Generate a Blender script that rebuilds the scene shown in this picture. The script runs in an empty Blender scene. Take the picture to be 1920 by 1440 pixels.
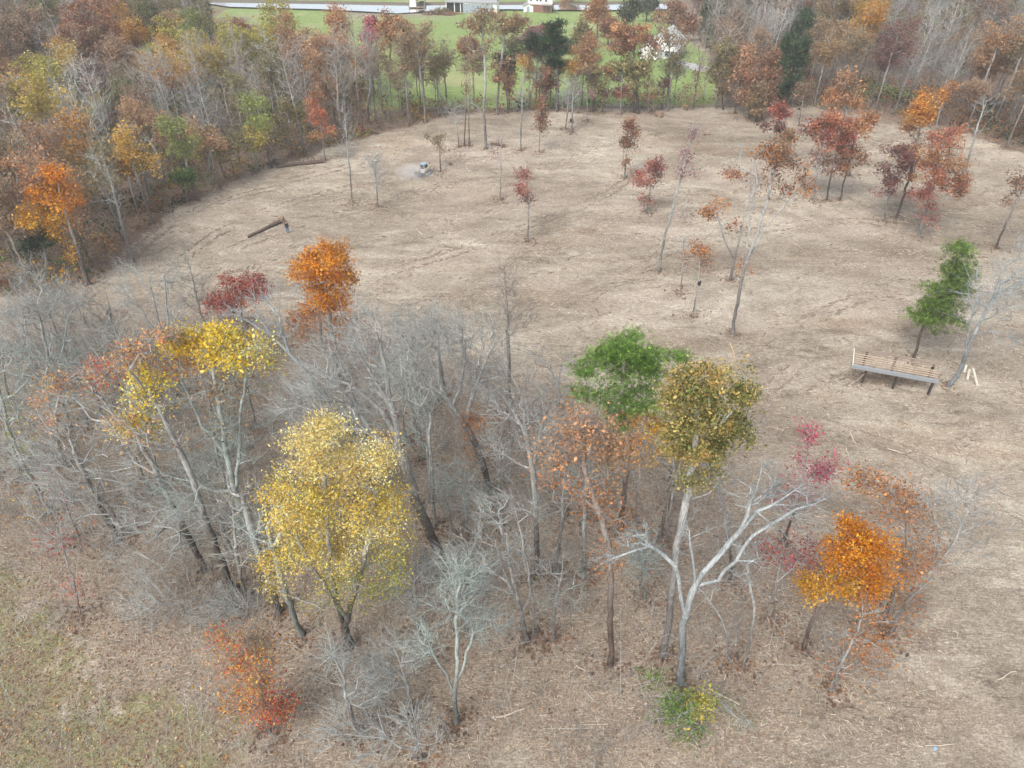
import bpy, bmesh, math, random
import numpy as np
from mathutils import Vector
scene = bpy.context.scene
COLN = scene.collection
# ---------------------------------------------------------------- camera
W0, H0, FPX = 1920.0, 1440.0, 1371.0
PITCH = math.radians(38.4)
CAMZ = 48.0
cam_d = bpy.data.cameras.new('camera')
cam = bpy.data.objects.new('camera', cam_d); COLN.objects.link(cam)
cam.location = (0, 0, CAMZ); cam.rotation_euler = (math.radians(90) - PITCH, 0, 0)
cam_d.sensor_width = 36; cam_d.lens = 36 * FPX / W0
cam_d.clip_start = 0.5; cam_d.clip_end = 6000
scene.camera = cam
# ---------------------------------------------------------------- world, sun, exposure
SUN_EL, SUN_AZ = math.radians(52), math.radians(215)
world = bpy.data.worlds.new('World'); scene.world = world; world.use_nodes = True
wt = world.node_tree; wt.nodes.clear()
wo = wt.nodes.new('ShaderNodeOutputWorld'); wb = wt.nodes.new('ShaderNodeBackground')
sk = wt.nodes.new('ShaderNodeTexSky'); sk.sky_type = 'NISHITA'; sk.sun_disc = False
sk.sun_elevation = SUN_EL; sk.sun_rotation = SUN_AZ; sk.dust_density = 4.0; sk.air_density = 1.0
hs = wt.nodes.new('ShaderNodeHueSaturation'); hs.inputs['Saturation'].default_value = 0.52
wt.links.new(sk.outputs[0], hs.inputs['Color']); wt.links.new(hs.outputs[0], wb.inputs['Color'])
wb.inputs['Strength'].default_value = 0.15
wt.links.new(wb.outputs[0], wo.inputs['Surface'])
sun_d = bpy.data.lights.new('sun', 'SUN'); sun = bpy.data.objects.new('sun', sun_d); COLN.objects.link(sun)
sun_d.energy = 1.5; sun_d.angle = math.radians(24); sun_d.color = (1.0, 0.985, 0.95)
# sky azimuth: rotation 0 = +Y, clockwise
sdir = Vector((math.sin(SUN_AZ) * math.cos(SUN_EL), math.cos(SUN_AZ) * math.cos(SUN_EL), math.sin(SUN_EL)))
sun.rotation_euler = sdir.to_track_quat('Z', 'Y').to_euler(); sun.location = (0, 0, 120)
scene.view_settings.view_transform = 'Standard'; scene.view_settings.look = 'None'
scene.view_settings.gamma = 1.0; scene.view_settings.use_curve_mapping = False
scene.view_settings.exposure = 0.86
# ---------------------------------------------------------------- projection helpers
RIGHT = np.array([1., 0, 0]); FWD = np.array([0, math.cos(PITCH), -math.sin(PITCH)]); UP = np.array([0, math.sin(PITCH), math.cos(PITCH)])
CAM = np.array([0, 0, CAMZ])
def sstep(a, b, x):
    t = np.clip((x - a) / (b - a), 0, 1); return t * t * (3 - 2 * t)
def hgt(x, y):                                    # the lie of the land
    x = np.asarray(x, float); y = np.asarray(y, float)
    roll = 0.35 * np.sin(x / 31 + 1.3) * np.cos(y / 27) + 0.25 * np.sin(x / 13 + y / 19)
    return roll * (1 - sstep(140, 200, y)) - 11.0 * sstep(165, 300, y)
def ray(px, py):
    return FWD * FPX + RIGHT * (px - W0 / 2) + UP * (H0 / 2 - py)
def gnd(px, py):
    d = ray(px, py); z = 0.0
    for _ in range(12):
        t = (z - CAMZ) / d[2]; p = CAM + d * t; z = float(hgt(p[0], p[1])) * 0.6 + z * 0.4
    return np.array([p[0], p[1], float(hgt(p[0], p[1]))])
def atY(px, py, Y):
    d = ray(px, py); return CAM + d * (Y / d[1])
def atZ(px, py, Z):
    d = ray(px, py); return CAM + d * ((Z - CAMZ) / d[2])
def depth(p):
    return float(np.dot(np.asarray(p) - CAM, FWD))
def proj(p):
    v = np.asarray(p, float) - CAM; dz = v @ FWD
    return W0 / 2 + FPX * (v @ RIGHT) / dz, H0 / 2 - FPX * (v @ UP) / dz
# ---------------------------------------------------------------- mesh accumulator
class Geo:
    def __init__(s): s.v = []; s.q = []; s.t = []; s.qc = []; s.tc = []; s.n = 0
    def quads(s, V, Q, C):
        s.v.append(V); s.q.append(Q + s.n); s.qc.append(C); s.n += len(V)
    def tris(s, V, T, C):
        s.v.append(V); s.t.append(T + s.n); s.tc.append(C); s.n += len(V)
    def mesh(s, name, smooth=True):
        me = bpy.data.meshes.new(name)
        V = np.concatenate(s.v) if s.v else np.zeros((0, 3))
        Q = np.concatenate(s.q) if s.q else np.zeros((0, 4), int)
        T = np.concatenate(s.t) if s.t else np.zeros((0, 3), int)
        nq, nt = len(Q), len(T)
        me.vertices.add(len(V)); me.vertices.foreach_set('co', V.astype(np.float32).ravel())
        idx = np.concatenate([Q.ravel(), T.ravel()]).astype(np.int32)
        me.loops.add(len(idx)); me.loops.foreach_set('vertex_index', idx)
        me.polygons.add(nq + nt)
        st = np.concatenate([np.arange(nq) * 4, nq * 4 + np.arange(nt) * 3]).astype(np.int32)
        me.polygons.foreach_set('loop_start', st)
        me.polygons.foreach_set('use_smooth', np.full(nq + nt, smooth))
        me.update(calc_edges=True)
        C = np.concatenate(([np.concatenate(s.qc)] if nq else []) + ([np.concatenate(s.tc)] if nt else []))
        at = me.attributes.new('Col', 'FLOAT_COLOR', 'FACE')
        at.data.foreach_set('color', np.concatenate([C, np.ones((len(C), 1))], 1).astype(np.float32).ravel())
        return me
def link(name, me, mat=None, parent=None):
    o = bpy.data.objects.new(name, me); COLN.objects.link(o)
    if mat is not None: me.materials.append(mat)
    if parent is not None: o.parent = parent
    return o
def thing(name, label, cat, loc=(0, 0, 0), rz=0, group=None):
    o = bpy.data.objects.new(name, None); COLN.objects.link(o); o.location = loc; o.rotation_euler = (0, 0, rz)
    o.empty_display_size = 0.3
    tag(o, label, cat, group); return o
def tag(o, label, cat, group=None):
    o['label'] = label; o['category'] = cat
    if group: o['group'] = group
    return o
# ---------------------------------------------------------------- materials
def nmat(name):
    m = bpy.data.materials.new(name); m.use_nodes = True; nt = m.node_tree
    return m, nt, nt.nodes, nt.links, nt.nodes['Principled BSDF']
def simple(name, col, rough=0.7, var=0.15, scale=3.0, metal=0.0, bump=0.0):
    m, nt, N, L, b = nmat(name)
    tc = N.new('ShaderNodeTexCoord'); no = N.new('ShaderNodeTexNoise'); no.inputs['Scale'].default_value = scale; no.inputs['Detail'].default_value = 6
    L.new(tc.outputs['Object'], no.inputs['Vector'])
    mx = N.new('ShaderNodeMix'); mx.data_type = 'RGBA'
    mx.inputs[6].default_value = tuple(c * (1 - var) for c in col) + (1,); mx.inputs[7].default_value = tuple(min(1, c * (1 + var)) for c in col) + (1,)
    L.new(no.outputs['Fac'], mx.inputs[0]); L.new(mx.outputs[2], b.inputs['Base Color'])
    b.inputs['Roughness'].default_value = rough; b.inputs['Metallic'].default_value = metal
    if bump:
        bp = N.new('ShaderNodeBump'); bp.inputs['Strength'].default_value = bump; L.new(no.outputs['Fac'], bp.inputs['Height']); L.new(bp.outputs[0], b.inputs['Normal'])
    return m
def mat_leaf():
    m, nt, N, L, b = nmat('leaf')
    at = N.new('ShaderNodeAttribute'); at.attribute_name = 'Col'
    oi = N.new('ShaderNodeObjectInfo')
    mx = N.new('ShaderNodeMix'); mx.data_type = 'RGBA'; mx.blend_type = 'MULTIPLY'; mx.inputs[0].default_value = 1
    L.new(at.outputs['Color'], mx.inputs[6]); L.new(oi.outputs['Color'], mx.inputs[7])
    b.inputs['Roughness'].default_value = 0.6; b.inputs['Specular IOR Level'].default_value = 0.25
    L.new(mx.outputs[2], b.inputs['Base Color'])
    tr = N.new('ShaderNodeBsdfTranslucent'); L.new(mx.outputs[2], tr.inputs['Color'])
    ms = N.new('ShaderNodeMixShader'); ms.inputs[0].default_value = 0.4
    L.new(b.outputs[0], ms.inputs[1]); L.new(tr.outputs[0], ms.inputs[2]); L.new(ms.outputs[0], N['Material Output'].inputs['Surface'])
    return m
def mat_bark():
    m, nt, N, L, b = nmat('bark')
    at = N.new('ShaderNodeAttribute'); at.attribute_name = 'Col'
    oi = N.new('ShaderNodeObjectInfo')
    ge = N.new('ShaderNodeNewGeometry')
    mp = N.new('ShaderNodeMapping'); mp.inputs['Scale'].default_value = (5, 5, 1.1); L.new(ge.outputs['Position'], mp.inputs['Vector'])
    no = N.new('ShaderNodeTexNoise'); no.inputs['Scale'].default_value = 2.2; no.inputs['Detail'].default_value = 7; L.new(mp.outputs[0], no.inputs['Vector'])
    cr = N.new('ShaderNodeMapRange'); cr.inputs[1].default_value = 0.3; cr.inputs[2].default_value = 0.7; cr.inputs[3].default_value = 0.55; cr.inputs[4].default_value = 1.35; L.new(no.outputs['Fac'], cr.inputs[0])
    mx = N.new('ShaderNodeMix'); mx.data_type = 'RGBA'; mx.blend_type = 'MULTIPLY'; mx.inputs[0].default_value = 1
    L.new(at.outputs['Color'], mx.inputs[6]); L.new(cr.outputs[0], mx.inputs[7])
    m2 = N.new('ShaderNodeMix'); m2.data_type = 'RGBA'; m2.blend_type = 'MULTIPLY'; m2.inputs[0].default_value = 1
    L.new(mx.outputs[2], m2.inputs[6]); L.new(oi.outputs['Color'], m2.inputs[7])
    L.new(m2.outputs[2], b.inputs['Base Color']); b.inputs['Roughness'].default_value = 0.9; b.inputs['Specular IOR Level'].default_value = 0.2
    bp = N.new('ShaderNodeBump'); bp.inputs['Strength'].default_value = 0.6; bp.inputs['Distance'].default_value = 0.05; L.new(no.outputs['Fac'], bp.inputs['Height']); L.new(bp.outputs[0], b.inputs['Normal'])
    return m
LEAF, BARK = mat_leaf(), mat_bark()
scene.cycles.volume_bounces = 1
# ================================================================ SETTING: ground, meadow, pond, drive
def wpoly(pts): return np.array([gnd(x, y)[:2] for x, y in pts])
def pdist(poly, X, Y):
    """signed distance to polygon, positive inside"""
    P = np.stack([X, Y], -1); n = len(poly); d = np.full(X.shape, 1e9); ins = np.zeros(X.shape, bool)
    for i in range(n):
        a, b = poly[i], poly[(i + 1) % n]; e = b - a; w = P - a
        t = np.clip((w @ e) / (e @ e + 1e-9), 0, 1); q = w - t[..., None] * e
        d = np.minimum(d, np.sqrt((q * q).sum(-1)))
        c = ((a[1] > Y) != (b[1] > Y)) & (X < (b[0] - a[0]) * (Y - a[1]) / (b[1] - a[1] + 1e-12) + a[0]); ins ^= c
    return np.where(ins, d, -d)
PX_WOOD_L = [(-250, 640), (0, 560), (110, 545), (170, 530), (225, 480), (290, 420), (345, 385), (420, 355), (480, 325), (560, 300), (640, 270), (720, 246), (800, 226),
             (860, 214), (1000, 206), (1200, 206), (1360, 202), (1360, 192), (860, 200), (790, 196), (720, 196), (690, 150), (640, 70), (560, 30), (430, 14), (0, -60), (-500, -100), (-700, 200)]
PX_WOOD_R = [(1360, 202), (1500, 205), (1620, 213), (1760, 238), (1920, 290), (2150, 360), (2700, 300), (2500, -120), (1300, -120), (1230, 20), (1290, 60), (1330, 100), (1340, 150)]
PX_GROVE = [(-500, 560), (120, 560), (200, 540), (420, 600), (700, 660), (960, 690), (1100, 760), (1330, 880), (1480, 1010), (1640, 1120), (1720, 1290), (1500, 1400), (1100, 1500), (700, 1520), (400, 1600), (-100, 1600), (-500, 1300)]
PX_GRASS = [(-400, 1010), (-20, 1035), (90, 1080), (180, 1160), (230, 1250), (300, 1330), (390, 1400), (430, 1560), (-400, 1600)]
PX_MEADOW = [(690, 205), (860, 202), (1350, 196), (1345, 150), (1320, 95), (1250, 40), (1250, 25), (1240, 19), (1100, 20), (840, 24), (740, 27), (560, 20), (400, 15), (480, 46), (650, 80), (690, 140)]
PX_FARSIDE = [(380, 2), (600, 5), (760, 8), (840, 6), (1000, 6), (1110, 6), (1250, 4), (1300, -10), (1250, -60), (300, -60)]
POND = [(370, 3), (600, 6.5), (760, 9.5), (850, 8.5), (1000, 8), (1110, 8), (1260, 6), (1250, 17), (1120, 19), (1040, 18), (950, 17), (850, 19), (815, 20), (745, 25), (680, 21), (600, 17), (430, 12.5)]
WOOD_L, WOOD_R, GROVE, GRASS, MEADOW, FARSIDE, PONDW = map(wpoly, (PX_WOOD_L, PX_WOOD_R, PX_GROVE, PX_GRASS, PX_MEADOW, PX_FARSIDE, POND))
def axis(lo, hi, step, far_lo, far_hi):
    a = list(np.arange(lo, hi, step)); s = step; x = a[-1]
    while x < far_hi: s *= 1.18; x += s; a.append(x)
    s = step; x = a[0]; b = []
    while x > far_lo: s *= 1.18; x -= s; b.append(x)
    return np.array(b[::-1] + a)
xs = axis(-125, 125, 0.9, -2500, 2500); ys = axis(2, 180, 0.9, -800, 3500)
GX, GY = np.meshgrid(xs, ys)
rg = np.random.default_rng(3)
def vnoise(X, Y, s, seed, ang=0.0, asp=1.0):
    r = np.random.default_rng(seed); out = np.zeros(X.shape); c, sn = math.cos(ang), math.sin(ang)
    U = (X * c + Y * sn) / s / asp; V = (-X * sn + Y * c) / s
    G = r.random((256, 256)); i = np.floor(U).astype(int); j = np.floor(V).astype(int); f = U - i; g = V - j
    f = f * f * (3 - 2 * f); g = g * g * (3 - 2 * g)
    q = lambda a, b: G[a % 256, b % 256]
    return (q(i, j) * (1 - f) + q(i + 1, j) * f) * (1 - g) + (q(i, j + 1) * (1 - f) + q(i + 1, j + 1) * f) * g - 0.5
near = (1 - sstep(150, 200, GY)) * (1 - sstep(110, 140, np.abs(GX)))
RUT = (0.16 * vnoise(GX, GY, 2.2, 5, 0.25, 2.0) + 0.12 * vnoise(GX, GY, 1.6, 6, -0.35, 1.6) + 0.35 * vnoise(GX, GY, 7, 7)) * near
GZ = hgt(GX, GY) + RUT * 0.75 - 0.05
wob = 3.2 * vnoise(GX, GY, 6, 11) + 1.6 * vnoise(GX, GY, 2.2, 12)
dist_fade = 1 + GY / 120
mw = np.maximum.reduce([sstep(-1.5, 2.5, pdist(WOOD_L, GX, GY) + wob), sstep(-1.5, 2.5, pdist(WOOD_R, GX, GY) + wob)])
mw = np.maximum(mw, (GY > 330) * 1.0)
mw = np.maximum(mw, (np.abs(GX) > 170) * (GY > 80) * 1.0)
mg_ = sstep(-4, 5, pdist(GROVE, GX, GY) + 2 * wob)
mgr = sstep(-5, 6, pdist(GRASS, GX, GY) + 1.8 * wob)
mmd = np.maximum(sstep(-1, 1.5, pdist(MEADOW, GX, GY) + 0.6 * wob), sstep(-1, 1.5, pdist(FARSIDE, GX, GY)))
mw = mw * (1 - mmd)
for (cx, cy, rx, ry) in ((150, 158, 26, 12), (25, 140, 20, 8), (330, 190, 70, 14), (1660, 172, 60, 16), (1800, 38, 60, 6)):   # grass glades seen between the trees
    c = gnd(cx, cy); a = abs(gnd(cx + rx, cy)[0] - c[0]); b = abs(gnd(cx, cy - ry)[1] - c[1])
    g = sstep(1.15, 0.8, np.sqrt(((GX - c[0]) / a) ** 2 + ((GY - c[1]) / b) ** 2) - 0.02 * wob); mmd = np.maximum(mmd, g); mw = mw * (1 - g)
nx, ny = len(xs), len(ys)
ii = (np.arange(ny - 1)[:, None] * nx + np.arange(nx - 1)[None, :]).ravel()
gq = np.stack([ii, ii + 1, ii + nx + 1, ii + nx], 1)
gg = Geo(); gg.quads(np.stack([GX.ravel(), GY.ravel(), GZ.ravel()], 1), gq, np.ones((len(gq), 3)))
gme = gg.mesh('ground')
ca = gme.color_attributes.new('Mask', 'FLOAT_COLOR', 'POINT')
ca.data.foreach_set('color', np.stack([mw.ravel(), mg_.ravel() * (1 - mgr.ravel()), mgr.ravel(), mmd.ravel()], 1).astype(np.float32).ravel())
def mat_ground():
    m, nt, N, L, b = nmat('mulched earth and litter')
    tc = N.new('ShaderNodeTexCoord')
    def noise(scale, det=6, vec=(1, 1, 1), rot=0.0, rough=0.6, dist=0.0):
        mp = N.new('ShaderNodeMapping'); mp.inputs['Scale'].default_value = vec; mp.inputs['Rotation'].default_value = (0, 0, rot)
        L.new(tc.outputs['Object'], mp.inputs['Vector'])
        n = N.new('ShaderNodeTexNoise'); n.inputs['Scale'].default_value = scale; n.inputs['Detail'].default_value = det; n.inputs['Roughness'].default_value = rough; n.inputs['Distortion'].default_value = dist
        L.new(mp.outputs[0], n.inputs['Vector']); return n.outputs['Fac']
    def ramp(f, stops):
        r = N.new('ShaderNodeValToRGB'); e = r.color_ramp.elements
        e[0].position, e[0].color = stops[0][0], stops[0][1] + (1,); e[1].position, e[1].color = stops[-1][0], stops[-1][1] + (1,)
        for p, c in stops[1:-1]: k = e.new(p); k.color = c + (1,)
        L.new(f, r.inputs[0]); return r.outputs[0]
    def mix(f, a, bb, mode='MIX'):
        x = N.new('ShaderNodeMix'); x.data_type = 'RGBA'; x.blend_type = mode
        if isinstance(f, float): x.inputs[0].default_value = f
        else: L.new(f, x.inputs[0])
        L.new(a, x.inputs[6]); L.new(bb, x.inputs[7]); return x.outputs[2]
    def math_(op, a, bb):
        x = N.new('ShaderNodeMath'); x.operation = op; x.use_clamp = True
        for k, v in enumerate((a, bb)):
            if isinstance(v, (int, float)): x.inputs[k].default_value = v
            else: L.new(v, x.inputs[k])
        return x.outputs[0]
    def rng_(f, a, b_, c, d):
        x = N.new('ShaderNodeMapRange'); x.inputs[1].default_value = a; x.inputs[2].default_value = b_; x.inputs[3].default_value = c; x.inputs[4].default_value = d; L.new(f, x.inputs[0]); return x.outputs[0]
    at = N.new('ShaderNodeAttribute'); at.attribute_name = 'Mask'
    sp = N.new('ShaderNodeSeparateColor'); L.new(at.outputs['Color'], sp.inputs[0])
    big = noise(0.045, 5, dist=0.6); fine = noise(2.4, 9, (1, 1.3, 1), 0.3, 0.82); streak = noise(0.6, 7, (0.6, 1.2, 1), 0.12, 0.72, 1.2); st2 = noise(0.45, 7, (0.7, 1.4, 1), -0.5, 0.7, 1.0); mid = noise(0.35, 6, dist=0.5)
    # the mulched clearing: straw chips over grey-brown soil
    straw = ramp(fine, [(0.28, (0.181, 0.147, 0.105)), (0.45, (0.297, 0.251, 0.183)), (0.58, (0.388, 0.337, 0.252)), (0.74, (0.511, 0.467, 0.357))])
    soil = ramp(fine, [(0.3, (0.107, 0.085, 0.059)), (0.5, (0.190, 0.151, 0.110)), (0.7, (0.313, 0.260, 0.191))])
    f1 = rng_(streak, 0.42, 0.62, 0, 1); f2 = rng_(st2, 0.45, 0.66, 0, 1); f3 = rng_(big, 0.42, 0.6, 0, 1)
    fsoil = math_('MAXIMUM', math_('MULTIPLY', f1, rng_(mid, .4, .6, .1, .75)), math_('MULTIPLY', f2, 0.55))
    field = mix(fsoil, straw, soil)
    pale = ramp(fine, [(0.3, (0.330, 0.294, 0.223)), (0.7, (0.544, 0.509, 0.407))])
    field = mix(math_('MULTIPLY', f3, rng_(mid, .45, .65, 0, .7)), field, pale)
    ochre = ramp(fine, [(0.3, (0.247, 0.164, 0.089)), (0.7, (0.396, 0.286, 0.179))])
    field = mix(rng_(noise(0.075, 4, (.6, 1.4, 1), .2), .56, .7, 0, .55), field, ochre)
    dark = ramp(fine, [(0.3, (0.082, 0.065, 0.045)), (0.7, (0.223, 0.181, 0.134))])
    field = mix(rng_(noise(0.28, 7, (.55, 1.4, 1), .1, .7, 1.4), .555, .64, 0, .7), field, dark)
    field = mix(rng_(noise(0.24, 7, (.55, 1.5, 1), -.62, .7, 1.2), .56, .64, 0, .6), field, dark)
    field = mix(rng_(noise(0.22, 5, (.5, 1.5, 1), .45, .6, 1.0), .56, .66, 0, .6), field, pale)
    pink = ramp(fine, [(0.3, (0.206, 0.160, 0.126)), (0.7, (0.412, 0.354, 0.284))])
    field = mix(rng_(noise(0.06, 4, (.8, 1.3, 1), .7), .46, .62, 0, .6), field, pink)
    # leaf litter
    litter = ramp(noise(3.2, 8, rough=.8), [(0.3, (0.082, 0.063, 0.042)), (0.46, (0.173, 0.129, 0.089)), (0.58, (0.256, 0.199, 0.139)), (0.75, (0.379, 0.319, 0.228))])
    litter2 = mix(rng_(mid, .42, .62, 0, 1), litter, ramp(noise(4.0, 8, rough=.8), [(0.3, (0.124, 0.091, 0.063)), (0.52, (0.247, 0.190, 0.134)), (0.75, (0.412, 0.354, 0.252))]))
    grass = ramp(noise(2.2, 8, rough=.75), [(0.3, (.11, .115, .055)), (0.5, (.21, .20, .10)), (0.7, (.33, .29, .17))])
    grass = mix(rng_(noise(0.5, 6), .42, .6, 0, .8), grass, litter2)
    mead = ramp(noise(0.6, 6, (1, 2.5, 1)), [(0.3, (.13, .20, .06)), (0.55, (.21, .275, .09)), (0.75, (.31, .34, .145))])
    mead = mix(rng_(noise(0.04, 4),   .52, .68, 0, .5), mead, ramp(fine, [(0.3, (.34, .30, .17)), (0.7, (.45, .39, .25))]))
    wood = ramp(noise(1.6, 8, rough=.8), [(0.3, (.09, .066, .05)), (0.5, (.18, .13, .095)), (0.7, (.29, .22, .165))])
    brk = noise(0.9, 6)
    # shredded fibres and grit: fine real colour variation of the mulch
    speck = rng_(noise(7.5, 4, rough=.75), .34, .66, .62, 1.36)
    fib = math_('MAXIMUM', math_('MAXIMUM', rng_(noise(5.2, 3, (.28, 2.1, 1), .5, .6), .585, .66, 0, 1), rng_(noise(5.6, 3, (.28, 2.1, 1), -.75, .6), .59, .66, 0, 1)), rng_(noise(5.0, 3, (.28, 2.1, 1), 1.7, .6), .59, .66, 0, 1))
    strawc = ramp(fine, [(0.3, (.42, .36, .27)), (0.7, (.68, .61, .49))])
    field = mix(math_('MULTIPLY', fib, rng_(mid, .35, .65, .25, .8)), field, strawc)
    litter2 = mix(math_('MULTIPLY', fib, .55), litter2, ramp(fine, [(0.3, (.34, .26, .185)), (0.7, (.56, .46, .35))]))
    def grit(c):
        x = N.new('ShaderNodeVectorMath'); x.operation = 'SCALE'; L.new(c, x.inputs[0]); L.new(speck, x.inputs['Scale']); return x.outputs[0]
    field, litter2, grass = grit(field), grit(litter2), grit(grass)
    # damp and dry, bare and mulched stretches
    def tone(c, f, lo, hi, tint):
        r_ = ramp(f, [(lo, tint), (hi, (1.04, 1.03, 1.02))]); return mix(1.0, c, r_, 'MULTIPLY')
    field = tone(field, noise(0.035, 5, (.8, 1.5, 1), .35, .55, 1.0), .36, .60, (.70, .66, .62))
    field = tone(field, noise(0.11, 5, (.7, 1.7, 1), -.3, .6, 1.2), .36, .58, (.76, .725, .70))
    def soft(mask): return rng_(math_('ADD', mask, rng_(brk, .3, .7, -.3, .3)), .35, .65, 0, 1)
    def hsv(c, sat, val):
        x = N.new('ShaderNodeHueSaturation'); x.inputs['Saturation'].default_value = sat; x.inputs['Value'].default_value = val; L.new(c, x.inputs['Color']); return x.outputs[0]
    field = hsv(field, .86, 1.03); litter2 = hsv(litter2, .88, 1.06)
    c = mix(math_('MULTIPLY', soft(sp.outputs[1]), .9), field, litter2)
    c = mix(soft(sp.outputs[2]), c, grass)
    c = mix(soft(sp.outputs[0]), c, wood)
    c = mix(at.outputs['Alpha'], c, mead)
    L.new(c, b.inputs['Base Color']); b.inputs['Roughness'].default_value = 0.95; b.inputs['Specular IOR Level'].default_value = 0.15
    bp = N.new('ShaderNodeBump'); bp.inputs['Strength'].default_value = 0.9; bp.inputs['Distance'].default_value = 0.12
    L.new(math_('ADD', fine, math_('MULTIPLY', streak, .7)), bp.inputs['Height']); L.new(bp.outputs[0], b.inputs['Normal'])
    return m
ground = link('ground', gme, mat_ground()); ground['kind'] = 'structure'
_xi, _yi = xs, ys
def gz(x, y):                                     # height of the built ground sheet
    x = np.asarray(x, float); y = np.asarray(y, float)
    i = np.clip(np.searchsorted(xs, x) - 1, 0, nx - 2); j = np.clip(np.searchsorted(ys, y) - 1, 0, ny - 2)
    f = (x - xs[i]) / (xs[i + 1] - xs[i]); g = (y - ys[j]) / (ys[j + 1] - ys[j])
    return (GZ[j, i] * (1 - f) + GZ[j, i + 1] * f) * (1 - g) + (GZ[j + 1, i] * (1 - f) + GZ[j + 1, i + 1] * f) * g
def sheet(name, poly, z, mat, kind='structure'):
    bm = bmesh.new(); vs = [bm.verts.new((p[0], p[1], z if z is not None else float(gz(p[0], p[1])) + .08)) for p in poly]
    bm.faces.new(vs); bmesh.ops.triangulate(bm, faces=bm.faces[:]); bmesh.ops.recalc_face_normals(bm, faces=bm.faces[:])
    me = bpy.data.meshes.new(name); bm.to_mesh(me); bm.free(); o = link(name, me, mat); o['kind'] = kind; return o
wm, _, N_, L_, b_ = nmat('pond water')
b_.inputs['Metallic'].default_value = 0.95; b_.inputs['Base Color'].default_value = (.97, .96, .92, 1); b_.inputs['Roughness'].default_value = 0.08; b_.inputs['Specular IOR Level'].default_value = 1.0; b_.inputs['IOR'].default_value = 1.5
n_ = N_.new('ShaderNodeTexNoise'); n_.inputs['Scale'].default_value = 40; bpn = N_.new('ShaderNodeBump'); bpn.inputs['Strength'].default_value = .05; L_.new(n_.outputs['Fac'], bpn.inputs['Height']); L_.new(bpn.outputs[0], b_.inputs['Normal'])
PZ = float(np.max(gz(PONDW[:, 0], PONDW[:, 1]))) + 0.5
_pp = np.array([atZ(x, y, PZ)[:2] for x, y in POND]); _in = pdist(_pp, GX, GY) > -4
GZ[_in] = np.minimum(GZ[_in], PZ - .6); _co = np.stack([GX.ravel(), GY.ravel(), GZ.ravel()], 1).astype(np.float32); gme.vertices.foreach_set('co', _co.ravel()); gme.update()
pond = sheet('pond', np.array([atZ(x, y, PZ)[:2] for x, y in POND]), PZ, wm)
bank = simple('muddy bank', (.12, .10, .07), .95, .3, .8)
bk = []
far_edge = [(370, 3), (600, 6.5), (760, 9.5), (850, 8.5), (1000, 8), (1110, 8), (1260, 6)]
V = []
for x, y in far_edge:
    p = atZ(x, y, PZ); V += [(p[0], p[1] - .3, PZ + .02), (p[0], p[1] + .8, PZ + .4), (p[0], p[1] + 2.5, PZ + .45), (p[0], p[1] + 10, PZ - 1.9)]
V = np.array(V); n4 = len(far_edge); q = []
for i in range(n4 - 1):
    for k in range(3): q.append((i * 4 + k, i * 4 + 4 + k, i * 4 + 5 + k, i * 4 + 1 + k))
bg = Geo(); bg.quads(V, np.array(q), np.ones((len(q), 3))); o = link('pond_bank', bg.mesh('pond_bank'), bank); o['kind'] = 'structure'
drv = [gnd(x, y) for x, y in ((1236, 88), (1256, 104), (1275, 119), (1330, 132))]
dv = []
for p in drv: dv += [(p[0] - 1.2, p[1] - 2.6, float(gz(p[0] - 1.2, p[1] - 2.6)) + .1), (p[0] + 1.2, p[1] + 2.6, float(gz(p[0] + 1.2, p[1] + 2.6)) + .1)]
dq = [(2 * i, 2 * i + 2, 2 * i + 3, 2 * i + 1) for i in range(len(drv) - 1)]
dg = Geo(); dg.quads(np.array(dv), np.array(dq), np.ones((len(dq), 3))); o = link('driveway', dg.mesh('driveway'), simple('pale gravel', (.36, .36, .35), .95, .12, 2)); o['kind'] = 'structure'
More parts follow.
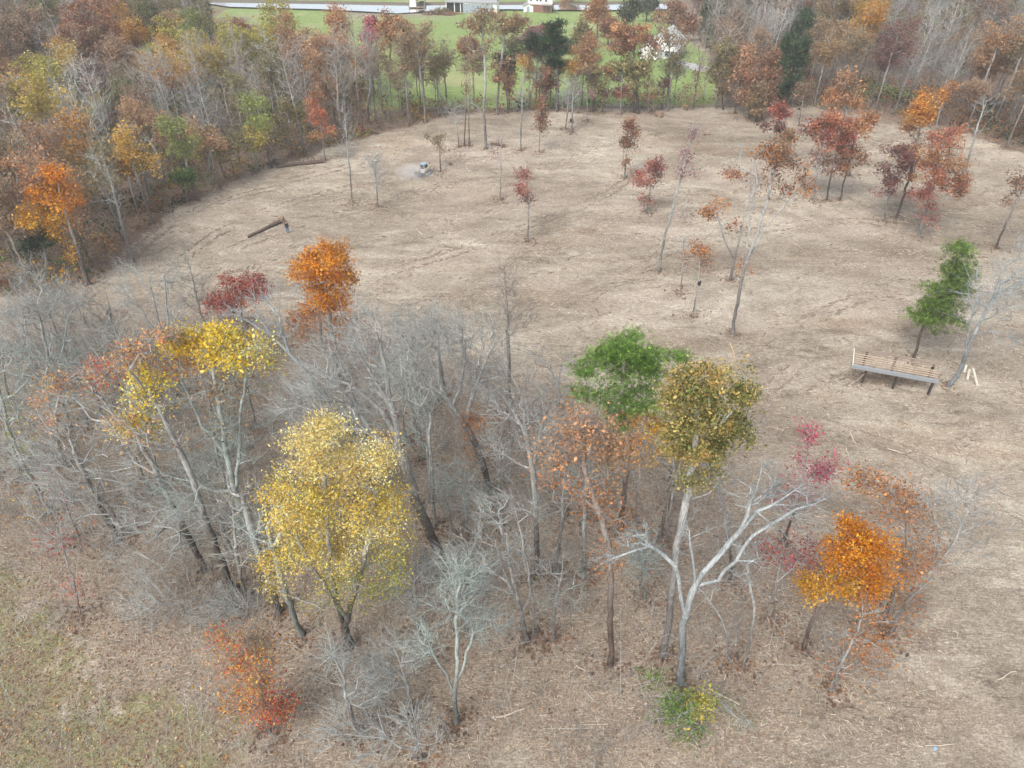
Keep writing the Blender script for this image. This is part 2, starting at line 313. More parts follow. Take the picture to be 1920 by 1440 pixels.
# ================================================================ TREES
TWM = 1.25; LSM = .46; LNM = 2.85
FC = {
 'yellow': [(.70, .49, .08), (.76, .57, .15), (.62, .39, .05), (.78, .66, .32), (.72, .54, .12), (.48, .42, .08)],
 'brightyellow': [(.74, .53, .05), (.78, .62, .14), (.7, .45, .04)],
 'yellowgreen': [(.42, .38, .06), (.26, .32, .05), (.55, .42, .08)],
 'gold': [(.58, .30, .03), (.62, .38, .06), (.5, .24, .03)],
 'orange': [(.60, .24, .025), (.66, .31, .035), (.52, .18, .02)],
 'amber': [(.58, .22, .015), (.64, .30, .025), (.46, .15, .012)],
 'rustorange': [(.43, .17, .05), (.5, .24, .08), (.36, .15, .06)],
 'paleorange': [(.52, .27, .12), (.47, .25, .13), (.4, .23, .13)],
 'rust': [(.28, .11, .05), (.34, .14, .06), (.23, .10, .055)],
 'red': [(.34, .065, .05), (.40, .08, .05), (.28, .065, .05)],
 'redorange': [(.43, .10, .05), (.46, .16, .055), (.33, .085, .045)],
 'scarlet': [(.55, .07, .03), (.6, .13, .05), (.45, .05, .03)],
 'maroon': [(.15, .035, .04), (.19, .04, .045), (.13, .04, .04)],
 'crimson': [(.42, .06, .11), (.52, .09, .16), (.33, .06, .09)],
 'mauve': [(.25, .12, .13), (.3, .15, .15)],
 'peach': [(.55, .28, .13), (.6, .4, .16), (.5, .2, .1)],
 'brown': [(.25, .14, .085), (.30, .18, .10), (.21, .125, .08)],
 'tan': [(.32, .21, .1), (.28, .2, .1), (.36, .22, .1)],
 'olive': [(.22, .19, .06), (.26, .19, .07), (.16, .16, .05)],
 'oakolive': [(.20, .22, .065), (.36, .30, .11), (.44, .32, .11), (.17, .19, .06), (.31, .28, .10)],
 'cream': [(.76, .62, .24), (.80, .70, .38), (.70, .50, .14), (.74, .56, .18), (.55, .45, .2)],
 'olivegold': [(.46, .38, .08), (.36, .33, .09), (.55, .40, .08), (.30, .28, .09)],
 'coral': [(.60, .20, .08), (.62, .14, .07), (.55, .26, .10)],
 'fire': [(.58, .20, .04), (.62, .32, .06), (.5, .10, .04), (.55, .36, .10), (.55, .07, .05), (.42, .28, .09)],
 'oakbronze': [(.44, .35, .12), (.48, .31, .11), (.36, .31, .10), (.22, .23, .07)], 'oakdark': [(.15, .17, .05), (.20, .20, .06), (.30, .24, .08), (.12, .14, .04)],
 'pine': [(.16, .28, .05), (.21, .34, .07), (.10, .19, .035)],
 'palepine': [(.15, .24, .05), (.20, .29, .06), (.10, .165, .04)],
 'cedar': [(.03, .06, .025), (.04, .075, .03)],
 'green': [(.11, .2, .04), (.16, .24, .05)],
 'white': [(1, 1, 1)],
}
BK = {'dark': ((.085, .07, .06), (.35, .35, .335)), 'grey': ((.16, .15, .14), (.37, .37, .355)), 'pale': ((.19, .19, .18), (.36, .37, .355)),
      'white': ((.17, .185, .19), (.345, .37, .37)), 'lichen': ((.15, .16, .145), (.35, .39, .365)), 'brown': ((.10, .075, .06), (.29, .255, .23)), 'far': ((.14, .13, .12), (.34, .33, .31))}
def unit(v): return v / (np.linalg.norm(v, axis=-1, keepdims=True) + 1e-9)
def frame(T):
    ref = np.tile(np.array([.83, .31, .46]), (len(T), 1)); u = unit(np.cross(T, ref)); return u, np.cross(T, u)
def tubes(geo, P, Q, Tp, Tq, rp, rq, col, k):
    if not len(P): return
    a = np.arange(k) * 2 * np.pi / k; ca_, sa = np.cos(a), np.sin(a)
    up, vp = frame(Tp); uq, vq = frame(Tq)
    A = P[:, None] + rp[:, None, None] * (ca_[None, :, None] * up[:, None] + sa[None, :, None] * vp[:, None])
    B = Q[:, None] + rq[:, None, None] * (ca_[None, :, None] * uq[:, None] + sa[None, :, None] * vq[:, None])
    V = np.concatenate([A, B], 1).reshape(-1, 3); n = len(P); base = np.arange(n)[:, None] * 2 * k; i = np.arange(k)[None]
    q = np.stack([base + i, base + (i + 1) % k, base + k + (i + 1) % k, base + k + i], -1).reshape(-1, 4)
    geo.quads(V, q, np.repeat(col, k, 0))
def spikes(geo, P, D, L, r, col):                  # three-sided tapering twigs
    n = len(P)
    if not n: return
    D = unit(D); u, v = frame(D); V = []
    for k in range(3):
        a = k * 2.0944; V.append(P + r[:, None] * (math.cos(a) * u + math.sin(a) * v))
    V.append(P + D * L[:, None]); V = np.stack(V, 1).reshape(-1, 3); b = np.arange(n)[:, None] * 4
    T = np.stack([b + 0, b + 1, b + 3, b + 1, b + 2, b + 3, b + 2, b + 0, b + 3], 1).reshape(-1, 3)
    geo.tris(V, T, np.repeat(col, 3, 0))
def leaves(geo, C, s, col, r, up=0.5, asp=.62):    # folded rhombus leaves
    n = len(C)
    if not n: return
    N = r.normal(size=(n, 3)); N[:, 2] += up * np.sign(r.random(n) - .2); N = unit(N); R = r.normal(size=(n, 3)); u = unit(np.cross(N, R)); v = np.cross(N, u)
    su = (s * np.clip(r.lognormal(-.08, .38, n), .4, 2.0))[:, None]; sv = su * asp
    V = np.stack([C - u * su, C - v * sv + N * su * .12, C + u * su, C + v * sv + N * su * .12], 1).reshape(-1, 3)
    geo.quads(V, np.arange(4 * n).reshape(-1, 4), col)
def needles(geo, C, D, L, w, col, r):
    n = len(C); D = unit(D); S = unit(np.cross(D, r.normal(size=(n, 3)))) * w
    V = np.stack([C - S, C + S, C + D * L[:, None]], 1).reshape(-1, 3); geo.tris(V, np.arange(3 * n).reshape(-1, 3), col)
def grow(trunk, A, r, bf=.3, step=.9, cb=.35, limbs=()):
    P = []; par = []; pl = []; ok = []; main = []
    def add(p, pa, o, mm=0):
        P.append(np.asarray(p, float)); par.append(pa); pl.append(0 if pa < 0 else pl[pa] + np.linalg.norm(P[-1] - P[pa])); ok.append(o); main.append(mm); return len(P) - 1
    tot = sum(np.linalg.norm(b - a) for a, b in zip(trunk[:-1], trunk[1:])); run = 0; last = add(trunk[0], -1, False, 1)
    for a, b in zip(trunk[:-1], trunk[1:]):
        L = np.linalg.norm(b - a); m = max(1, int(round(L / step)))
        for k in range(1, m + 1):
            p = a + (b - a) * k / m + (r.normal(size=3) * .05 * min(1, L / 3) if k < m else 0); last = add(p, last, (run + L * k / m) / tot > cb, 1)
        run += L
    for lb in limbs:
        d = [np.linalg.norm(p - lb[0]) + (0 if o else 2) for p, o in zip(P, ok)]; last = int(np.argmin(d))
        for a, b in zip([P[last]] + list(lb[1:-1]), lb[1:]):
            L = np.linalg.norm(b - a); m = max(1, int(round(L / step)))
            for k in range(1, m + 1): last = add(a + (b - a) * k / m + r.normal(size=3) * .05, last, True, 2)
    n0 = len(P); tips = np.full(len(A), -1)
    if len(A):
        best = np.full(len(A), 1e9); bi = np.zeros(len(A), int); alive = np.ones(len(A), bool)
        def upd(i):
            d = A - P[i]; L = np.sqrt((d * d).sum(1)); c = L + bf * (pl[i] + L) + .9 * np.maximum(0, -d[:, 2])
            m = (c < best) & alive; best[m] = c[m]; bi[m] = i
        for i in range(len(P)):
            if ok[i]: upd(i)
        for _ in range(len(A)):
            j = int(np.argmin(best)); i = int(bi[j]); p0 = P[i]; a = A[j]; L = np.linalg.norm(a - p0); alive[j] = False; best[j] = 1e9
            dv = p0 - P[par[i]]; dv = dv / (np.linalg.norm(dv) + 1e-9); ct = p0 + dv * L * .3 + np.array([0, 0, .12 * L]); m = max(1, int(L / step)); last = i; new = []
            for k in range(1, m + 1):
                t = k / m; q = (1 - t) ** 2 * p0 + 2 * t * (1 - t) * ct + t * t * a
                if k < m: q = q + r.normal(size=3) * .06 * min(L, 2)
                last = add(q, last, True); new.append(last)
            tips[j] = last
            for k in new: upd(k)
    return np.array(P), np.array(par), n0, tips
def radii(P, par, R, tip=.011, p=2.25):
    n = len(P); acc = np.zeros(n); kids = np.bincount(par[1:], minlength=n)
    acc[kids == 0] = tip ** p
    for i in range(n - 1, 0, -1): acc[par[i]] += acc[i]
    r = acc ** (1 / p); return tip + (r - tip) * (R - tip) / max(r[0] - tip, 1e-6)
def tree_mesh(seed, trunk, crowns, R, bark='grey', tw=2.0, cb=.35, limbs=(), ls=.13, bf=.6, step=.9, twl=1.5, kind='leaf', tipr=.016, spread=.42, bushy=1.0, mute=0.0):
    """crowns: (centre, (rx, ry, rz), attractors, leaves per attractor, colour)"""
    r = np.random.default_rng(seed); A = []; own = []; crowns = [(c, rd, int(na * 1.6) if nl == 0 else na, nl, ck) for c, rd, na, nl, ck in crowns]
    for ci, (c, rad, na, nl, ck) in enumerate(crowns):
        nc = max(4, na // (3 if kind == 'needle' else 7 if nl else 6)); cc_ = unit(r.normal(size=(nc, 3))) * (r.random((nc, 1)) ** .36) * .92
        d = cc_[r.integers(0, nc, na)] + r.normal(size=(na, 3)) * (.22 if nl else .3); L_ = np.linalg.norm(d, axis=1, keepdims=True); d = d * np.minimum(1, 1.08 / np.maximum(L_, 1e-6))
        A.append(np.asarray(c) + d * np.asarray(rad)); own += [ci] * na
    A = np.concatenate(A) if A else np.zeros((0, 3)); own = np.array(own, int)
    P, par, n0, tips = grow([np.asarray(t, float) for t in trunk], A, r, bf, step, cb, limbs)
    n = len(P); rr = radii(P, par, R, tipr)
    tr = np.arange(n) < n0
    zrel = np.clip((P[:, 2] - P[0, 2]), 0, None); rr = rr * np.where(tr, 1 + .5 * np.exp(-zrel * 2.2 / max(R / .2, .5)), 1)
    T = np.zeros((n, 3)); pe = par.copy(); pe[0] = 0; D = P - P[pe]; D[0] = (P[1] - P[0]) if n > 1 else (0, 0, 1); D = unit(D)
    mk = np.full(n, -1)                            # main child
    for i in range(1, n):
        if mk[par[i]] < 0 or rr[i] > rr[mk[par[i]]]: mk[par[i]] = i
    T = D.copy(); has = mk >= 0; T[has] = unit(D[has] + D[mk[has]])
    dk, lt = map(np.array, BK[bark]); w = np.clip(1 - (rr - .03) / max(R * .75 - .03, .02), 0, 1)[:, None] ** 1.3; w = np.maximum(w, .9 * sstep(.22, .6, zrel / max(zrel.max(), .1))[:, None])
    bc = (dk * (1 - w) + lt * w) * r.uniform(.82, 1.15, (n, 1))
    g = Geo(); i = np.arange(1, n); pi = par[1:]; ism = mk[pi] == i
    rp = np.where(ism, rr[pi], np.minimum(rr[i] * 1.15, rr[pi])); Tp = np.where(ism[:, None], T[pi], D[i])
    for lo, hi, k in ((.09, 9, 7), (.035, .09, 5), (0, .035, 3)):
        m = (rp >= lo) & (rp < hi); tubes(g, P[pi[m]], P[i[m]], Tp[m], T[i[m]], rp[m], rr[i[m]], bc[i[m]], k)
    # twigs
    if tw > 0:
        fine = np.where((rr < .04) & ~(tr & (zrel < zrel.max() * .3)))[0]
        idx = np.repeat(fine, r.poisson(tw * TWM, len(fine))); m = len(idx)
        if m:
            hx = P[idx] - P[0]; hx[:, 2] = 0; dd = D[idx] * .6 + unit(hx) * .35 + r.normal(size=(m, 3)) * .38 + np.array([0, 0, .2]); L = twl * r.lognormal(-.25, .45, m); tc_ = lt * r.uniform(.48, 1.15, (m, 1)) * np.array([.96, 1.0, .98])
            base = P[idx] - D[idx] * (r.random((m, 1)) * .5); rad = np.full(m, tipr * .85)
            spikes(g, base, dd, L, rad, tc_)
            k2 = r.random(m) < .75 * bushy; du = unit(dd)
            for f in (.35, .62):
                q = base[k2] + du[k2] * (L[k2] * f)[:, None]; spikes(g, q, du[k2] * .9 + r.normal(size=(k2.sum(), 3)) * .36, L[k2] * .55, rad[k2] * .7, tc_[k2])
    wood = g.mesh('limbs')
    lf = Geo(); got = False
    for ci, (c, rad, na, nl, ck) in enumerate(crowns):
        if nl <= 0: continue
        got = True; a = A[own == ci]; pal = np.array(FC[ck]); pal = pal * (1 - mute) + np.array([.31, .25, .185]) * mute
        if kind == 'needle':
            cl = np.repeat(a, max(1, nl // 7), 0); cl = cl + r.normal(size=cl.shape) * np.array([spread, spread, spread * .3])
            cc = np.repeat(cl, 11, 0); m = len(cc); dd = r.normal(size=(m, 3)); dd[:, 2] = np.abs(dd[:, 2]) * .9 + .25
            col = pal[r.integers(0, len(pal), len(cl))] * r.lognormal(-.05, .38, (len(cl), 1)); col = np.repeat(col, 11, 0) * r.uniform(.8, 1.2, (m, 1))
            needles(lf, cc + r.normal(size=(m, 3)) * ls * .3, dd, ls * r.uniform(.7, 1.3, m), ls * .085, col, r)
        else:
            m = len(a) * nl; cnt = r.poisson(nl * LNM * r.lognormal(-.12, .5, len(a))); cc = np.repeat(a, cnt, 0); m = len(cc)
            tone = np.repeat(r.integers(0, len(pal), len(a)), cnt); own_ = r.random(m) < .68; ti = np.where(own_, tone, r.integers(0, len(pal), m))
            col = pal[ti] * np.repeat(r.lognormal(-.02, .24, (len(a), 1)), cnt, 0) * r.lognormal(0, .16, (m, 1))
            leaves(lf, cc + r.normal(size=(m, 3)) * np.array([spread, spread, spread * .8]), np.full(m, ls * LSM), np.clip(col, 0, .85), r)
    return wood, (lf.mesh('foliage', False) if got else None)
def ellipse3(cx, cy, rx, ry, Y):
    c = atY(cx, cy, Y); s = FPX / depth(c); dx = rx / s; dep = math.atan2(CAMZ - c[2], c[1]); dy = dx * .85
    dz = math.sqrt(max((ry / s) ** 2 - (dy * math.sin(dep)) ** 2, (.42 * ry / s) ** 2)) / math.cos(dep)
    return c, (dx, dy, dz)
_seed = [100]
NTREE = [0]
def build(name, label, cat, base, wood, fol, group=None, wn='trunk', fn='crown'):
    t = thing(name, label, cat, base, 0, group)
    for me, nm, mt in ((wood, wn, BARK), (fol, fn, LEAF)):
        if me is None: continue
        me.name = name + '_' + nm
        me.transform(__import__('mathutils').Matrix.Translation(-Vector(base)))
        link(nm, me, mt, t)
    return t
def tree(name, label, base, trunk, crowns, R=.16, cat='tree', limbs=(), dy=0, group=None, **kw):
    """base/trunk/limbs/crowns measured on the photograph, stood up in the vertical plane through the foot"""
    _seed[0] += 1; b = gnd(*base); Y = b[1]
    b[2] = float(gz(b[0], b[1]))
    up = lambda q: atY(q[0], q[1], Y + (q[2] if len(q) > 2 else 0))
    tk = [b - np.array([0, 0, .25])] + [up(q) for q in trunk]
    cw = []
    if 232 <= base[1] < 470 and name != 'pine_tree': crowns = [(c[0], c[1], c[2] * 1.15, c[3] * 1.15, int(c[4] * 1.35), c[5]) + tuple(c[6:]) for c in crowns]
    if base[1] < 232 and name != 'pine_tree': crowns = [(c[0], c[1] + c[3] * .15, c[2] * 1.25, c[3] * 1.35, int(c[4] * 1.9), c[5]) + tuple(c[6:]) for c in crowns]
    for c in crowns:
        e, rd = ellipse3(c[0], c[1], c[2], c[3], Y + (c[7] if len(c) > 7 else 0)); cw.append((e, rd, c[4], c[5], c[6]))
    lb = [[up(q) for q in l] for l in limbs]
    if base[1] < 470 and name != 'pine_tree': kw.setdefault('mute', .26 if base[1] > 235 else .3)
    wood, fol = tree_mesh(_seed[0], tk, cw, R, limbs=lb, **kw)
    NTREE[0] += 1
    if group is None: group = {'bare_tree': 'bare grey trees', 'sapling': 'young slender trees', 'oak_tree': 'oak trees', 'red_tree': 'red leaved trees', 'orange_tree': 'orange leaved trees', 'pine_tree': 'pine trees', 'maple_tree': 'maple trees', 'dead_tree': 'dead white trees', 'lichen_tree': 'lichen covered trees', 'lawn_tree': 'trees and tall shrubs by the lawn', 'shrub': 'shrubs in the grove', 'hedge_shrub': 'shrubs of the lawn hedge'}.get(name)
    return build(name, label, cat, b, wood, fol, group)
# ================================================================ single trees, nearest grove first
t = tree
# ---- the grove in front
t('yellow_tree', 'big bushy yellow tree with full crown, front of the grove', (656, 1212), [(640, 1160), (622, 1080), (612, 980), (606, 880), (602, 800)],
  [(602, 808, 38, 34, 45, 24, 'cream'), (570, 850, 55, 40, 55, 24, 'cream'), (690, 860, 55, 50, 70, 24, 'cream'), (610, 920, 105, 70, 120, 24, 'yellow'), (690, 960, 80, 80, 90, 24, 'yellow'),
   (560, 960, 60, 60, 60, 24, 'yellow'), (600, 1040, 90, 55, 85, 24, 'yellow'), (535, 1070, 40, 50, 40, 24, 'yellow'), (690, 1060, 80, 60, 60, 14, 'yellowgreen'), (640, 1115, 75, 35, 35, 14, 'yellowgreen'), (740, 1040, 60, 70, 40, 7, 'yellowgreen')],
  R=.28, bark='dark', tw=.7, cb=.25, ls=.125, limbs=[[(648, 1175), (665, 1110), (690, 1020), (705, 920)], [(640, 1160), (585, 1060), (545, 980)]], spread=.4)
t('pine_tree', 'tall pine with rounded bright green crown above a bare trunk', (1165, 988), [(1170, 930), (1178, 860), (1172, 790), (1166, 730), (1170, 670), (1178, 632)],
  [(1180, 645, 42, 24, 26, 255, 'pine'), (1140, 662, 32, 18, 16, 255, 'pine'), (1212, 668, 32, 24, 18, 255, 'pine'), (1110, 690, 26, 18, 14, 255, 'pine'), (1175, 700, 62, 26, 34, 240, 'pine'), (1235, 700, 38, 24, 18, 240, 'pine'),
   (1272, 668, 20, 15, 9, 240, 'pine'), (1105, 734, 30, 14, 13, 240, 'pine'), (1160, 740, 56, 18, 22, 225, 'pine'), (1220, 742, 40, 18, 16, 225, 'pine'), (1165, 772, 34, 12, 11, 225, 'pine'), (1165, 797, 17, 10, 6, 225, 'pine')],
  R=.2, bark='brown', tw=0, cb=.55, ls=.17, kind='needle', spread=.45, bf=.15)
t('oak_tree', 'olive and bronze leaved oak standing right of the rounded pine', (1246, 1226), [(1258, 1130), (1272, 1010), (1292, 920), (1302, 840), (1308, 760), (1312, 710)],
  [(1292, 712, 38, 20, 36, 30, 'oakolive'), (1332, 704, 22, 18, 22, 28, 'oakbronze'), (1270, 752, 24, 24, 26, 30, 'oakbronze'), (1330, 752, 30, 24, 34, 32, 'oakolive'), (1392, 745, 14, 26, 24, 30, 'oakolive'), (1338, 792, 30, 24, 34, 32, 'oakbronze'), (1280, 795, 30, 24, 32, 30, 'oakolive'), (1374, 805, 18, 24, 20, 28, 'oakdark'),
   (1250, 842, 24, 20, 20, 26, 'oakbronze'), (1305, 845, 30, 20, 26, 28, 'oakbronze'), (1346, 848, 26, 22, 22, 26, 'oakdark'), (1300, 895, 34, 18, 16, 18, 'oakolive'), (1330, 895, 20, 14, 10, 14, 'oakdark'), (1396, 690, 8, 8, 4, 20, 'oakbronze'), (1405, 820, 10, 10, 5, 18, 'oakdark')], R=.23, bark='grey', tw=.6, cb=.42, ls=.155, limbs=[[(1288, 945), (1330, 925), (1352, 900), (1370, 860)]], spread=.36)
t('dead_tree', 'bare white barkless tree with thick spreading limbs, front right of grove', (1276, 1280), [(1277, 1235), (1280, 1170), (1290, 1140), (1303, 1100), (1320, 1072), (1352, 1038), (1385, 1000), (1400, 968), (1415, 925), (1432, 870)],
  [(1440, 900, 26, 40, 14, 0, 'white'), (1500, 930, 60, 28, 26, 0, 'white'), (1470, 960, 70, 24, 22, 0, 'white'), (1390, 930, 40, 40, 16, 0, 'white'), (1360, 990, 60, 50, 14, 0, 'white'), (1200, 1000, 40, 32, 30, 0, 'white'), (1150, 1050, 30, 18, 12, 0, 'white'), (1300, 1010, 20, 50, 10, 0, 'white'), (1420, 1040, 40, 14, 10, 0, 'white'), (1530, 945, 40, 18, 12, 0, 'white')],
  R=.24, bark='white', tw=2.0, cb=.1, tipr=.016, twl=.9, bushy=.6, limbs=[[(1282, 1150), (1275, 1110), (1268, 1060), (1245, 1042), (1222, 1022), (1200, 1004)], [(1222, 1022), (1195, 1030), (1165, 1042), (1142, 1062)],
  [(1303, 1105), (1345, 1088), (1380, 1050), (1410, 1010), (1440, 985), (1490, 955), (1530, 945)], [(1385, 1000), (1420, 960), (1470, 935), (1515, 905)], [(1345, 1086), (1400, 1090), (1430, 1110), (1470, 1135)], [(1302, 1100), (1300, 1060), (1290, 1010), (1286, 960)], [(1276, 1210), (1256, 1190), (1240, 1196), (1215, 1225)], [(1275, 1240), (1248, 1224), (1222, 1232)]])
t('maple_tree', 'small crimson pink maple behind the dead white tree', (1470, 1015), [(1490, 960), (1504, 900), (1514, 850), (1518, 800)],
  [(1518, 822, 26, 24, 24, 9, 'crimson'), (1540, 868, 24, 36, 34, 11, 'crimson'), (1500, 880, 34, 34, 26, 5, 'crimson'), (1490, 915, 44, 16, 18, 8, 'crimson'), (1445, 940, 40, 18, 12, 4, 'crimson')], R=.1, bark='dark', tw=1, ls=.15, cb=.35)
t('sapling', 'loose dull red sapling between dead white tree and amber tree', (1452, 1160), [(1455, 1110), (1462, 1060), (1470, 1010)],
  [(1470, 1030, 60, 45, 60, 9, 'red'), (1500, 1075, 45, 40, 40, 8, 'crimson')], R=.06, bark='grey', tw=2, ls=.13, cb=.15)
t('amber_tree', 'dense amber orange tree at the lower right', (1508, 1216), [(1520, 1170), (1535, 1135), (1552, 1110), (1575, 1060), (1600, 1010)],
  [(1610, 1010, 48, 26, 50, 28, 'amber'), (1650, 1025, 28, 28, 30, 28, 'amber'), (1590, 1050, 50, 34, 60, 28, 'amber'), (1640, 1070, 40, 34, 40, 24, 'amber'), (1555, 1085, 52, 28, 50, 24, 'gold'), (1600, 1100, 50, 30, 40, 22, 'amber'), (1520, 1100, 24, 20, 16, 16, 'gold'), (1640, 1105, 40, 20, 20, 14, 'rustorange')],
  R=.13, bark='brown', tw=.8, cb=.35, ls=.16, spread=.4)
t('oak_tree', 'sparse rust leaved oak behind the amber orange tree', (1655, 1168), [(1672, 1120), (1690, 1070), (1702, 1020), (1695, 960), (1670, 920)],
  [(1625, 910, 36, 30, 40, 8, 'rustorange'), (1680, 945, 55, 36, 60, 8, 'rustorange'), (1715, 1020, 40, 50, 55, 8, 'rustorange'), (1720, 1100, 40, 60, 55, 7, 'rustorange'), (1680, 1150, 60, 40, 40, 7, 'rustorange')], R=.15, bark='brown', tw=2, cb=.2, ls=.16, spread=.5)
t('bare_tree', 'bare wiry tree with upswept grey limbs at right of amber tree', (1670, 1185), [(1700, 1130), (1742, 1090), (1780, 1030), (1815, 960)],
  [(1790, 960, 50, 60, 50, 0, 'white'), (1840, 1010, 50, 60, 50, 0, 'white'), (1760, 920, 40, 40, 30, 0, 'white'), (1830, 930, 30, 40, 30, 0, 'white')], R=.09, bark='grey', tw=1.6, cb=.4, twl=1.1)
t('oak_tree', 'low rust leaved oak nearest the bottom right corner', (1560, 1292), [(1575, 1250), (1600, 1195), (1622, 1150)],
  [(1625, 1180, 55, 45, 50, 7, 'rustorange'), (1640, 1240, 45, 40, 30, 6, 'rustorange'), (1590, 1250, 40, 45, 20, 4, 'rustorange')], R=.11, bark='grey', tw=2, cb=.25, ls=.15)
t('bare_tree', 'crooked grey bare sapling right of the dead white tree', (1395, 1250), [(1408, 1200), (1415, 1140), (1408, 1110), (1403, 1075), (1400, 1040)], [(1405, 1060, 40, 40, 30, 0, 'white')], R=.09, bark='grey', tw=1.5, cb=.5)
t('bare_tree', 'thin leaning grey sapling beside the dead white tree base', (1368, 1235), [(1366, 1200), (1352, 1160), (1332, 1130), (1318, 1110)], [(1330, 1100, 30, 26, 16, 0, 'white')], R=.08, bark='grey', tw=1.5, cb=.5)
t('oak_tree', 'pale orange leaved oak with dark trunk, left of the pine', (1145, 1245), [(1146, 1150), (1145, 1080), (1138, 1010), (1115, 940), (1098, 890), (1088, 820)],
  [(1090, 790, 50, 30, 45, 5, 'paleorange'), (1040, 830, 50, 38, 50, 5, 'paleorange'), (1110, 830, 55, 40, 65, 6, 'paleorange'), (1150, 830, 26, 36, 26, 8, 'tan'), (1100, 890, 75, 34, 60, 5, 'rustorange'), (1130, 950, 60, 40, 40, 4, 'rustorange'), (1160, 1030, 46, 60, 36, 5, 'rustorange')],
  R=.2, bark='brown', tw=1.6, cb=.4, ls=.16, limbs=[[(1118, 950), (1080, 920), (1050, 890)]], spread=.5)
t('sapling', 'golden orange sapling directly under and behind the rounded pine', (1190, 985), [(1195, 920), (1206, 850), (1210, 790)],
  [(1200, 775, 26, 26, 24, 14, 'gold'), (1225, 815, 36, 30, 30, 14, 'gold'), (1180, 830, 30, 24, 20, 14, 'amber'), (1215, 860, 30, 26, 16, 10, 'gold')], R=.08, bark='grey', tw=1, ls=.17, cb=.4)
t('bare_tree', 'slender twin grey trunk behind the olive oak', (1250, 1010), [(1258, 950), (1264, 890), (1262, 840)], [(1262, 850, 26, 40, 14, 0, 'white')], R=.1, bark='grey', tw=1, cb=.5)
t('bare_tree', 'dark crooked bare tree behind the dead white tree', (1372, 1085), [(1368, 1030), (1358, 960), (1345, 910), (1330, 880)], [(1345, 880, 50, 40, 30, 0, 'white')], R=.13, bark='dark', tw=1.3, cb=.5)
t('bare_tree', 'short pale lichen trunk right of the forked dark trunk', (1093, 1082), [(1096, 1020), (1096, 950), (1098, 890)], [(1098, 900, 34, 50, 36, 0, 'white')], R=.14, bark='lichen', tw=1.5, cb=.5)
t('bare_tree', 'dark trunk forking into a long left limb, grove centre', (1005, 1082), [(1006, 1010), (1003, 930), (998, 880), (988, 820), (955, 760), (935, 735)],
  [(960, 770, 60, 40, 60, 0, 'white'), (1010, 800, 46, 46, 50, 0, 'white'), (940, 845, 40, 26, 26, 0, 'white')], R=.2, bark='dark', tw=1.6, cb=.55, limbs=[[(998, 880), (965, 865), (932, 845)], [(1000, 885), (1006, 840), (1020, 780)]])
t('bare_tree', 'great grey bare tree with drooping left limbs, right of yellow tree', (846, 1095), [(826, 1040), (806, 1000), (785, 950), (765, 890), (745, 820), (732, 750), (722, 690), (712, 640)],
  [(700, 620, 60, 50, 70, 0, 'white'), (640, 690, 80, 60, 90, 0, 'white'), (580, 730, 70, 50, 60, 0, 'white'), (620, 790, 80, 36, 50, 0, 'white'), (760, 720, 60, 60, 60, 0, 'white'), (690, 780, 60, 50, 40, 0, 'white')],
  R=.34, bark='dark', tw=2.2, cb=.35, limbs=[[(742, 810), (700, 750), (650, 720), (590, 700)], [(738, 780), (690, 690), (655, 640)], [(800, 985), (808, 900), (804, 830), (806, 770)], [(750, 850), (690, 810), (640, 800)]])
t('bare_tree', 'bare tree with dark curved trunk and wide pale crown, grove centre', (920, 922), [(908, 880), (893, 835), (872, 795), (848, 762), (832, 740), (822, 700), (818, 650)],
  [(830, 620, 70, 50, 110, 0, 'white'), (900, 640, 60, 56, 90, 0, 'white'), (770, 660, 50, 50, 60, 0, 'white'), (930, 700, 40, 40, 40, 0, 'white'), (850, 700, 70, 40, 60, 0, 'white')],
  R=.27, bark='dark', tw=2.4, cb=.35, limbs=[[(848, 762), (862, 730), (870, 680), (868, 620), (866, 585)], [(870, 790), (885, 740), (905, 690), (930, 640)], [(836, 745), (800, 720), (776, 680)]])
t('bare_tree', 'leaning dark stem branching left of the wide pale crown', (815, 985), [(812, 920), (808, 850), (804, 780), (800, 750)], [(800, 760, 40, 40, 40, 0, 'white'), (840, 870, 30, 20, 14, 0, 'white'), (780, 820, 30, 30, 20, 0, 'white')], R=.13, bark='lichen', tw=1.8, cb=.4)
t('bare_tree', 'straight bare tree between the grove and the clearing', (958, 762), [(955, 700), (952, 640), (950, 570), (946, 500)], [(947, 520, 26, 50, 46, 0, 'white'), (950, 590, 44, 36, 40, 0, 'white'), (960, 620, 50, 30, 22, 0, 'white')], R=.17, bark='brown', tw=2.2, cb=.35, step=.7)
t('bare_tree', 'small crooked pale bare tree left of the pine', (1048, 766), [(1050, 740), (1046, 718), (1030, 690), (1005, 665)], [(1010, 665, 26, 20, 14, 0, 'white'), (1055, 690, 20, 24, 14, 0, 'white')], R=.11, bark='pale', tw=1.4, cb=.4, limbs=[[(1046, 718), (1052, 690), (1058, 670)]])
t('bare_tree', 'low broken bare tree with bent limbs in the grove', (1018, 775), [(1018, 750), (1012, 730), (990, 715), (975, 700)], [(1000, 690, 26, 16, 8, 0, 'white'), (965, 790, 20, 12, 8, 0, 'white')], R=.1, bark='pale', tw=.8, cb=.4, limbs=[[(1016, 768), (985, 770), (965, 790)]])
t('sapling', 'rust orange sapling behind the dark curved trunk', (934, 915), [(935, 850), (936, 770), (934, 735)], [(900, 770, 38, 30, 34, 10, 'rustorange'), (890, 830, 40, 40, 34, 8, 'rustorange'), (935, 800, 20, 50, 20, 7, 'rust')], R=.07, bark='brown', tw=1.5, ls=.14, cb=.25)
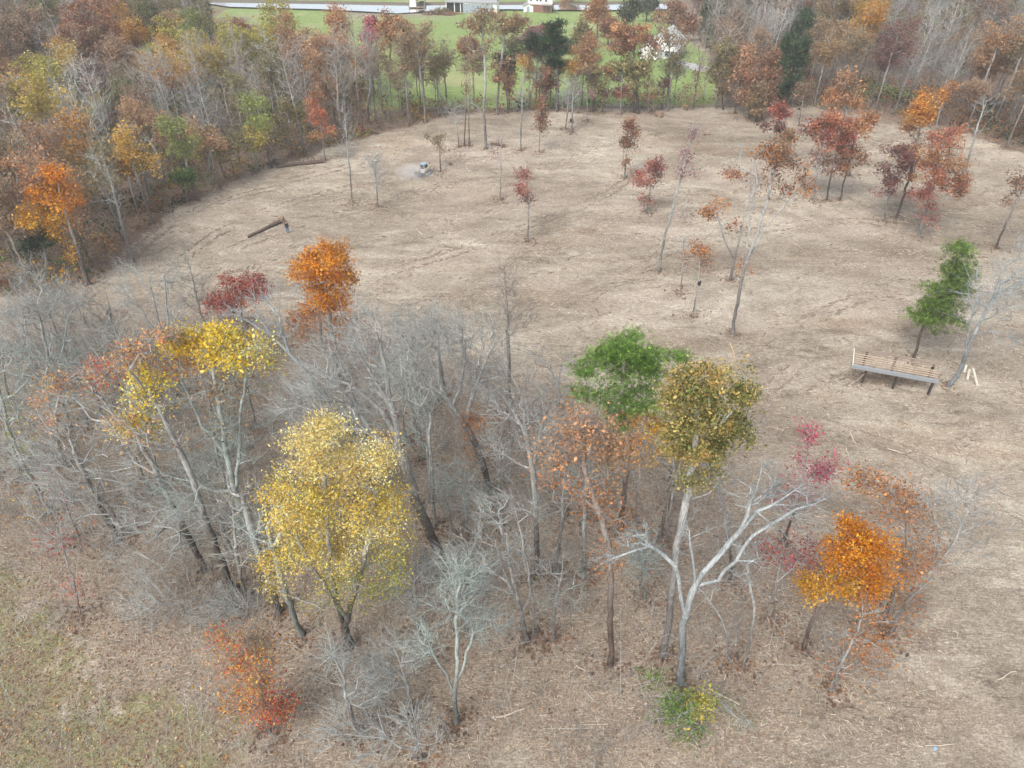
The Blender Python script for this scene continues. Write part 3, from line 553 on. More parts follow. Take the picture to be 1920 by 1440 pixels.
t('bare_tree', 'grey stemmed clump with twiggy crown, front centre of grove', (990, 1200), [(978, 1150), (960, 1110), (940, 1060), (928, 1010)], [(920, 1000, 60, 60, 70, 1, 'tan'), (880, 1060, 60, 50, 50, 0, 'white'), (970, 1060, 50, 50, 40, 1, 'olive'), (960, 960, 50, 40, 40, 0, 'white')], R=.16, bark='grey', tw=2.4, cb=.3, limbs=[[(985, 1180), (994, 1120), (990, 1060), (972, 980)], [(975, 1150), (955, 1060), (950, 1000)]])
t('bare_tree', 'slim grey bare stem right of the grey clump', (1002, 1192), [(1000, 1130), (992, 1080), (975, 1020)], [(975, 1020, 40, 40, 30, 0, 'white')], R=.09, bark='grey', tw=1.6, cb=.4)
t('bare_tree', 'pale green grey bare tree forking low at the front centre', (856, 1356), [(852, 1310), (853, 1290), (858, 1240), (857, 1180), (858, 1110)],
  [(860, 1120, 50, 40, 50, 0, 'white'), (900, 1160, 50, 40, 46, 0, 'white'), (810, 1210, 40, 36, 34, 0, 'white'), (870, 1080, 50, 30, 30, 0, 'white')], R=.16, bark='lichen', tw=2.4, cb=.2, limbs=[[(852, 1305), (835, 1265), (815, 1230), (800, 1195)], [(855, 1290), (872, 1240), (888, 1190), (910, 1150)]])
t('bare_tree', 'twiggy bare tree with sideways sprays at the bottom centre', (770, 1335), [(766, 1290), (752, 1250), (738, 1215)], [(720, 1250, 70, 50, 70, 0, 'white'), (760, 1220, 50, 30, 30, 0, 'white'), (700, 1310, 60, 40, 40, 0, 'white')], R=.13, bark='grey', tw=3, cb=.15, twl=1.2)
t('bare_tree', 'pale bare sapling below the big yellow tree', (668, 1378), [(655, 1320), (640, 1260), (618, 1200), (612, 1175)], [(625, 1220, 40, 40, 30, 0, 'white'), (680, 1280, 60, 40, 40, 0, 'white')], R=.1, bark='pale', tw=2.4, cb=.3)
t('bare_tree', 'low grey twiggy tree at the bottom edge', (790, 1425), [(785, 1390), (778, 1350), (770, 1320)], [(760, 1370, 70, 40, 60, 0, 'white'), (690, 1390, 60, 34, 40, 0, 'white'), (620, 1370, 60, 40, 40, 0, 'white')], R=.08, bark='grey', tw=3, cb=.1, twl=1.1)
t('maple_tree', 'scarlet and amber young maple at lower left of yellow tree', (505, 1372), [(498, 1330), (485, 1280), (470, 1220), (468, 1170)],
  [(470, 1185, 34, 30, 34, 7, 'tan'), (440, 1205, 44, 26, 40, 8, 'fire'), (490, 1235, 50, 44, 60, 8, 'fire'), (430, 1255, 50, 26, 46, 9, 'fire'), (480, 1285, 50, 34, 50, 10, 'fire'), (450, 1310, 40, 20, 26, 10, 'amber'), (495, 1325, 44, 24, 40, 11, 'scarlet'), (525, 1330, 34, 28, 26, 8, 'fire')], R=.09, bark='brown', tw=1.8, ls=.13, cb=.15)
t('lichen_tree', 'leaning lichen covered trunk just left of the yellow tree', (566, 1192), [(550, 1150), (536, 1115), (522, 1060), (500, 990)], [(500, 1000, 50, 60, 40, 0, 'white'), (520, 940, 40, 50, 30, 0, 'white')], R=.2, bark='lichen', tw=1.5, cb=.45)
t('lichen_tree', 'dark trunk behind the lower left of the yellow tree', (522, 1150), [(508, 1090), (486, 1040), (470, 990), (455, 930)], [(450, 920, 50, 50, 40, 1, 'tan')], R=.24, bark='dark', tw=1.6, cb=.5)
# ---- the left of the grove
t('lichen_tree', 'lichen grey forked tree crowned with bright yellow leaves, left of grove', (500, 1085), [(480, 1020), (462, 980), (440, 920), (424, 850), (412, 770), (400, 690), (398, 650)],
  [(345, 645, 36, 22, 36, 24, 'brightyellow'), (395, 645, 44, 26, 55, 26, 'brightyellow'), (455, 660, 46, 26, 44, 16, 'brightyellow'), (500, 665, 34, 30, 28, 8, 'yellow'), (360, 690, 60, 28, 46, 8, 'peach'), (440, 720, 70, 40, 70, 3, 'tan'), (400, 780, 90, 60, 90, 1, 'tan'), (460, 820, 60, 50, 50, 0, 'white'), (380, 900, 90, 60, 70, 0, 'white'), (370, 980, 80, 46, 40, 0, 'white')],
  R=.28, bark='lichen', tw=2.0, cb=.35, ls=.18, limbs=[[(440, 920), (448, 850), (452, 770), (460, 700)], [(424, 850), (380, 800), (350, 740), (340, 690)], [(412, 770), (440, 800), (380, 850)]])
t('bare_tree', 'dark leaning trunk with thin yellow and peach leaf crown, left grove', (436, 1108), [(410, 1040), (385, 975), (368, 920), (345, 860), (310, 790), (280, 730)],
  [(270, 720, 36, 30, 30, 9, 'brightyellow'), (300, 745, 46, 36, 34, 7, 'yellow'), (240, 665, 60, 30, 44, 6, 'peach'), (300, 640, 46, 20, 26, 5, 'peach'), (270, 800, 80, 50, 70, 2, 'peach'), (330, 820, 70, 60, 60, 1, 'tan'), (330, 940, 90, 60, 60, 0, 'white'), (300, 1010, 90, 44, 40, 0, 'white')], R=.25, bark='dark', tw=2.1, cb=.4, ls=.17)
t('bare_tree', 'second dark leaning trunk with small yellow tuft, left grove', (384, 1068), [(355, 1010), (330, 960), (308, 920), (280, 860), (250, 800)],
  [(238, 780, 32, 24, 34, 10, 'brightyellow'), (260, 800, 46, 30, 30, 7, 'yellow'), (200, 700, 50, 40, 40, 4, 'peach'), (170, 760, 60, 60, 55, 1, 'tan'), (260, 870, 80, 50, 60, 1, 'tan'), (220, 930, 100, 56, 70, 0, 'white'), (270, 1000, 80, 40, 40, 0, 'white')], R=.24, bark='dark', tw=2.2, cb=.4, ls=.17)
t('bare_tree', 'bare leaning tree edged with orange pink leaves, far left grove', (222, 1012), [(195, 960), (165, 905), (140, 850), (125, 790)],
  [(110, 720, 24, 36, 22, 8, 'peach'), (90, 780, 30, 36, 26, 6, 'peach'), (165, 690, 36, 36, 26, 7, 'scarlet'), (130, 800, 60, 60, 60, 1, 'tan'), (190, 850, 70, 60, 60, 1, 'tan'), (100, 860, 80, 60, 60, 0, 'white'), (120, 930, 80, 50, 50, 1, 'scarlet')], R=.22, bark='dark', tw=2.2, cb=.4, ls=.16)
t('bare_tree', 'hazy grey bare tree with olive flecks at the left edge', (90, 960), [(60, 900), (30, 840), (10, 790)], [(30, 800, 60, 60, 60, 2, 'yellowgreen'), (90, 860, 70, 60, 60, 2, 'tan'), (0, 880, 60, 50, 40, 2, 'olive')], R=.2, bark='dark', tw=2.2, cb=.4, ls=.14)
t('sapling', 'thin scarlet flecked sapling on the leafy grass, left', (148, 1150), [(140, 1100), (125, 1050), (115, 1000)], [(110, 1010, 50, 46, 40, 3, 'scarlet'), (60, 970, 60, 40, 34, 2, 'gold'), (140, 1110, 20, 26, 14, 7, 'scarlet')], R=.05, bark='grey', tw=2.4, ls=.12, cb=.1)
t('shrub', 'drooping grey twig spray beneath the left dark trunks', (350, 1150), [(330, 1120), (305, 1090)], [(290, 1110, 70, 46, 60, 0, 'white'), (380, 1130, 60, 40, 50, 0, 'white'), (330, 1180, 60, 30, 40, 0, 'white')], R=.05, cat='shrub', bark='grey', tw=3, cb=.05, twl=1.2)
t('shrub', 'grey twig thicket between the yellow tree and scarlet maple', (470, 1160), [(455, 1135), (440, 1110)], [(430, 1140, 50, 30, 50, 0, 'white'), (400, 1170, 50, 30, 40, 0, 'white')], R=.05, cat='shrub', bark='grey', tw=3, cb=.05, twl=1.2)
t('bare_tree', 'pale multi stemmed bare tree at the left edge, tallest there', (130, 800), [(110, 740), (92, 680), (80, 620), (70, 570)], [(60, 560, 70, 46, 90, 0, 'white'), (110, 600, 50, 50, 60, 0, 'white'), (30, 640, 60, 60, 60, 0, 'white'), (80, 680, 70, 50, 60, 0, 'white')], R=.2, bark='pale', tw=2.6, cb=.25, limbs=[[(100, 710), (118, 650), (128, 590)], [(92, 680), (50, 630), (20, 580)]])
t('bare_tree', 'grey green bare tree at the very left edge of the picture', (40, 900), [(25, 840), (10, 780), (-5, 720), (-10, 670)], [(0, 690, 70, 50, 70, 1, 'olive'), (60, 740, 60, 60, 70, 1, 'tan'), (20, 800, 60, 50, 50, 1, 'olive')], R=.2, bark='lichen', tw=2.6, cb=.3)
t('bare_tree', 'grey green twiggy tree between pale tree and peach edged tree', (118, 868), [(105, 810), (92, 760), (84, 710)], [(80, 740, 60, 50, 70, 1, 'olive'), (100, 690, 50, 40, 50, 1, 'tan')], R=.14, bark='lichen', tw=2.6, cb=.3)
t('bare_tree', 'white limbed bare tree sweeping left below the orange forest tree', (265, 700), [(240, 665), (215, 630), (185, 595), (150, 570), (120, 550)], [(130, 555, 46, 26, 26, 0, 'white'), (185, 560, 50, 40, 50, 0, 'white'), (210, 600, 50, 36, 40, 0, 'white')], R=.17, bark='pale', tw=2.3, cb=.25, limbs=[[(215, 630), (205, 580), (195, 540)]])
t('bare_tree', 'white twin limbed bare tree rising above the peach leaf crown', (345, 740), [(325, 690), (305, 630), (290, 570), (280, 520)], [(270, 520, 34, 26, 30, 0, 'white'), (315, 520, 24, 30, 26, 0, 'white'), (250, 560, 36, 30, 26, 0, 'white'), (310, 600, 50, 46, 50, 0, 'white')], R=.17, bark='pale', tw=2.2, cb=.3, limbs=[[(318, 670), (314, 610), (312, 560), (308, 510)], [(310, 650), (275, 600), (250, 555)]])
t('bare_tree', 'long white limbed bare tree leaning in front of the red tree', (665, 815), [(625, 760), (580, 705), (545, 665), (510, 630), (470, 605), (440, 590)],
  [(440, 585, 44, 20, 12, 0, 'white'), (500, 555, 36, 36, 18, 0, 'white'), (520, 600, 46, 46, 26, 0, 'white'), (560, 700, 60, 40, 36, 0, 'white')], R=.22, bark='white', tw=2.2, cb=.3, limbs=[[(545, 665), (525, 610), (522, 560), (515, 520)], [(510, 630), (480, 580), (470, 540)]])
t('red_tree', 'rounded dark red tree left of the bright orange tree', (455, 680), [(455, 640), (452, 590), (450, 550)], [(455, 538, 42, 24, 56, 20, 'red'), (408, 558, 32, 18, 30, 18, 'red'), (450, 578, 62, 34, 70, 14, 'redorange'), (440, 620, 60, 30, 34, 7, 'rust')], R=.14, bark='grey', tw=1, ls=.18, cb=.3)
t('orange_tree', 'bright orange tree standing before the clearing, left of centre', (640, 722), [(632, 670), (622, 620), (612, 560), (605, 500), (602, 465)],
  [(575, 490, 50, 26, 50, 24, 'orange'), (620, 475, 40, 24, 44, 24, 'orange'), (570, 515, 46, 22, 34, 22, 'orange'), (640, 520, 34, 36, 40, 24, 'orange'), (600, 550, 50, 26, 44, 20, 'amber'), (640, 565, 32, 26, 28, 20, 'orange'), (580, 600, 46, 32, 40, 14, 'rustorange'), (630, 620, 46, 34, 34, 12, 'rustorange'), (560, 640, 36, 30, 24, 8, 'tan')], R=.2, bark='dark', tw=.8, cb=.35, ls=.2)
t('sapling', 'rusty sapling underneath the bright orange tree', (700, 725), [(702, 690), (704, 640), (706, 610)], [(702, 650, 20, 50, 30, 7, 'rust'), (650, 690, 50, 30, 30, 5, 'paleorange')], R=.06, bark='brown', tw=1.6, ls=.15, cb=.2)
# infill bare trees of the grove
for bx, by, tx, ty, lb in ((600, 880, 560, 740, 'bare grey tree behind the top of the yellow tree'), (700, 940, 670, 760, 'slim bare tree behind the yellow tree at its right'), (760, 830, 745, 660, 'slim bare tree left of the wide pale crown'),
                           (880, 1010, 862, 880, 'thin bare tree right of the great grey tree base'), (1060, 960, 1052, 840, 'thin bare tree beneath the pale orange oak'), (300, 900, 262, 760, 'bare twiggy tree behind the left dark trunks'),
                           (190, 780, 160, 640, 'bare tree behind the orange pink leaf edge'), (560, 1010, 535, 880, 'bare tree hidden left behind the yellow crown'), (780, 1180, 776, 1060, 'wispy bare tree right of the yellow tree, low'), (410, 860, 380, 700, 'twiggy bare tree under the bright yellow crown'),
                           (1210, 1120, 1204, 1010, 'wispy sapling left of the dead white tree'), (60, 690, 40, 560, 'bare tree behind the left edge thicket'), (20, 760, -10, 620, 'bare tree half out of the left edge'), (480, 800, 450, 660, 'bare tree behind the yellow crowned lichen tree')):
    dxy = (tx - bx, ty - by); _s = abs(dxy[1])
    t('bare_tree', lb, (bx, by), [(bx + dxy[0] * .5, by + dxy[1] * .5), (tx, ty)], [(tx, ty + .15 * _s, .34 * _s, .26 * _s, 55, 0, 'white'), (bx + dxy[0] * .6, by + dxy[1] * .55, .42 * _s, .26 * _s, 40, 1 if bx < 500 else 0, 'tan')], R=.11, bark=('grey', 'lichen', 'brown')[int(bx) % 3], tw=2.3, cb=.3, ls=.14)
# ---- trees left standing in the clearing
t('pine_tree', 'leaning young pine behind the slatted shelter', (1712, 674), [(1722, 640), (1735, 600), (1765, 540), (1790, 490), (1802, 458)],
  [(1803, 472, 20, 18, 16, 162, 'palepine'), (1806, 500, 26, 22, 22, 162, 'palepine'), (1798, 520, 30, 20, 22, 162, 'palepine'), (1790, 542, 34, 18, 22, 148, 'palepine'), (1772, 562, 40, 18, 24, 148, 'palepine'), (1745, 578, 44, 18, 24, 148, 'palepine'), (1764, 592, 44, 14, 20, 135, 'palepine'), (1722, 588, 26, 14, 12, 135, 'palepine'), (1768, 545, 34, 16, 18, 130, 'palepine'), (1782, 522, 26, 16, 14, 130, 'palepine'), (1735, 598, 36, 12, 16, 120, 'palepine'), (1762, 622, 14, 7, 4, 81, 'palepine')], R=.15, bark='brown', tw=0, cb=.35, ls=.24, kind='needle', spread=.55, bf=.15)
t('bare_tree', 'white bare tree curving up beside the shelter, right edge', (1778, 722), [(1795, 705), (1806, 680), (1815, 650), (1840, 600), (1862, 560), (1880, 500)],
  [(1850, 540, 50, 50, 70, 0, 'white'), (1890, 560, 40, 50, 60, 0, 'white'), (1830, 600, 40, 40, 30, 0, 'white'), (1900, 500, 40, 40, 50, 0, 'white'), (1890, 630, 40, 16, 14, 0, 'white')], R=.2, bark='white', tw=2.0, cb=.3, limbs=[[(1808, 675), (1815, 630), (1825, 580), (1835, 540)], [(1825, 630), (1860, 622), (1900, 628)]])
t('oak_tree', 'tall many limbed oak with rusty leaves, right of clearing', (1374, 624), [(1380, 580), (1388, 540), (1395, 505), (1410, 465), (1425, 420), (1440, 370), (1455, 310), (1462, 270)],
  [(1455, 275, 34, 30, 38, 10, 'brown'), (1445, 300, 36, 28, 26, 9, 'rustorange'), (1500, 320, 26, 22, 16, 9, 'brown'), (1512, 355, 22, 10, 10, 9, 'rustorange'), (1470, 360, 26, 14, 10, 8, 'rust'), (1470, 300, 40, 40, 30, 5, 'rustorange'), (1430, 350, 30, 40, 24, 3, 'brown'), (1400, 510, 24, 16, 9, 8, 'rustorange'), (1390, 300, 20, 40, 10, 0, 'white')], R=.19, bark='grey', tw=1.3, cb=.3, ls=.24, limbs=[[(1395, 505), (1402, 450), (1408, 400), (1420, 330)], [(1400, 490), (1440, 420), (1475, 380), (1505, 350)]])
t('oak_tree', 'forked oak with rusty left limb, beside the tall oak', (1370, 523), [(1374, 500), (1384, 460), (1392, 420), (1404, 370), (1412, 330)], [(1340, 388, 26, 20, 18, 12, 'rustorange'), (1378, 326, 28, 8, 12, 12, 'rust'), (1380, 430, 12, 12, 6, 8, 'rust'), (1415, 340, 26, 26, 18, 3, 'brown'), (1330, 405, 14, 8, 6, 12, 'rustorange')], R=.17, bark='grey', tw=1.3, cb=.2, ls=.24, limbs=[[(1374, 498), (1358, 450), (1345, 400)]])
t('oak_tree', 'small rusty oak wearing a black band on its trunk', (1299, 592), [(1304, 560), (1311, 530), (1312, 490), (1313, 455)], [(1310, 470, 24, 20, 22, 9, 'rustorange'), (1325, 495, 14, 10, 7, 9, 'rust'), (1290, 480, 12, 8, 6, 9, 'rust')], R=.09, bark='pale', tw=1.4, ls=.2, cb=.55)
t('sapling', 'thin bare sapling left of the banded oak', (1276, 547), [(1279, 510), (1282, 470), (1284, 440)], [(1282, 470, 10, 26, 18, 0, 'white')], R=.06, bark='grey', tw=1.6, cb=.3)
t('gum_tree', 'tall slim leaning tree with sparse mauve leaves', (1235, 508), [(1245, 450), (1262, 390), (1280, 320), (1292, 270), (1298, 235)], [(1292, 275, 14, 34, 24, 6, 'mauve'), (1278, 330, 26, 30, 26, 5, 'mauve'), (1268, 390, 32, 30, 22, 4, 'mauve')], R=.16, bark='pale', tw=1.6, ls=.2, cb=.4)
t('red_tree', 'small dark red tree left of the mauve leaning tree', (1213, 400), [(1216, 370), (1222, 335), (1228, 295)], [(1226, 310, 12, 16, 14, 15, 'red'), (1205, 342, 24, 16, 20, 15, 'red'), (1232, 340, 14, 22, 16, 14, 'maroon'), (1212, 372, 14, 12, 8, 12, 'red')], R=.1, bark='grey', tw=.6, ls=.24, cb=.25)
t('sapling', 'slender tree with dark red top in mid clearing', (990, 453), [(990, 410), (991, 370), (985, 320), (981, 308)], [(984, 325, 14, 16, 12, 12, 'red'), (982, 356, 20, 10, 12, 12, 'red'), (992, 372, 8, 16, 7, 11, 'maroon'), (965, 340, 14, 14, 6, 3, 'mauve')], R=.09, bark='grey', tw=.6, ls=.22, cb=.5)
t('sapling', 'very thin upright stem with few pinkish leaves', (938, 375), [(939, 330), (940, 270), (941, 225)], [(930, 290, 10, 26, 14, 4, 'mauve'), (942, 250, 6, 20, 8, 1, 'mauve')], R=.07, bark='grey', tw=1.0, ls=.22, cb=.3)
t('oak_tree', 'narrow twin stemmed oak with brown red leaves', (1171, 333), [(1173, 300), (1178, 260), (1183, 212)], [(1182, 225, 10, 16, 14, 12, 'rust'), (1178, 255, 20, 16, 20, 12, 'rust'), (1186, 275, 18, 16, 16, 12, 'brown'), (1172, 300, 8, 16, 8, 9, 'rust')], R=.11, bark='pale', tw=.8, ls=.26, cb=.2, limbs=[[(1170, 320), (1168, 290), (1172, 250)]])
t('bare_tree', 'thin bare tree at the left side of the clearing', (660, 379), [(657, 330), (651, 280), (648, 235), (646, 190)], [(648, 240, 14, 40, 36, 0, 'white'), (650, 300, 14, 30, 20, 0, 'white')], R=.1, bark='grey', tw=1.6, cb=.25)
t('bare_tree', 'broom shaped bare tree near the left of the clearing', (709, 386), [(707, 360), (704, 330), (703, 295)], [(703, 310, 13, 24, 50, 0, 'white'), (704, 345, 11, 20, 20, 0, 'white')], R=.09, bark='grey', tw=2.0, cb=.1)
t('sapling', 'small olive leaved tree right of the compact machine', (826, 321), [(825, 290), (822, 260), (818, 238)], [(817, 255, 14, 14, 18, 7, 'olive'), (824, 275, 12, 12, 12, 5, 'tan')], R=.09, bark='brown', tw=1.4, ls=.24, cb=.3)
t('bare_tree', 'short bare grey tree near the far end of the clearing', (860, 275), [(858, 250), (854, 225), (850, 200)], [(851, 215, 16, 18, 34, 0, 'white')], R=.1, bark='grey', tw=2, cb=.25)
t('sapling', 'left of a pair of slim dark stems at far clearing', (870, 271), [(872, 230), (874, 180), (876, 130)], [(875, 140, 10, 30, 16, 4, 'tan')], R=.1, bark='brown', tw=1.2, ls=.25, cb=.5)
t('sapling', 'right of a pair of slim dark stems at far clearing', (880, 273), [(879, 240), (879, 190), (880, 140)], [(882, 150, 10, 26, 14, 4, 'rust')], R=.09, bark='brown', tw=1.2, ls=.25, cb=.5)
t('oak_tree', 'tallest grey trunk at far clearing with tan spreading crown', (911, 279), [(909, 235), (907, 200), (910, 160), (909, 110), (906, 60), (902, 35)], [(890, 45, 26, 16, 30, 9, 'tan'), (905, 35, 26, 14, 26, 9, 'tan'), (905, 75, 30, 20, 26, 5, 'tan'), (890, 190, 20, 14, 10, 0, 'white')], R=.22, bark='grey', tw=1.5, ls=.3, cb=.4, limbs=[[(908, 215), (895, 200), (885, 185)]])
t('bare_tree', 'bare grey trunk at far clearing, right of the tallest', (977, 282), [(977, 240), (979, 200), (980, 150), (984, 120)], [(980, 120, 10, 12, 12, 8, 'gold'), (982, 180, 14, 40, 30, 0, 'white')], R=.13, bark='grey', tw=1.6, ls=.28, cb=.45, limbs=[[(976, 265), (972, 245), (972, 225)]])
t('sapling', 'slender rust leaved tree at far clearing', (1011, 285), [(1012, 255), (1013, 220), (1013, 182)], [(1013, 195, 9, 14, 14, 12, 'rust'), (1011, 222, 12, 18, 18, 12, 'rust'), (1014, 242, 8, 10, 7, 8, 'rust')], R=.08, bark='pale', tw=.8, ls=.28, cb=.4)
t('bare_tree', 'left trunk of the bare pair holding the deer stand', (1060, 242), [(1063, 220), (1065, 195), (1068, 160)], [(1064, 175, 14, 24, 44, 0, 'white')], R=.12, bark='grey', tw=2, cb=.5)
t('bare_tree', 'right trunk of the bare pair holding the deer stand', (1072, 248), [(1073, 222), (1073, 195), (1076, 155)], [(1074, 172, 14, 26, 46, 0, 'white')], R=.13, bark='grey', tw=2, cb=.5)
t('sapling', 'thin pole with faint pink leaves at the far tree line', (1101, 227), [(1101, 205), (1100, 185), (1099, 168)], [(1100, 175, 16, 5, 14, 8, 'mauve')], R=.06, bark='grey', tw=1.2, ls=.25, cb=.6)
# red and orange groups at the right of the clearing
t('red_tree', 'twin grey stemmed red tree, leftmost of the red group', (1527, 376), [(1532, 330), (1540, 280), (1548, 225)], [(1545, 225, 26, 20, 26, 13, 'redorange'), (1530, 245, 22, 16, 18, 12, 'maroon'), (1555, 265, 30, 22, 26, 12, 'redorange'), (1540, 300, 22, 20, 14, 8, 'mauve')], R=.13, bark='pale', tw=.8, ls=.3, cb=.35, limbs=[[(1528, 365), (1530, 320), (1536, 270)]])
t('red_tree', 'bright red tree in the middle of the red group', (1550, 375), [(1556, 340), (1566, 290), (1574, 235)], [(1572, 235, 30, 24, 34, 14, 'redorange'), (1568, 270, 34, 26, 34, 13, 'red'), (1570, 305, 26, 20, 20, 11, 'rust')], R=.13, bark='dark', tw=.6, ls=.3, cb=.35)
t('red_tree', 'rust red tree, rightmost of the red group', (1574, 375), [(1584, 335), (1596, 290), (1608, 235)], [(1612, 235, 28, 20, 32, 14, 'rustorange'), (1606, 265, 30, 22, 30, 13, 'rust'), (1600, 300, 26, 20, 22, 11, 'rust')], R=.12, bark='brown', tw=.6, ls=.3, cb=.35)
t('orange_tree', 'dull orange tree behind the red group', (1594, 330), [(1594, 290), (1590, 240), (1580, 170)], [(1570, 185, 22, 20, 22, 12, 'rustorange'), (1600, 195, 20, 16, 18, 12, 'rustorange'), (1585, 155, 24, 26, 24, 8, 'paleorange')], R=.14, bark='grey', tw=1, ls=.3, cb=.4)
t('red_tree', 'dark red tree behind the top of the tall oak', (1480, 312), [(1476, 285), (1466, 250), (1458, 205)], [(1458, 215, 22, 18, 26, 13, 'red'), (1450, 238, 18, 16, 18, 13, 'maroon'), (1480, 255, 16, 22, 18, 10, 'tan')], R=.11, bark='grey', tw=.6, ls=.3, cb=.4)
t('sapling', 'brown twiggy tree at the tree line above the dark red tree', (1498, 236), [(1500, 220), (1505, 190), (1510, 165)], [(1508, 180, 16, 20, 24, 7, 'brown')], R=.09, bark='brown', tw=1.6, ls=.3, cb=.3)
t('red_tree', 'maroon tree at left of the orange group', (1659, 414), [(1664, 380), (1672, 340), (1682, 285)], [(1684, 290, 26, 18, 30, 14, 'maroon'), (1672, 320, 32, 22, 36, 13, 'maroon'), (1652, 362, 20, 8, 8, 10, 'maroon')], R=.12, bark='grey', tw=.6, ls=.28, cb=.35)
t('orange_tree', 'dark trunked tall orange tree, centre of the orange group', (1681, 408), [(1692, 375), (1706, 330), (1718, 280), (1728, 220), (1732, 180)], [(1728, 190, 18, 14, 20, 14, 'orange'), (1720, 220, 26, 16, 24, 13, 'orange'), (1742, 212, 16, 16, 16, 13, 'orange'), (1728, 245, 30, 14, 20, 11, 'rustorange'), (1722, 295, 36, 24, 40, 12, 'rustorange'), (1705, 320, 20, 16, 12, 9, 'rustorange')], R=.16, bark='dark', tw=.7, ls=.28, cb=.4)
t('red_tree', 'twin stemmed rusty red tree, right of the orange group', (1722, 444), [(1732, 405), (1745, 360), (1762, 300), (1775, 250)], [(1780, 262, 30, 20, 30, 13, 'redorange'), (1770, 295, 40, 22, 40, 13, 'rustorange'), (1765, 330, 44, 24, 44, 13, 'redorange'), (1748, 365, 36, 20, 30, 11, 'red'), (1790, 345, 22, 22, 18, 11, 'rust'), (1740, 408, 24, 6, 8, 9, 'red')], R=.15, bark='pale', tw=.7, ls=.28, cb=.35, limbs=[[(1726, 430), (1744, 380), (1756, 330)]])
t('bare_tree', 'pale bare leaning tree behind the orange group', (1808, 322), [(1818, 290), (1832, 240), (1850, 190)], [(1850, 200, 22, 22, 26, 0, 'white'), (1840, 230, 18, 14, 10, 0, 'white')], R=.15, bark='pale', tw=1.2, cb=.5, tipr=.014)
t('orange_tree', 'pale stemmed tree with orange crown over the far edge', (1752, 250), [(1758, 225), (1766, 195), (1775, 165)], [(1765, 172, 20, 10, 18, 13, 'orange'), (1785, 160, 16, 9, 12, 12, 'rustorange')], R=.14, bark='pale', tw=1, ls=.32, cb=.5)
t('oak_tree', 'dark leaning trunk with brown leaves at right edge', (1868, 466), [(1882, 430), (1900, 390), (1922, 345), (1936, 310)], [(1912, 335, 26, 14, 22, 10, 'brown'), (1935, 320, 26, 30, 26, 11, 'rust'), (1900, 375, 20, 16, 14, 6, 'brown')], R=.13, bark='dark', tw=1.2, ls=.25, cb=.35)
# ---- marked trees of the left wood
t('orange_tree', 'orange tree at the near corner of the left wood', (166, 533), [(158, 505), (148, 470), (130, 420), (115, 370), (105, 320)],
  [(100, 330, 36, 20, 40, 18, 'orange'), (75, 360, 36, 26, 44, 18, 'orange'), (115, 365, 40, 28, 50, 18, 'orange'), (90, 400, 46, 26, 44, 16, 'gold'), (125, 430, 36, 30, 36, 12, 'gold'), (130, 470, 26, 26, 20, 9, 'gold')], R=.2, bark='dark', tw=.7, ls=.23, cb=.3)
t('orange_tree', 'rusty orange tree at the left edge beside the near orange one', (60, 520), [(50, 460), (38, 390), (30, 320)], [(25, 310, 36, 24, 36, 9, 'paleorange'), (35, 350, 36, 24, 30, 8, 'rustorange'), (50, 400, 40, 30, 30, 6, 'tan')], R=.18, bark='dark', tw=.8, ls=.25, cb=.35)
t('bare_tree', 'lone bare leaning tree at the near corner of the clearing', (249, 489), [(238, 455), (228, 420), (215, 370), (205, 330), (195, 300)], [(195, 320, 30, 26, 34, 0, 'white'), (220, 370, 34, 20, 26, 0, 'white'), (175, 375, 20, 8, 8, 0, 'white')], R=.16, bark='pale', tw=1.6, cb=.4)
t('dead_tree', 'white dead snag with crooked top inside the left wood', (308, 345), [(302, 315), (294, 285), (284, 268), (268, 258), (262, 240)], [(272, 255, 12, 12, 7, 0, 'white'), (290, 262, 8, 14, 5, 0, 'white')], R=.2, bark='white', tw=.6, cb=.4, tipr=.03)
t('dead_tree', 'white dead pole standing left of the crooked snag', (232, 330), [(230, 310), (234, 290), (232, 270)], [(233, 275, 5, 8, 4, 0, 'white')], R=.15, bark='white', tw=.5, cb=.6, tipr=.03)
t('maple_tree', 'orange scarlet maple at the edge of the left wood', (609, 300), [(606, 270), (600, 230), (592, 165)], [(592, 172, 10, 12, 12, 9, 'rustorange'), (592, 202, 18, 18, 26, 10, 'coral'), (602, 230, 20, 16, 20, 9, 'coral'), (608, 254, 18, 9, 10, 8, 'rustorange')], R=.1, bark='grey', tw=.6, ls=.3, cb=.3)
t('oak_tree', 'great russet oak rising above the left wood', (190, 205), [(188, 170), (182, 120), (176, 60), (172, 25)], [(165, 20, 44, 20, 50, 12, 'rust'), (185, 50, 46, 24, 56, 12, 'redorange'), (150, 60, 36, 20, 36, 11, 'rust'), (190, 90, 40, 22, 36, 11, 'brown'), (165, 115, 34, 16, 22, 9, 'rust')], R=.3, bark='dark', tw=.6, ls=.38, cb=.35)
t('oak_tree', 'broad dull brown oak at the top left corner', (50, 190), [(48, 150), (44, 90), (40, 50)], [(35, 50, 44, 26, 50, 11, 'brown'), (60, 85, 40, 30, 50, 11, 'brown'), (20, 100, 36, 30, 36, 10, 'rust'), (60, 125, 36, 20, 26, 8, 'brown')], R=.28, bark='dark', tw=.8, ls=.38, cb=.35)
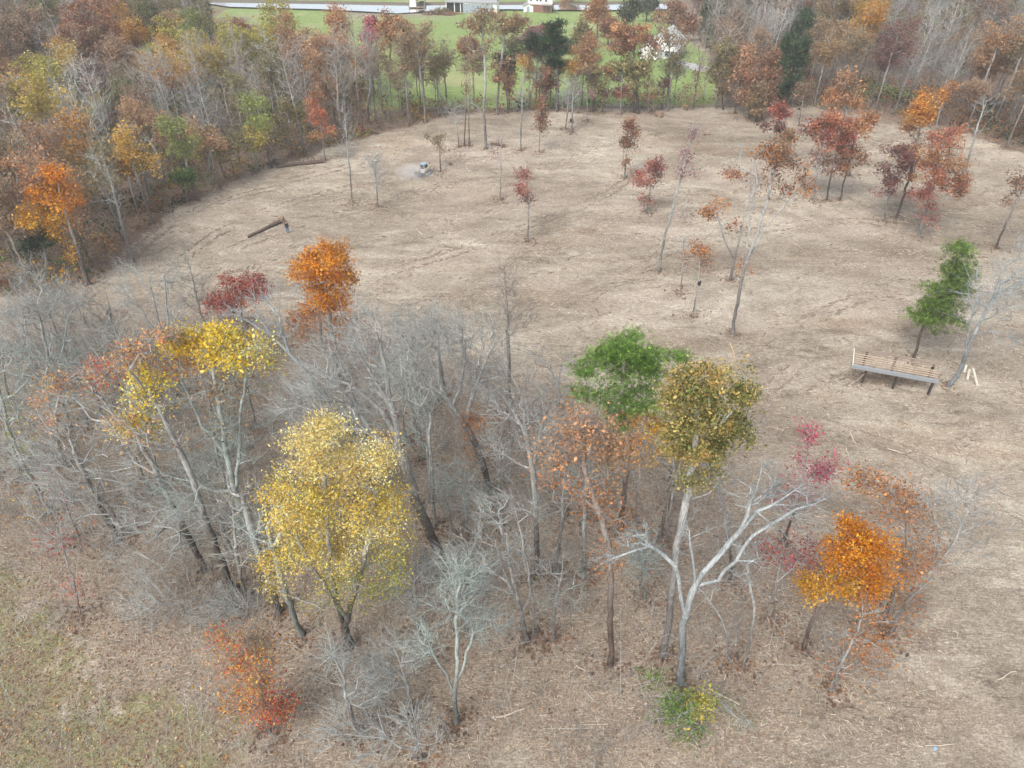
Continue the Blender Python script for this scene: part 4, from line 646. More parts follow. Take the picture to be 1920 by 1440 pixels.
# ---- the row of trees at the far end of the clearing
t('oak_tree', 'tall tan crowned oak at the left of the far row', (798, 228), [(795, 190), (788, 140), (782, 90), (776, 50)], [(770, 55, 34, 18, 34, 8, 'tan'), (785, 80, 30, 22, 30, 6, 'tan'), (760, 90, 22, 18, 18, 5, 'tan'), (790, 120, 20, 16, 14, 3, 'tan')], R=.22, bark='grey', tw=1.4, ls=.34, cb=.4)
t('bare_tree', 'dark bare trunk at the corner left of the far row', (691, 232), [(690, 200), (694, 160), (692, 120)], [(690, 120, 20, 26, 30, 3, 'olive'), (700, 150, 16, 20, 16, 1, 'tan')], R=.2, bark='dark', tw=1.5, ls=.34, cb=.45)
t('bare_tree', 'crooked dark bare tree between tan oak and clearing', (834, 216), [(830, 195), (822, 170), (818, 145)], [(822, 155, 14, 16, 20, 0, 'white')], R=.14, bark='dark', tw=1.6, cb=.4)
t('oak_tree', 'broad tan oak in front of the lawn, right of the tallest trunk', (932, 212), [(933, 180), (938, 130), (944, 80), (950, 45)], [(945, 40, 26, 18, 30, 10, 'tan'), (970, 38, 20, 12, 18, 9, 'tan'), (955, 60, 30, 18, 26, 8, 'olive'), (945, 100, 20, 16, 14, 5, 'tan')], R=.22, bark='grey', tw=1.2, ls=.34, cb=.4)
t('oak_tree', 'rusty lower tree below the broad tan oak', (952, 210), [(951, 185), (948, 150), (946, 110)], [(946, 130, 20, 24, 26, 11, 'rust'), (955, 160, 14, 16, 14, 9, 'rust')], R=.16, bark='dark', tw=.8, ls=.34, cb=.4)
t('bare_tree', 'leaning dark bare tree, left of two before the pale lawn', (968, 208), [(974, 185), (982, 155), (986, 130)], [(984, 135, 14, 14, 16, 3, 'gold')], R=.15, bark='dark', tw=1.5, ls=.3, cb=.5)
t('bare_tree', 'leaning dark bare tree, right of two before the pale lawn', (989, 207), [(994, 180), (1002, 150), (1008, 120)], [(1006, 130, 16, 20, 26, 0, 'white')], R=.16, bark='dark', tw=1.6, cb=.45)
t('oak_tree', 'maroon brown tree left of the far dark pine', (1022, 209), [(1021, 185), (1018, 155), (1024, 125)], [(1020, 140, 16, 18, 24, 12, 'rust'), (1016, 165, 14, 16, 18, 11, 'maroon'), (1034, 150, 14, 20, 16, 8, 'maroon')], R=.13, bark='dark', tw=.8, ls=.34, cb=.25)
t('pine_tree', 'dark green pine in the far row before the tan shed', (1043, 208), [(1043, 180), (1044, 130), (1044, 80), (1043, 42)], [(1043, 52, 11, 10, 9, 110, 'cedar'), (1043, 75, 18, 13, 14, 110, 'cedar'), (1042, 100, 15, 10, 9, 100, 'cedar'), (1042, 118, 12, 8, 6, 80, 'cedar')], R=.18, bark='grey', tw=0, ls=.7, kind='needle', spread=.7, cb=.4, bf=.15)
t('oak_tree', 'orange brown tree right of the far dark pine', (1112, 209), [(1111, 180), (1108, 140), (1104, 90)], [(1100, 85, 26, 16, 26, 11, 'rustorange'), (1110, 110, 26, 18, 26, 10, 'tan'), (1090, 125, 22, 16, 16, 9, 'rust'), (1115, 150, 20, 16, 14, 9, 'olive')], R=.18, bark='dark', tw=.8, ls=.34, cb=.3)
t('sapling', 'yellow leaved slim tree right of the far pine', (1068, 209), [(1069, 185), (1071, 150), (1074, 115)], [(1074, 125, 12, 14, 16, 10, 'gold'), (1066, 145, 12, 14, 12, 8, 'gold')], R=.1, bark='grey', tw=.8, ls=.3, cb=.3)
t('red_tree', 'leaning maroon red tree in the far row', (1128, 210), [(1134, 185), (1142, 155), (1148, 125)], [(1146, 135, 18, 12, 18, 11, 'red'), (1140, 165, 18, 14, 16, 10, 'maroon')], R=.15, bark='dark', tw=.7, ls=.32, cb=.35)
t('oak_tree', 'biggest far row oak, russet above and green below', (1195, 212), [(1195, 180), (1193, 140), (1188, 90), (1184, 55)], [(1180, 58, 32, 16, 36, 13, 'rustorange'), (1195, 78, 30, 18, 34, 12, 'rust'), (1160, 85, 22, 18, 24, 12, 'rust'), (1205, 105, 22, 22, 26, 12, 'oakolive'), (1170, 115, 26, 20, 26, 12, 'oakolive'), (1195, 140, 28, 20, 26, 11, 'oakolive'), (1190, 168, 22, 14, 14, 10, 'rust')], R=.26, bark='dark', tw=.5, ls=.36, cb=.25)
t('bare_tree', 'bare grey stem with pinkish lower leaves before the biggest oak', (1164, 214), [(1164, 190), (1166, 160), (1167, 130)], [(1168, 145, 14, 18, 24, 0, 'white'), (1166, 172, 14, 8, 10, 9, 'red')], R=.12, bark='pale', tw=1.6, ls=.3, cb=.3)
t('oak_tree', 'wide open tan tree in front of the white gabled house', (1251, 205), [(1253, 170), (1256, 130), (1255, 90), (1252, 60)], [(1250, 55, 34, 20, 34, 7, 'tan'), (1262, 80, 28, 20, 26, 4, 'tan'), (1235, 95, 22, 26, 20, 2, 'tan'), (1275, 115, 22, 22, 18, 1, 'tan')], R=.22, bark='grey', tw=1.3, ls=.34, cb=.35)
t('sapling', 'small maroon tree at foot of the wide open tan tree', (1243, 206), [(1244, 190), (1246, 170), (1247, 148)], [(1247, 158, 10, 13, 16, 11, 'maroon')], R=.08, bark='grey', tw=.6, ls=.3, cb=.4)
for bx, by, tx, ty, ck, lb in ((1084, 212, 1082, 150, 'green', 'slim green leaved tree in the far row'), (1216, 212, 1218, 160, 'rust', 'thin rusty pole tree right of biggest far oak'), (1225, 210, 1228, 165, 'oakolive', 'thin olive pole tree right of biggest far oak'), (1300, 205, 1302, 150, 'tan', 'thin pale tree before the gravel drive'), (1320, 204, 1322, 130, 'brown', 'brown tree right of the gravel drive'), (1285, 206, 1286, 165, 'tan', 'thin dry tree beside the gravel drive')):
    t('sapling', lb, (bx, by), [((bx + tx) / 2, (by + ty) / 2), (tx, ty)], [(tx, ty + 8, 13, 20, 22, 5, ck)], R=.09, bark='grey', tw=1.2, ls=.3, cb=.3)
for bx, by, tx, ty, rx, ck, lb in ((1378, 213, 1394, 85, 22, 'paleorange', 'pale orange oak at left end of the right wood'), (1405, 222, 1408, 130, 12, 'rust', 'slim rusty tree second along the right wood edge'), (1429, 224, 1438, 95, 18, 'rust', 'tall russet tree third along the right wood edge'), (1356, 206, 1352, 70, 20, 'olive', 'olive crowned tree beside the pale orange oak'), (1418, 228, 1422, 150, 12, 'tan', 'slim tan tree beside the russet tree')):
    hh = by - ty
    t('oak_tree', lb, (bx, by), [((bx + tx) / 2, (by + ty) / 2), (tx, ty)], [(tx, ty + .16 * hh, rx, .14 * hh, 30, 11, ck), (tx - 2, ty + .4 * hh, rx * 1.1, .17 * hh, 34, 10, ck), (tx - 3, ty + .62 * hh, rx * .8, .12 * hh, 14, 8, ck)], R=.15, bark='brown', tw=.9, ls=.33, cb=.3)
# ---- lawn trees and shrubs beyond the far row
for bx, by, cx, cy, rx, ry, ck, lb in ((730, 122, 735, 55, 30, 30, 'rustorange', 'round rust orange tree on the lawn edge, left'), (697, 90, 697, 52, 9, 18, 'crimson', 'narrow pink red tree by the lawn edge'), (885, 112, 880, 88, 14, 16, 'rust', 'rusty round shrub at the left of the lawn hedge'),
                                       (1040, 100, 1018, 66, 18, 13, 'crimson', 'crimson tree behind the lawn hedge'), (1000, 104, 995, 72, 14, 12, 'mauve', 'mauve red tree at the left of the crimson one'), (1120, 70, 1120, 18, 26, 22, 'rustorange', 'round rust orange tree right of the white house'), (1140, 85, 1142, 50, 22, 18, 'rust', 'low russet tree under the round rust orange tree'),
                                       (1190, 75, 1184, 15, 18, 26, 'cedar', 'dark evergreen tree above the russet oaks'), (1262, 75, 1262, 30, 34, 24, 'rust', 'broad russet tree behind the white gabled house'), (1075, 8, 1070, -14, 20, 14, 'paleorange', 'bare orange brown tree on the far shore'), (1088, 92, 1090, 62, 14, 18, 'olive', 'olive shrub tree right of the far pine'), (1212, 40, 1215, 5, 16, 18, 'cedar', 'small dark evergreen far behind the oaks')):
    t('lawn_tree', lb, (bx, by), [((bx + cx) / 2, (by + cy) / 2), (cx, cy - ry * .5)], [(cx, cy - ry * .3, rx * .8, ry * .6, 26, 14, ck), (cx, cy + ry * .3, rx, ry * .6, 34, 14, ck)], R=.2, bark='dark', tw=.4, ls=.5, cb=.3, spread=.7)
for k, (bx, by, rx, ck) in enumerate(((965, 106, 12, 'cedar'), (982, 106, 12, 'green'), (1000, 106, 12, 'cedar'), (895, 112, 10, 'cedar'), (1062, 100, 12, 'cedar'))):
    t('hedge_shrub', ('dark hedge shrub at left of the lawn hedge', 'greener hedge shrub in the lawn hedge', 'dark hedge shrub below the crimson tree', 'dark shrub beside the rusty round shrub', 'dark shrub right of the tan shed')[k], (bx, by), [(bx, by - 12), (bx, by - 24)], [(bx, by - 14, rx, 12, 40, 14, ck)], R=.12, cat='shrub', bark='dark', tw=.4, ls=.45, cb=.1, spread=.6)
t('garden_bed', 'long low shrub bed with rusty plants beside the barn', (832, 27), [(832, 23), (832, 20)], [(815, 24, 18, 4, 50, 12, 'brown'), (845, 27, 18, 4, 50, 12, 'rust'), (828, 20, 10, 4, 16, 8, 'olive')], R=.06, cat='shrub', bark='brown', tw=1, ls=.4, cb=.05)
t('shrub', 'green and yellow leaved shrub at foot of the dead white tree', (1290, 1345), [(1290, 1325), (1292, 1300)], [(1275, 1300, 46, 24, 40, 9, 'green'), (1315, 1310, 34, 26, 34, 9, 'yellowgreen'), (1270, 1340, 60, 20, 36, 6, 'green'), (1225, 1280, 26, 14, 10, 4, 'green')], R=.05, cat='shrub', bark='grey', tw=.8, ls=.19, cb=.05)
t('shrub', 'sparse green shrub right of the green and yellow one', (1385, 1372), [(1388, 1350), (1392, 1335)], [(1390, 1340, 36, 18, 22, 6, 'green')], R=.04, cat='shrub', bark='grey', tw=1.6, ls=.1, cb=.05)
t('shrub', 'thin brown twiggy bush between two leaning saplings', (1385, 1235), [(1384, 1190), (1386, 1150)], [(1386, 1170, 22, 50, 50, 2, 'brown')], R=.04, cat='shrub', bark='brown', tw=2, ls=.1, cb=.05)

# yellow, olive and pale orange crowns that stand out in the left wood
for bx, by, cx, cy, rx, ry, n_, ck, lb in ((262, 165, 250, 62, 30, 28, 13, 'gold', 'golden crowned tree right of the great russet oak'), (312, 160, 303, 55, 32, 26, 11, 'olivegold', 'olive gold tree right of the golden crowned tree'), (352, 190, 345, 78, 34, 34, 10, 'yellowgreen', 'tall yellow green tree in the middle of the left wood'), (318, 200, 315, 95, 20, 22, 9, 'gold', 'small golden top between the olive gold and yellow green trees'),
        (438, 155, 428, 72, 22, 24, 12, 'olivegold', 'yellow topped tree left of the narrow russet tree'), (456, 140, 452, 62, 16, 26, 12, 'rust', 'narrow russet tree between two yellow topped trees'), (500, 150, 488, 68, 26, 24, 11, 'olivegold', 'yellow topped tree right of the narrow russet tree'), (80, 260, 70, 130, 38, 30, 9, 'olivegold', 'thin yellow tree under the broad corner oak'), (125, 262, 112, 152, 30, 24, 9, 'olivegold', 'thin yellow tree left of the grass glade'),
        (655, 205, 612, 78, 46, 30, 9, 'paleorange', 'wide pale orange tree behind the orange scarlet maple'), (600, 190, 575, 120, 28, 30, 5, 'paleorange', 'faint pale orange tree behind the orange scarlet maple, left'), (440, 335, 432, 272, 28, 26, 6, 'olive', 'low olive tree at the left wood edge near the snag'), (480, 322, 476, 262, 24, 24, 6, 'olivegold', 'low olive gold tree beside the dark fallen trunk'), (395, 345, 388, 268, 26, 30, 5, 'tan', 'low tan tree at the left wood edge'), (350, 375, 348, 330, 22, 14, 8, 'green', 'green shrubby tree at the left wood edge'),
        (545, 290, 540, 215, 26, 34, 6, 'olive', 'olive tree left of the orange scarlet maple'), (262, 400, 232, 300, 24, 22, 6, 'gold', 'thin golden tree behind the lone leaning bare tree'), (200, 330, 186, 262, 26, 30, 6, 'olive', 'olive tree left of the white dead pole'), (150, 335, 112, 282, 30, 26, 10, 'gold', 'golden orange tree behind the near orange corner tree'), (100, 520, 75, 450, 40, 26, 9, 'cedar', 'dark green undergrowth tree below the near orange tree')):
    t('autumn_tree', lb, (bx, by), [((bx + cx) / 2, (by + cy) / 2 + 8), (cx, cy - ry * .5)], [(cx - rx * .35, cy - ry * .1, rx * .7, ry * .6, 34, n_, ck), (cx + rx * .4, cy - ry * .3, rx * .6, ry * .5, 28, n_, ck), (cx, cy + ry * .55, rx * .9, ry * .55, 30, n_ * .6, ck)], R=.16, bark='grey', tw=1.2, ls=.33, cb=.35, mute=.12)
# ================================================================ the woods: shared models, every tree its own thing
ARCH = {}
def arch(kind, seeds, fn):
    ARCH[kind] = [fn(s) for s in seeds]
def mk_bare(s):
    r = random.Random(s); h = 15 + r.random() * 4; lean = r.uniform(-1, 1)
    tk = [np.array([0, 0, -.4]), np.array([lean * .3, .2, h * .4]), np.array([lean, 0, h * .75]), np.array([lean * 1.2, 0, h])]
    cw = [(np.array([lean, 0, h * .72]), (2.6, 2.6, h * .27), 70, 0, 'white'), (np.array([lean * .6, 0, h * .5]), (2.2, 2.2, h * .16), 24, 0, 'white')]
    return tree_mesh(s, tk, cw, .17, 'far', tw=2.4, cb=.3, twl=1.5, tipr=.024)
def mk_leafy(dens, wide):
    def f(s):
        r = random.Random(s); h = 15 + r.random() * 4; lean = r.uniform(-.8, .8)
        tk = [np.array([0, 0, -.4]), np.array([lean * .3, .1, h * .45]), np.array([lean, 0, h * .92])]; cw = []
        for k in range(5):
            a = r.random() * 6.28; rad = wide * r.uniform(.2, .6); cw.append((np.array([lean + math.cos(a) * rad, math.sin(a) * rad, h * r.uniform(.55, .9)]), (wide * .6, wide * .6, h * .13), 22, dens, 'white'))
        return tree_mesh(s, tk, cw, .17, 'far', tw=1.2, cb=.3, ls=.36, tipr=.02, spread=.6)
    return f
def mk_cedar(s):
    r = random.Random(s); h = 11 + r.random() * 3; tk = [np.array([0, 0, -.4]), np.array([0, 0, h])]
    cw = [(np.array([0, 0, h * f]), (2.3 * (1.08 - f), 2.3 * (1.08 - f), h * .1), 12, 56, 'white') for f in (.25, .4, .55, .7, .85)]
    return tree_mesh(s, tk, cw, .15, 'brown', tw=0, cb=.1, ls=.7, kind='needle', spread=.5)
arch('bare', (1, 2, 3, 4, 5, 6), mk_bare); arch('sparse', (11, 12, 13, 14), mk_leafy(6, 3.3)); arch('leafy', (21, 22, 23, 24), mk_leafy(11, 3.6)); arch('cedar', (31, 32), mk_cedar)
TINT = {'bare': (1, 1, 1), 'barebrown': (1.0, .9, .82), 'barepale': (1.4, 1.4, 1.37), 'baremauve': (1.15, 1.02, .98)}
Z = [  # crown place on the photograph, kind, leaf colour: what grows in each stretch of wood
 (20, 90, 'leafy', 'brown'), (60, 110, 'sparse', 'tan'), (100, 60, 'sparse', 'tan'), (100, 100, 'bare', 'bare'), (190, 100, 'leafy', 'rust'), (130, 20, 'bare', 'baremauve'), (250, 60, 'leafy', 'gold'), (290, 50, 'leafy', 'olive'), (310, 90, 'sparse', 'gold'), (350, 70, 'sparse', 'yellowgreen'),
 (385, 85, 'sparse', 'yellowgreen'), (430, 70, 'leafy', 'yellowgreen'), (448, 60, 'leafy', 'rust'), (485, 60, 'leafy', 'yellowgreen'), (510, 20, 'bare', 'barebrown'), (330, 20, 'bare', 'barebrown'), (400, 20, 'sparse', 'tan'), (270, 20, 'sparse', 'paleorange'), (360, 30, 'sparse', 'olive'), (560, 40, 'bare', 'bare'),
 (70, 130, 'leafy', 'yellowgreen'), (110, 145, 'sparse', 'yellow'), (15, 170, 'sparse', 'paleorange'), (40, 220, 'bare', 'barepale'), (90, 190, 'bare', 'bare'), (200, 130, 'sparse', 'mauve'), (210, 170, 'sparse', 'olive'), (290, 120, 'bare', 'baremauve'), (270, 190, 'sparse', 'paleorange'), (330, 170, 'bare', 'bare'), (170, 210, 'bare', 'barepale'),
 (420, 130, 'bare', 'baremauve'), (490, 120, 'bare', 'barepale'), (460, 180, 'bare', 'barebrown'), (540, 190, 'sparse', 'yellowgreen'), (390, 260, 'sparse', 'olive'), (430, 270, 'sparse', 'tan'), (480, 260, 'sparse', 'olive'), (350, 280, 'bare', 'barebrown'), (250, 280, 'bare', 'bare'), (140, 260, 'sparse', 'gold'), (190, 260, 'sparse', 'olive'), (110, 290, 'sparse', 'paleorange'),
 (230, 300, 'sparse', 'yellow'), (345, 325, 'leafy', 'green'), (20, 300, 'sparse', 'tan'), (60, 440, 'leafy', 'cedar'), (90, 460, 'leafy', 'maroon'), (20, 430, 'sparse', 'brown'), (560, 215, 'sparse', 'paleorange'), (620, 80, 'leafy', 'paleorange'), (600, 60, 'leafy', 'rustorange'), (570, 100, 'sparse', 'paleorange'), (570, 150, 'bare', 'bare'), (520, 160, 'bare', 'barebrown'),
 (660, 90, 'bare', 'bare'), (640, 150, 'bare', 'barebrown'), (640, 50, 'leafy', 'orange'), (670, 70, 'sparse', 'crimson'), (690, 170, 'bare', 'bare'), (740, 90, 'sparse', 'tan'), (760, 150, 'leafy', 'cedar'), (740, 175, 'leafy', 'rustorange'), (660, 200, 'bare', 'barebrown'), (720, 210, 'bare', 'barebrown'), (500, 210, 'bare', 'bare'), (530, 240, 'sparse', 'tan'), (300, 230, 'sparse', 'yellowgreen'), (380, 200, 'bare', 'bare'),
 (1290, 30, 'leafy', 'rust'), (1330, 80, 'leafy', 'olive'), (1300, 10, 'cedar', 'cedar'), (1380, 30, 'bare', 'baremauve'), (1420, 35, 'bare', 'baremauve'), (1450, 30, 'bare', 'barepale'), (1485, 55, 'cedar', 'cedar'), (1490, 90, 'cedar', 'cedar'), (1340, 140, 'bare', 'barebrown'), (1440, 90, 'sparse', 'rust'), (1430, 140, 'leafy', 'rust'), (1462, 140, 'cedar', 'cedar'), (1350, 180, 'leafy', 'cedar'), (1490, 130, 'bare', 'bare'),
 (1540, 70, 'leafy', 'tan'), (1580, 60, 'leafy', 'tan'), (1605, 45, 'leafy', 'olive'), (1630, 45, 'leafy', 'gold'), (1575, 110, 'leafy', 'paleorange'), (1600, 140, 'leafy', 'paleorange'), (1660, 130, 'leafy', 'olive'), (1530, 150, 'bare', 'bare'), (1680, 75, 'leafy', 'maroon'), (1720, 90, 'bare', 'bare'), (1700, 40, 'bare', 'bare'), (1750, 30, 'bare', 'barepale'), (1720, 110, 'leafy', 'rust'), (1780, 100, 'bare', 'bare'), (1800, 130, 'sparse', 'tan'),
 (1850, 110, 'leafy', 'paleorange'), (1840, 170, 'leafy', 'rustorange'), (1900, 100, 'sparse', 'tan'), (1880, 40, 'bare', 'bare'), (1860, 230, 'bare', 'barebrown'), (1900, 190, 'bare', 'barebrown'), (1700, 190, 'bare', 'barebrown'), (1650, 190, 'bare', 'barebrown'), (1780, 180, 'bare', 'barebrown'), (1690, 140, 'sparse', 'tan'), (1760, 150, 'sparse', 'rust'), (1900, 260, 'bare', 'bare'), (1560, 190, 'bare', 'barebrown'), (1600, 170, 'sparse', 'tan'),
]
ZX = np.array([(a, b) for a, b, *_ in Z], float)
WORD = {'brown': 'brown', 'tan': 'tan', 'rust': 'russet', 'gold': 'golden', 'olive': 'olive', 'yellowgreen': 'yellow green', 'paleorange': 'pale orange', 'yellow': 'yellow', 'orange': 'orange', 'mauve': 'mauve', 'green': 'green', 'cedar': 'dark green', 'maroon': 'maroon', 'crimson': 'crimson', 'rustorange': 'rust orange', 'redorange': 'red orange', 'red': 'red'}
fr = random.Random(8)
def pip(poly, x, y):
    c = False; n = len(poly)
    for i in range(n):
        a, b = poly[i], poly[(i + 1) % n]
        if (a[1] > y) != (b[1] > y) and x < (b[0] - a[0]) * (y - a[1]) / (b[1] - a[1]) + a[0]: c = not c
    return c
cells = {}; spots = []
def far_enough(x, y, d):
    i, j = int(x // 6), int(y // 6)
    for a in range(i - 2, i + 3):
        for b in range(j - 2, j + 3):
            for (u, v) in cells.get((a, b), ()):
                if (u - x) ** 2 + (v - y) ** 2 < d * d: return False
    return True
GAPS = [(150, 160, 22, 10), (770, 175, 40, 18), (25, 145, 14, 8), (1290, 112, 34, 18), (1790, 35, 46, 10), (1240, 100, 30, 22)]
for _ in range(30000):
    side = fr.random() < .55; y = fr.uniform(62, 300)
    x = fr.uniform(-.78 * y - 40, 5) if side else fr.uniform(25, .78 * y + 40)
    if not pip(WOOD_L if side else WOOD_R, x, y): continue
    if y > 262: continue
    px, py = proj((x, y, float(hgt(x, y))))
    if not (-90 < px < 2010): continue
    if 400 < px < 870 and proj((x, y, float(hgt(x, y)) + 15))[1] < 30: continue
    if any(((px - a) / c) ** 2 + ((py - b) / d) ** 2 < 1 for a, b, c, d in GAPS): continue
    if not far_enough(x, y, 4.4 if y < 150 else 5.2): continue
    cells.setdefault((int(x // 6), int(y // 6)), []).append((x, y)); spots.append((x, y, side))
spots.sort(key=lambda q: math.hypot(q[0], q[1]))
def pick(x, y, r):
    z0 = float(gz(x, y)); cx, cy = proj((x, y, z0 + 12))
    d = ((ZX - (cx, cy)) ** 2 * np.array([1, 1.6])).sum(1) + np.array([r.uniform(0, 500) for _ in Z]); k = int(np.argmin(d)); kd, ck = Z[k][2], Z[k][3]
    if kd == 'bare' and r.random() < (.42 if x < 0 else .18): kd, ck = 'sparse', r.choice(('tan', 'olive', 'yellowgreen', 'paleorange', 'yellowgreen', 'olive', 'gold') if x < 0 else ('tan', 'brown', 'tan', 'rust'))
    return kd, ck, z0
def mesh_for(kind, r): return r.choice(ARCH[kind])
NIND = 250
far_list = spots[NIND:]
lj = random.Random(5)
GREYED = np.array([.34, .30, .22])
def colour_of(kind, ck, r):
    if kind == 'bare': return (1, 1, 1), TINT[ck]
    c = np.array(r.choice(FC[ck])); g_ = .06 if ck in ('cedar', 'green') else r.uniform(.3, .55) if ck in ('rust', 'brown', 'maroon', 'mauve') else r.uniform(.08, .22) if ck in ('olive', 'yellowgreen', 'gold', 'yellow') else r.uniform(.2, .42); c = (c * (1 - g_) + GREYED * g_) * r.uniform(1.0, 1.35); return tuple(c), (1, 1, 1) if ck != 'brown' else TINT['barebrown']
LML = [(100, 350, 'the near orange corner tree'), (30, 330, 'the rusty left edge tree'), (215, 370, 'the lone leaning corner tree'), (285, 280, 'the white crooked snag'), (233, 280, 'the white dead pole'), (592, 210, 'the orange scarlet maple'), (172, 60, 'the great russet oak'), (45, 80, 'the broad corner oak'), (560, 310, 'the dark fallen trunk'), (780, 80, 'the tall tan far oak'), (600, 15, 'the pond'), (692, 150, 'the dark trunk at the far corner'), (150, 158, 'the grass glade'), (735, 55, 'the rust orange lawn tree'), (650, 240, 'the thin clearing side tree'), (400, 100, 'the pond end')]
LMR = [(1394, 130, 'the pale orange oak at the wood end'), (1435, 130, 'the tall russet edge tree'), (1352, 110, 'the olive edge tree'), (1580, 190, 'the dull orange tree'), (1500, 200, 'the brown twiggy edge tree'), (1765, 170, 'the pale stemmed orange tree'), (1845, 220, 'the pale leaning bare tree'), (1790, 20, 'the distant white house'), (1255, 80, 'the white gabled house'), (1920, 300, 'the clearing right end'), (1660, 172, 'the right grass strip'), (1485, 20, 'the top tree line'), (1640, 40, 'the golden treetops')]
LABS = {}
for (x, y, side) in spots[:NIND]:
    kind, ck, z0 = pick(x, y, fr); wood, fol = mesh_for(kind, fr); s = fr.uniform(.75, 1.12)
    if kind == 'cedar' : s *= 1.1
    lc, bc = colour_of(kind, ck, fr); where = 'left' if side else 'right'
    if kind == 'bare': lab = {'bare': 'bare grey tree', 'barebrown': 'bare brown grey tree', 'barepale': 'bare pale limbed tree', 'baremauve': 'bare pinkish grey tree'}[ck]; nm = 'bare_tree'
    elif kind == 'cedar': lab = 'dark evergreen tree'; nm = 'evergreen_tree'
    else: lab = ('thinly ' if kind == 'sparse' else 'full crowned ') + WORD[ck] + ' leaved tree'; nm = 'autumn_tree'
    cxp, cyp = proj((x, y, z0 + 10)); reg = LML if side else LMR; lx, ly, ln = min(reg, key=lambda q: (q[0] - cxp) ** 2 + 2.5 * (q[1] - cyp) ** 2)
    dxp, dyp = cxp - lx, cyp - ly; rel = ('right of ' if dxp > 0 else 'left of ') if abs(dxp) > abs(dyp) * 1.2 else ('beyond ' if dyp < 0 else 'in front of ')
    full = lab + ' ' + rel + ln; LABS.setdefault(full, []).append(None)
    tt = thing(nm, full, 'tree', (x, y, z0), fr.random() * 6.28, lab + 's of the %s wood' % where); LABS[full][-1] = (tt, math.hypot(x, y))
    tt.scale = (s * fr.uniform(.85, 1.15),) * 2 + (s,)
    o = link('trunk', wood, None, tt); o.color = bc + (1,)
    if not wood.materials: wood.materials.append(BARK)
    if fol:
        o = link('crown', fol, None, tt); o.color = tuple(lc) + (1,)
        if not fol.materials: fol.materials.append(LEAF)
LMC = [(770, 80, 'the tall tan far oak'), (691, 150, 'the dark trunk at the far corner'), (905, 60, 'the tallest tan crowned trunk'), (955, 60, 'the broad tan far oak'), (1020, 150, 'the maroon brown far tree'), (1043, 80, 'the dark far pine'), (1104, 110, 'the orange brown far tree'), (1146, 140, 'the leaning maroon far tree'), (1185, 100, 'the biggest far oak'), (1253, 90, 'the wide open tan tree'), (1300, 120, 'the gravel drive'), (1352, 110, 'the olive edge tree')]
CUR = [('sparse', 'tan'), ('sparse', 'rust'), ('sparse', 'brown'), ('bare', 'bare'), ('bare', 'barebrown'), ('sparse', 'olive'), ('leafy', 'tan'), ('sparse', 'rustorange'), ('bare', 'bare'), ('leafy', 'rust'), ('sparse', 'maroon')]
for k in range(44):
    if k < 20: px_ = fr.uniform(690, 860); py_ = 226 - (px_ - 690) * .06 - fr.uniform(0, 44)
    else: px_ = fr.uniform(985, 1345) if k < 52 else fr.uniform(860, 985); py_ = fr.uniform(196, 211)
    if 1262 < px_ < 1312 and fr.random() < .6: continue
    p = gnd(px_, py_); x, y = p[0], p[1]; z0 = float(gz(x, y))
    if not far_enough(x, y, 1.6): continue
    cells.setdefault((int(x // 6), int(y // 6)), []).append((x, y)); kind, ck = CUR[fr.randrange(len(CUR))] if k >= 20 else CUR[fr.choice((0, 3, 4, 5, 0, 4, 2))]
    s = fr.uniform(.45, .95); wood, fol = mesh_for(kind, fr); lc, bc = colour_of(kind, ck, fr)
    nm = 'bare_tree' if kind == 'bare' else 'autumn_tree'; lab = {'bare': 'bare grey tree', 'barebrown': 'bare brown grey tree'}[ck] if kind == 'bare' else ('thinly ' if kind == 'sparse' else 'full crowned ') + WORD[ck] + ' leaved tree'
    cxp, cyp = proj((x, y, z0 + 10)); lx, ly, ln = min(LMC, key=lambda q: (q[0] - cxp) ** 2 + .3 * (q[1] - cyp) ** 2); full = lab + (' just right of ' if cxp > lx else ' just left of ') + ln; LABS.setdefault(full, []).append(None)
    tt = thing(nm, full, 'tree', (x, y, z0), fr.random() * 6.28, 'smaller trees of the far row'); LABS[full][-1] = (tt, math.hypot(x, y)); tt.scale = (s * .85, s * .85, s)
    o = link('trunk', wood, None, tt); o.color = bc + (1,)
    if fol: o = link('crown', fol, None, tt); o.color = tuple(lc) + (1,)
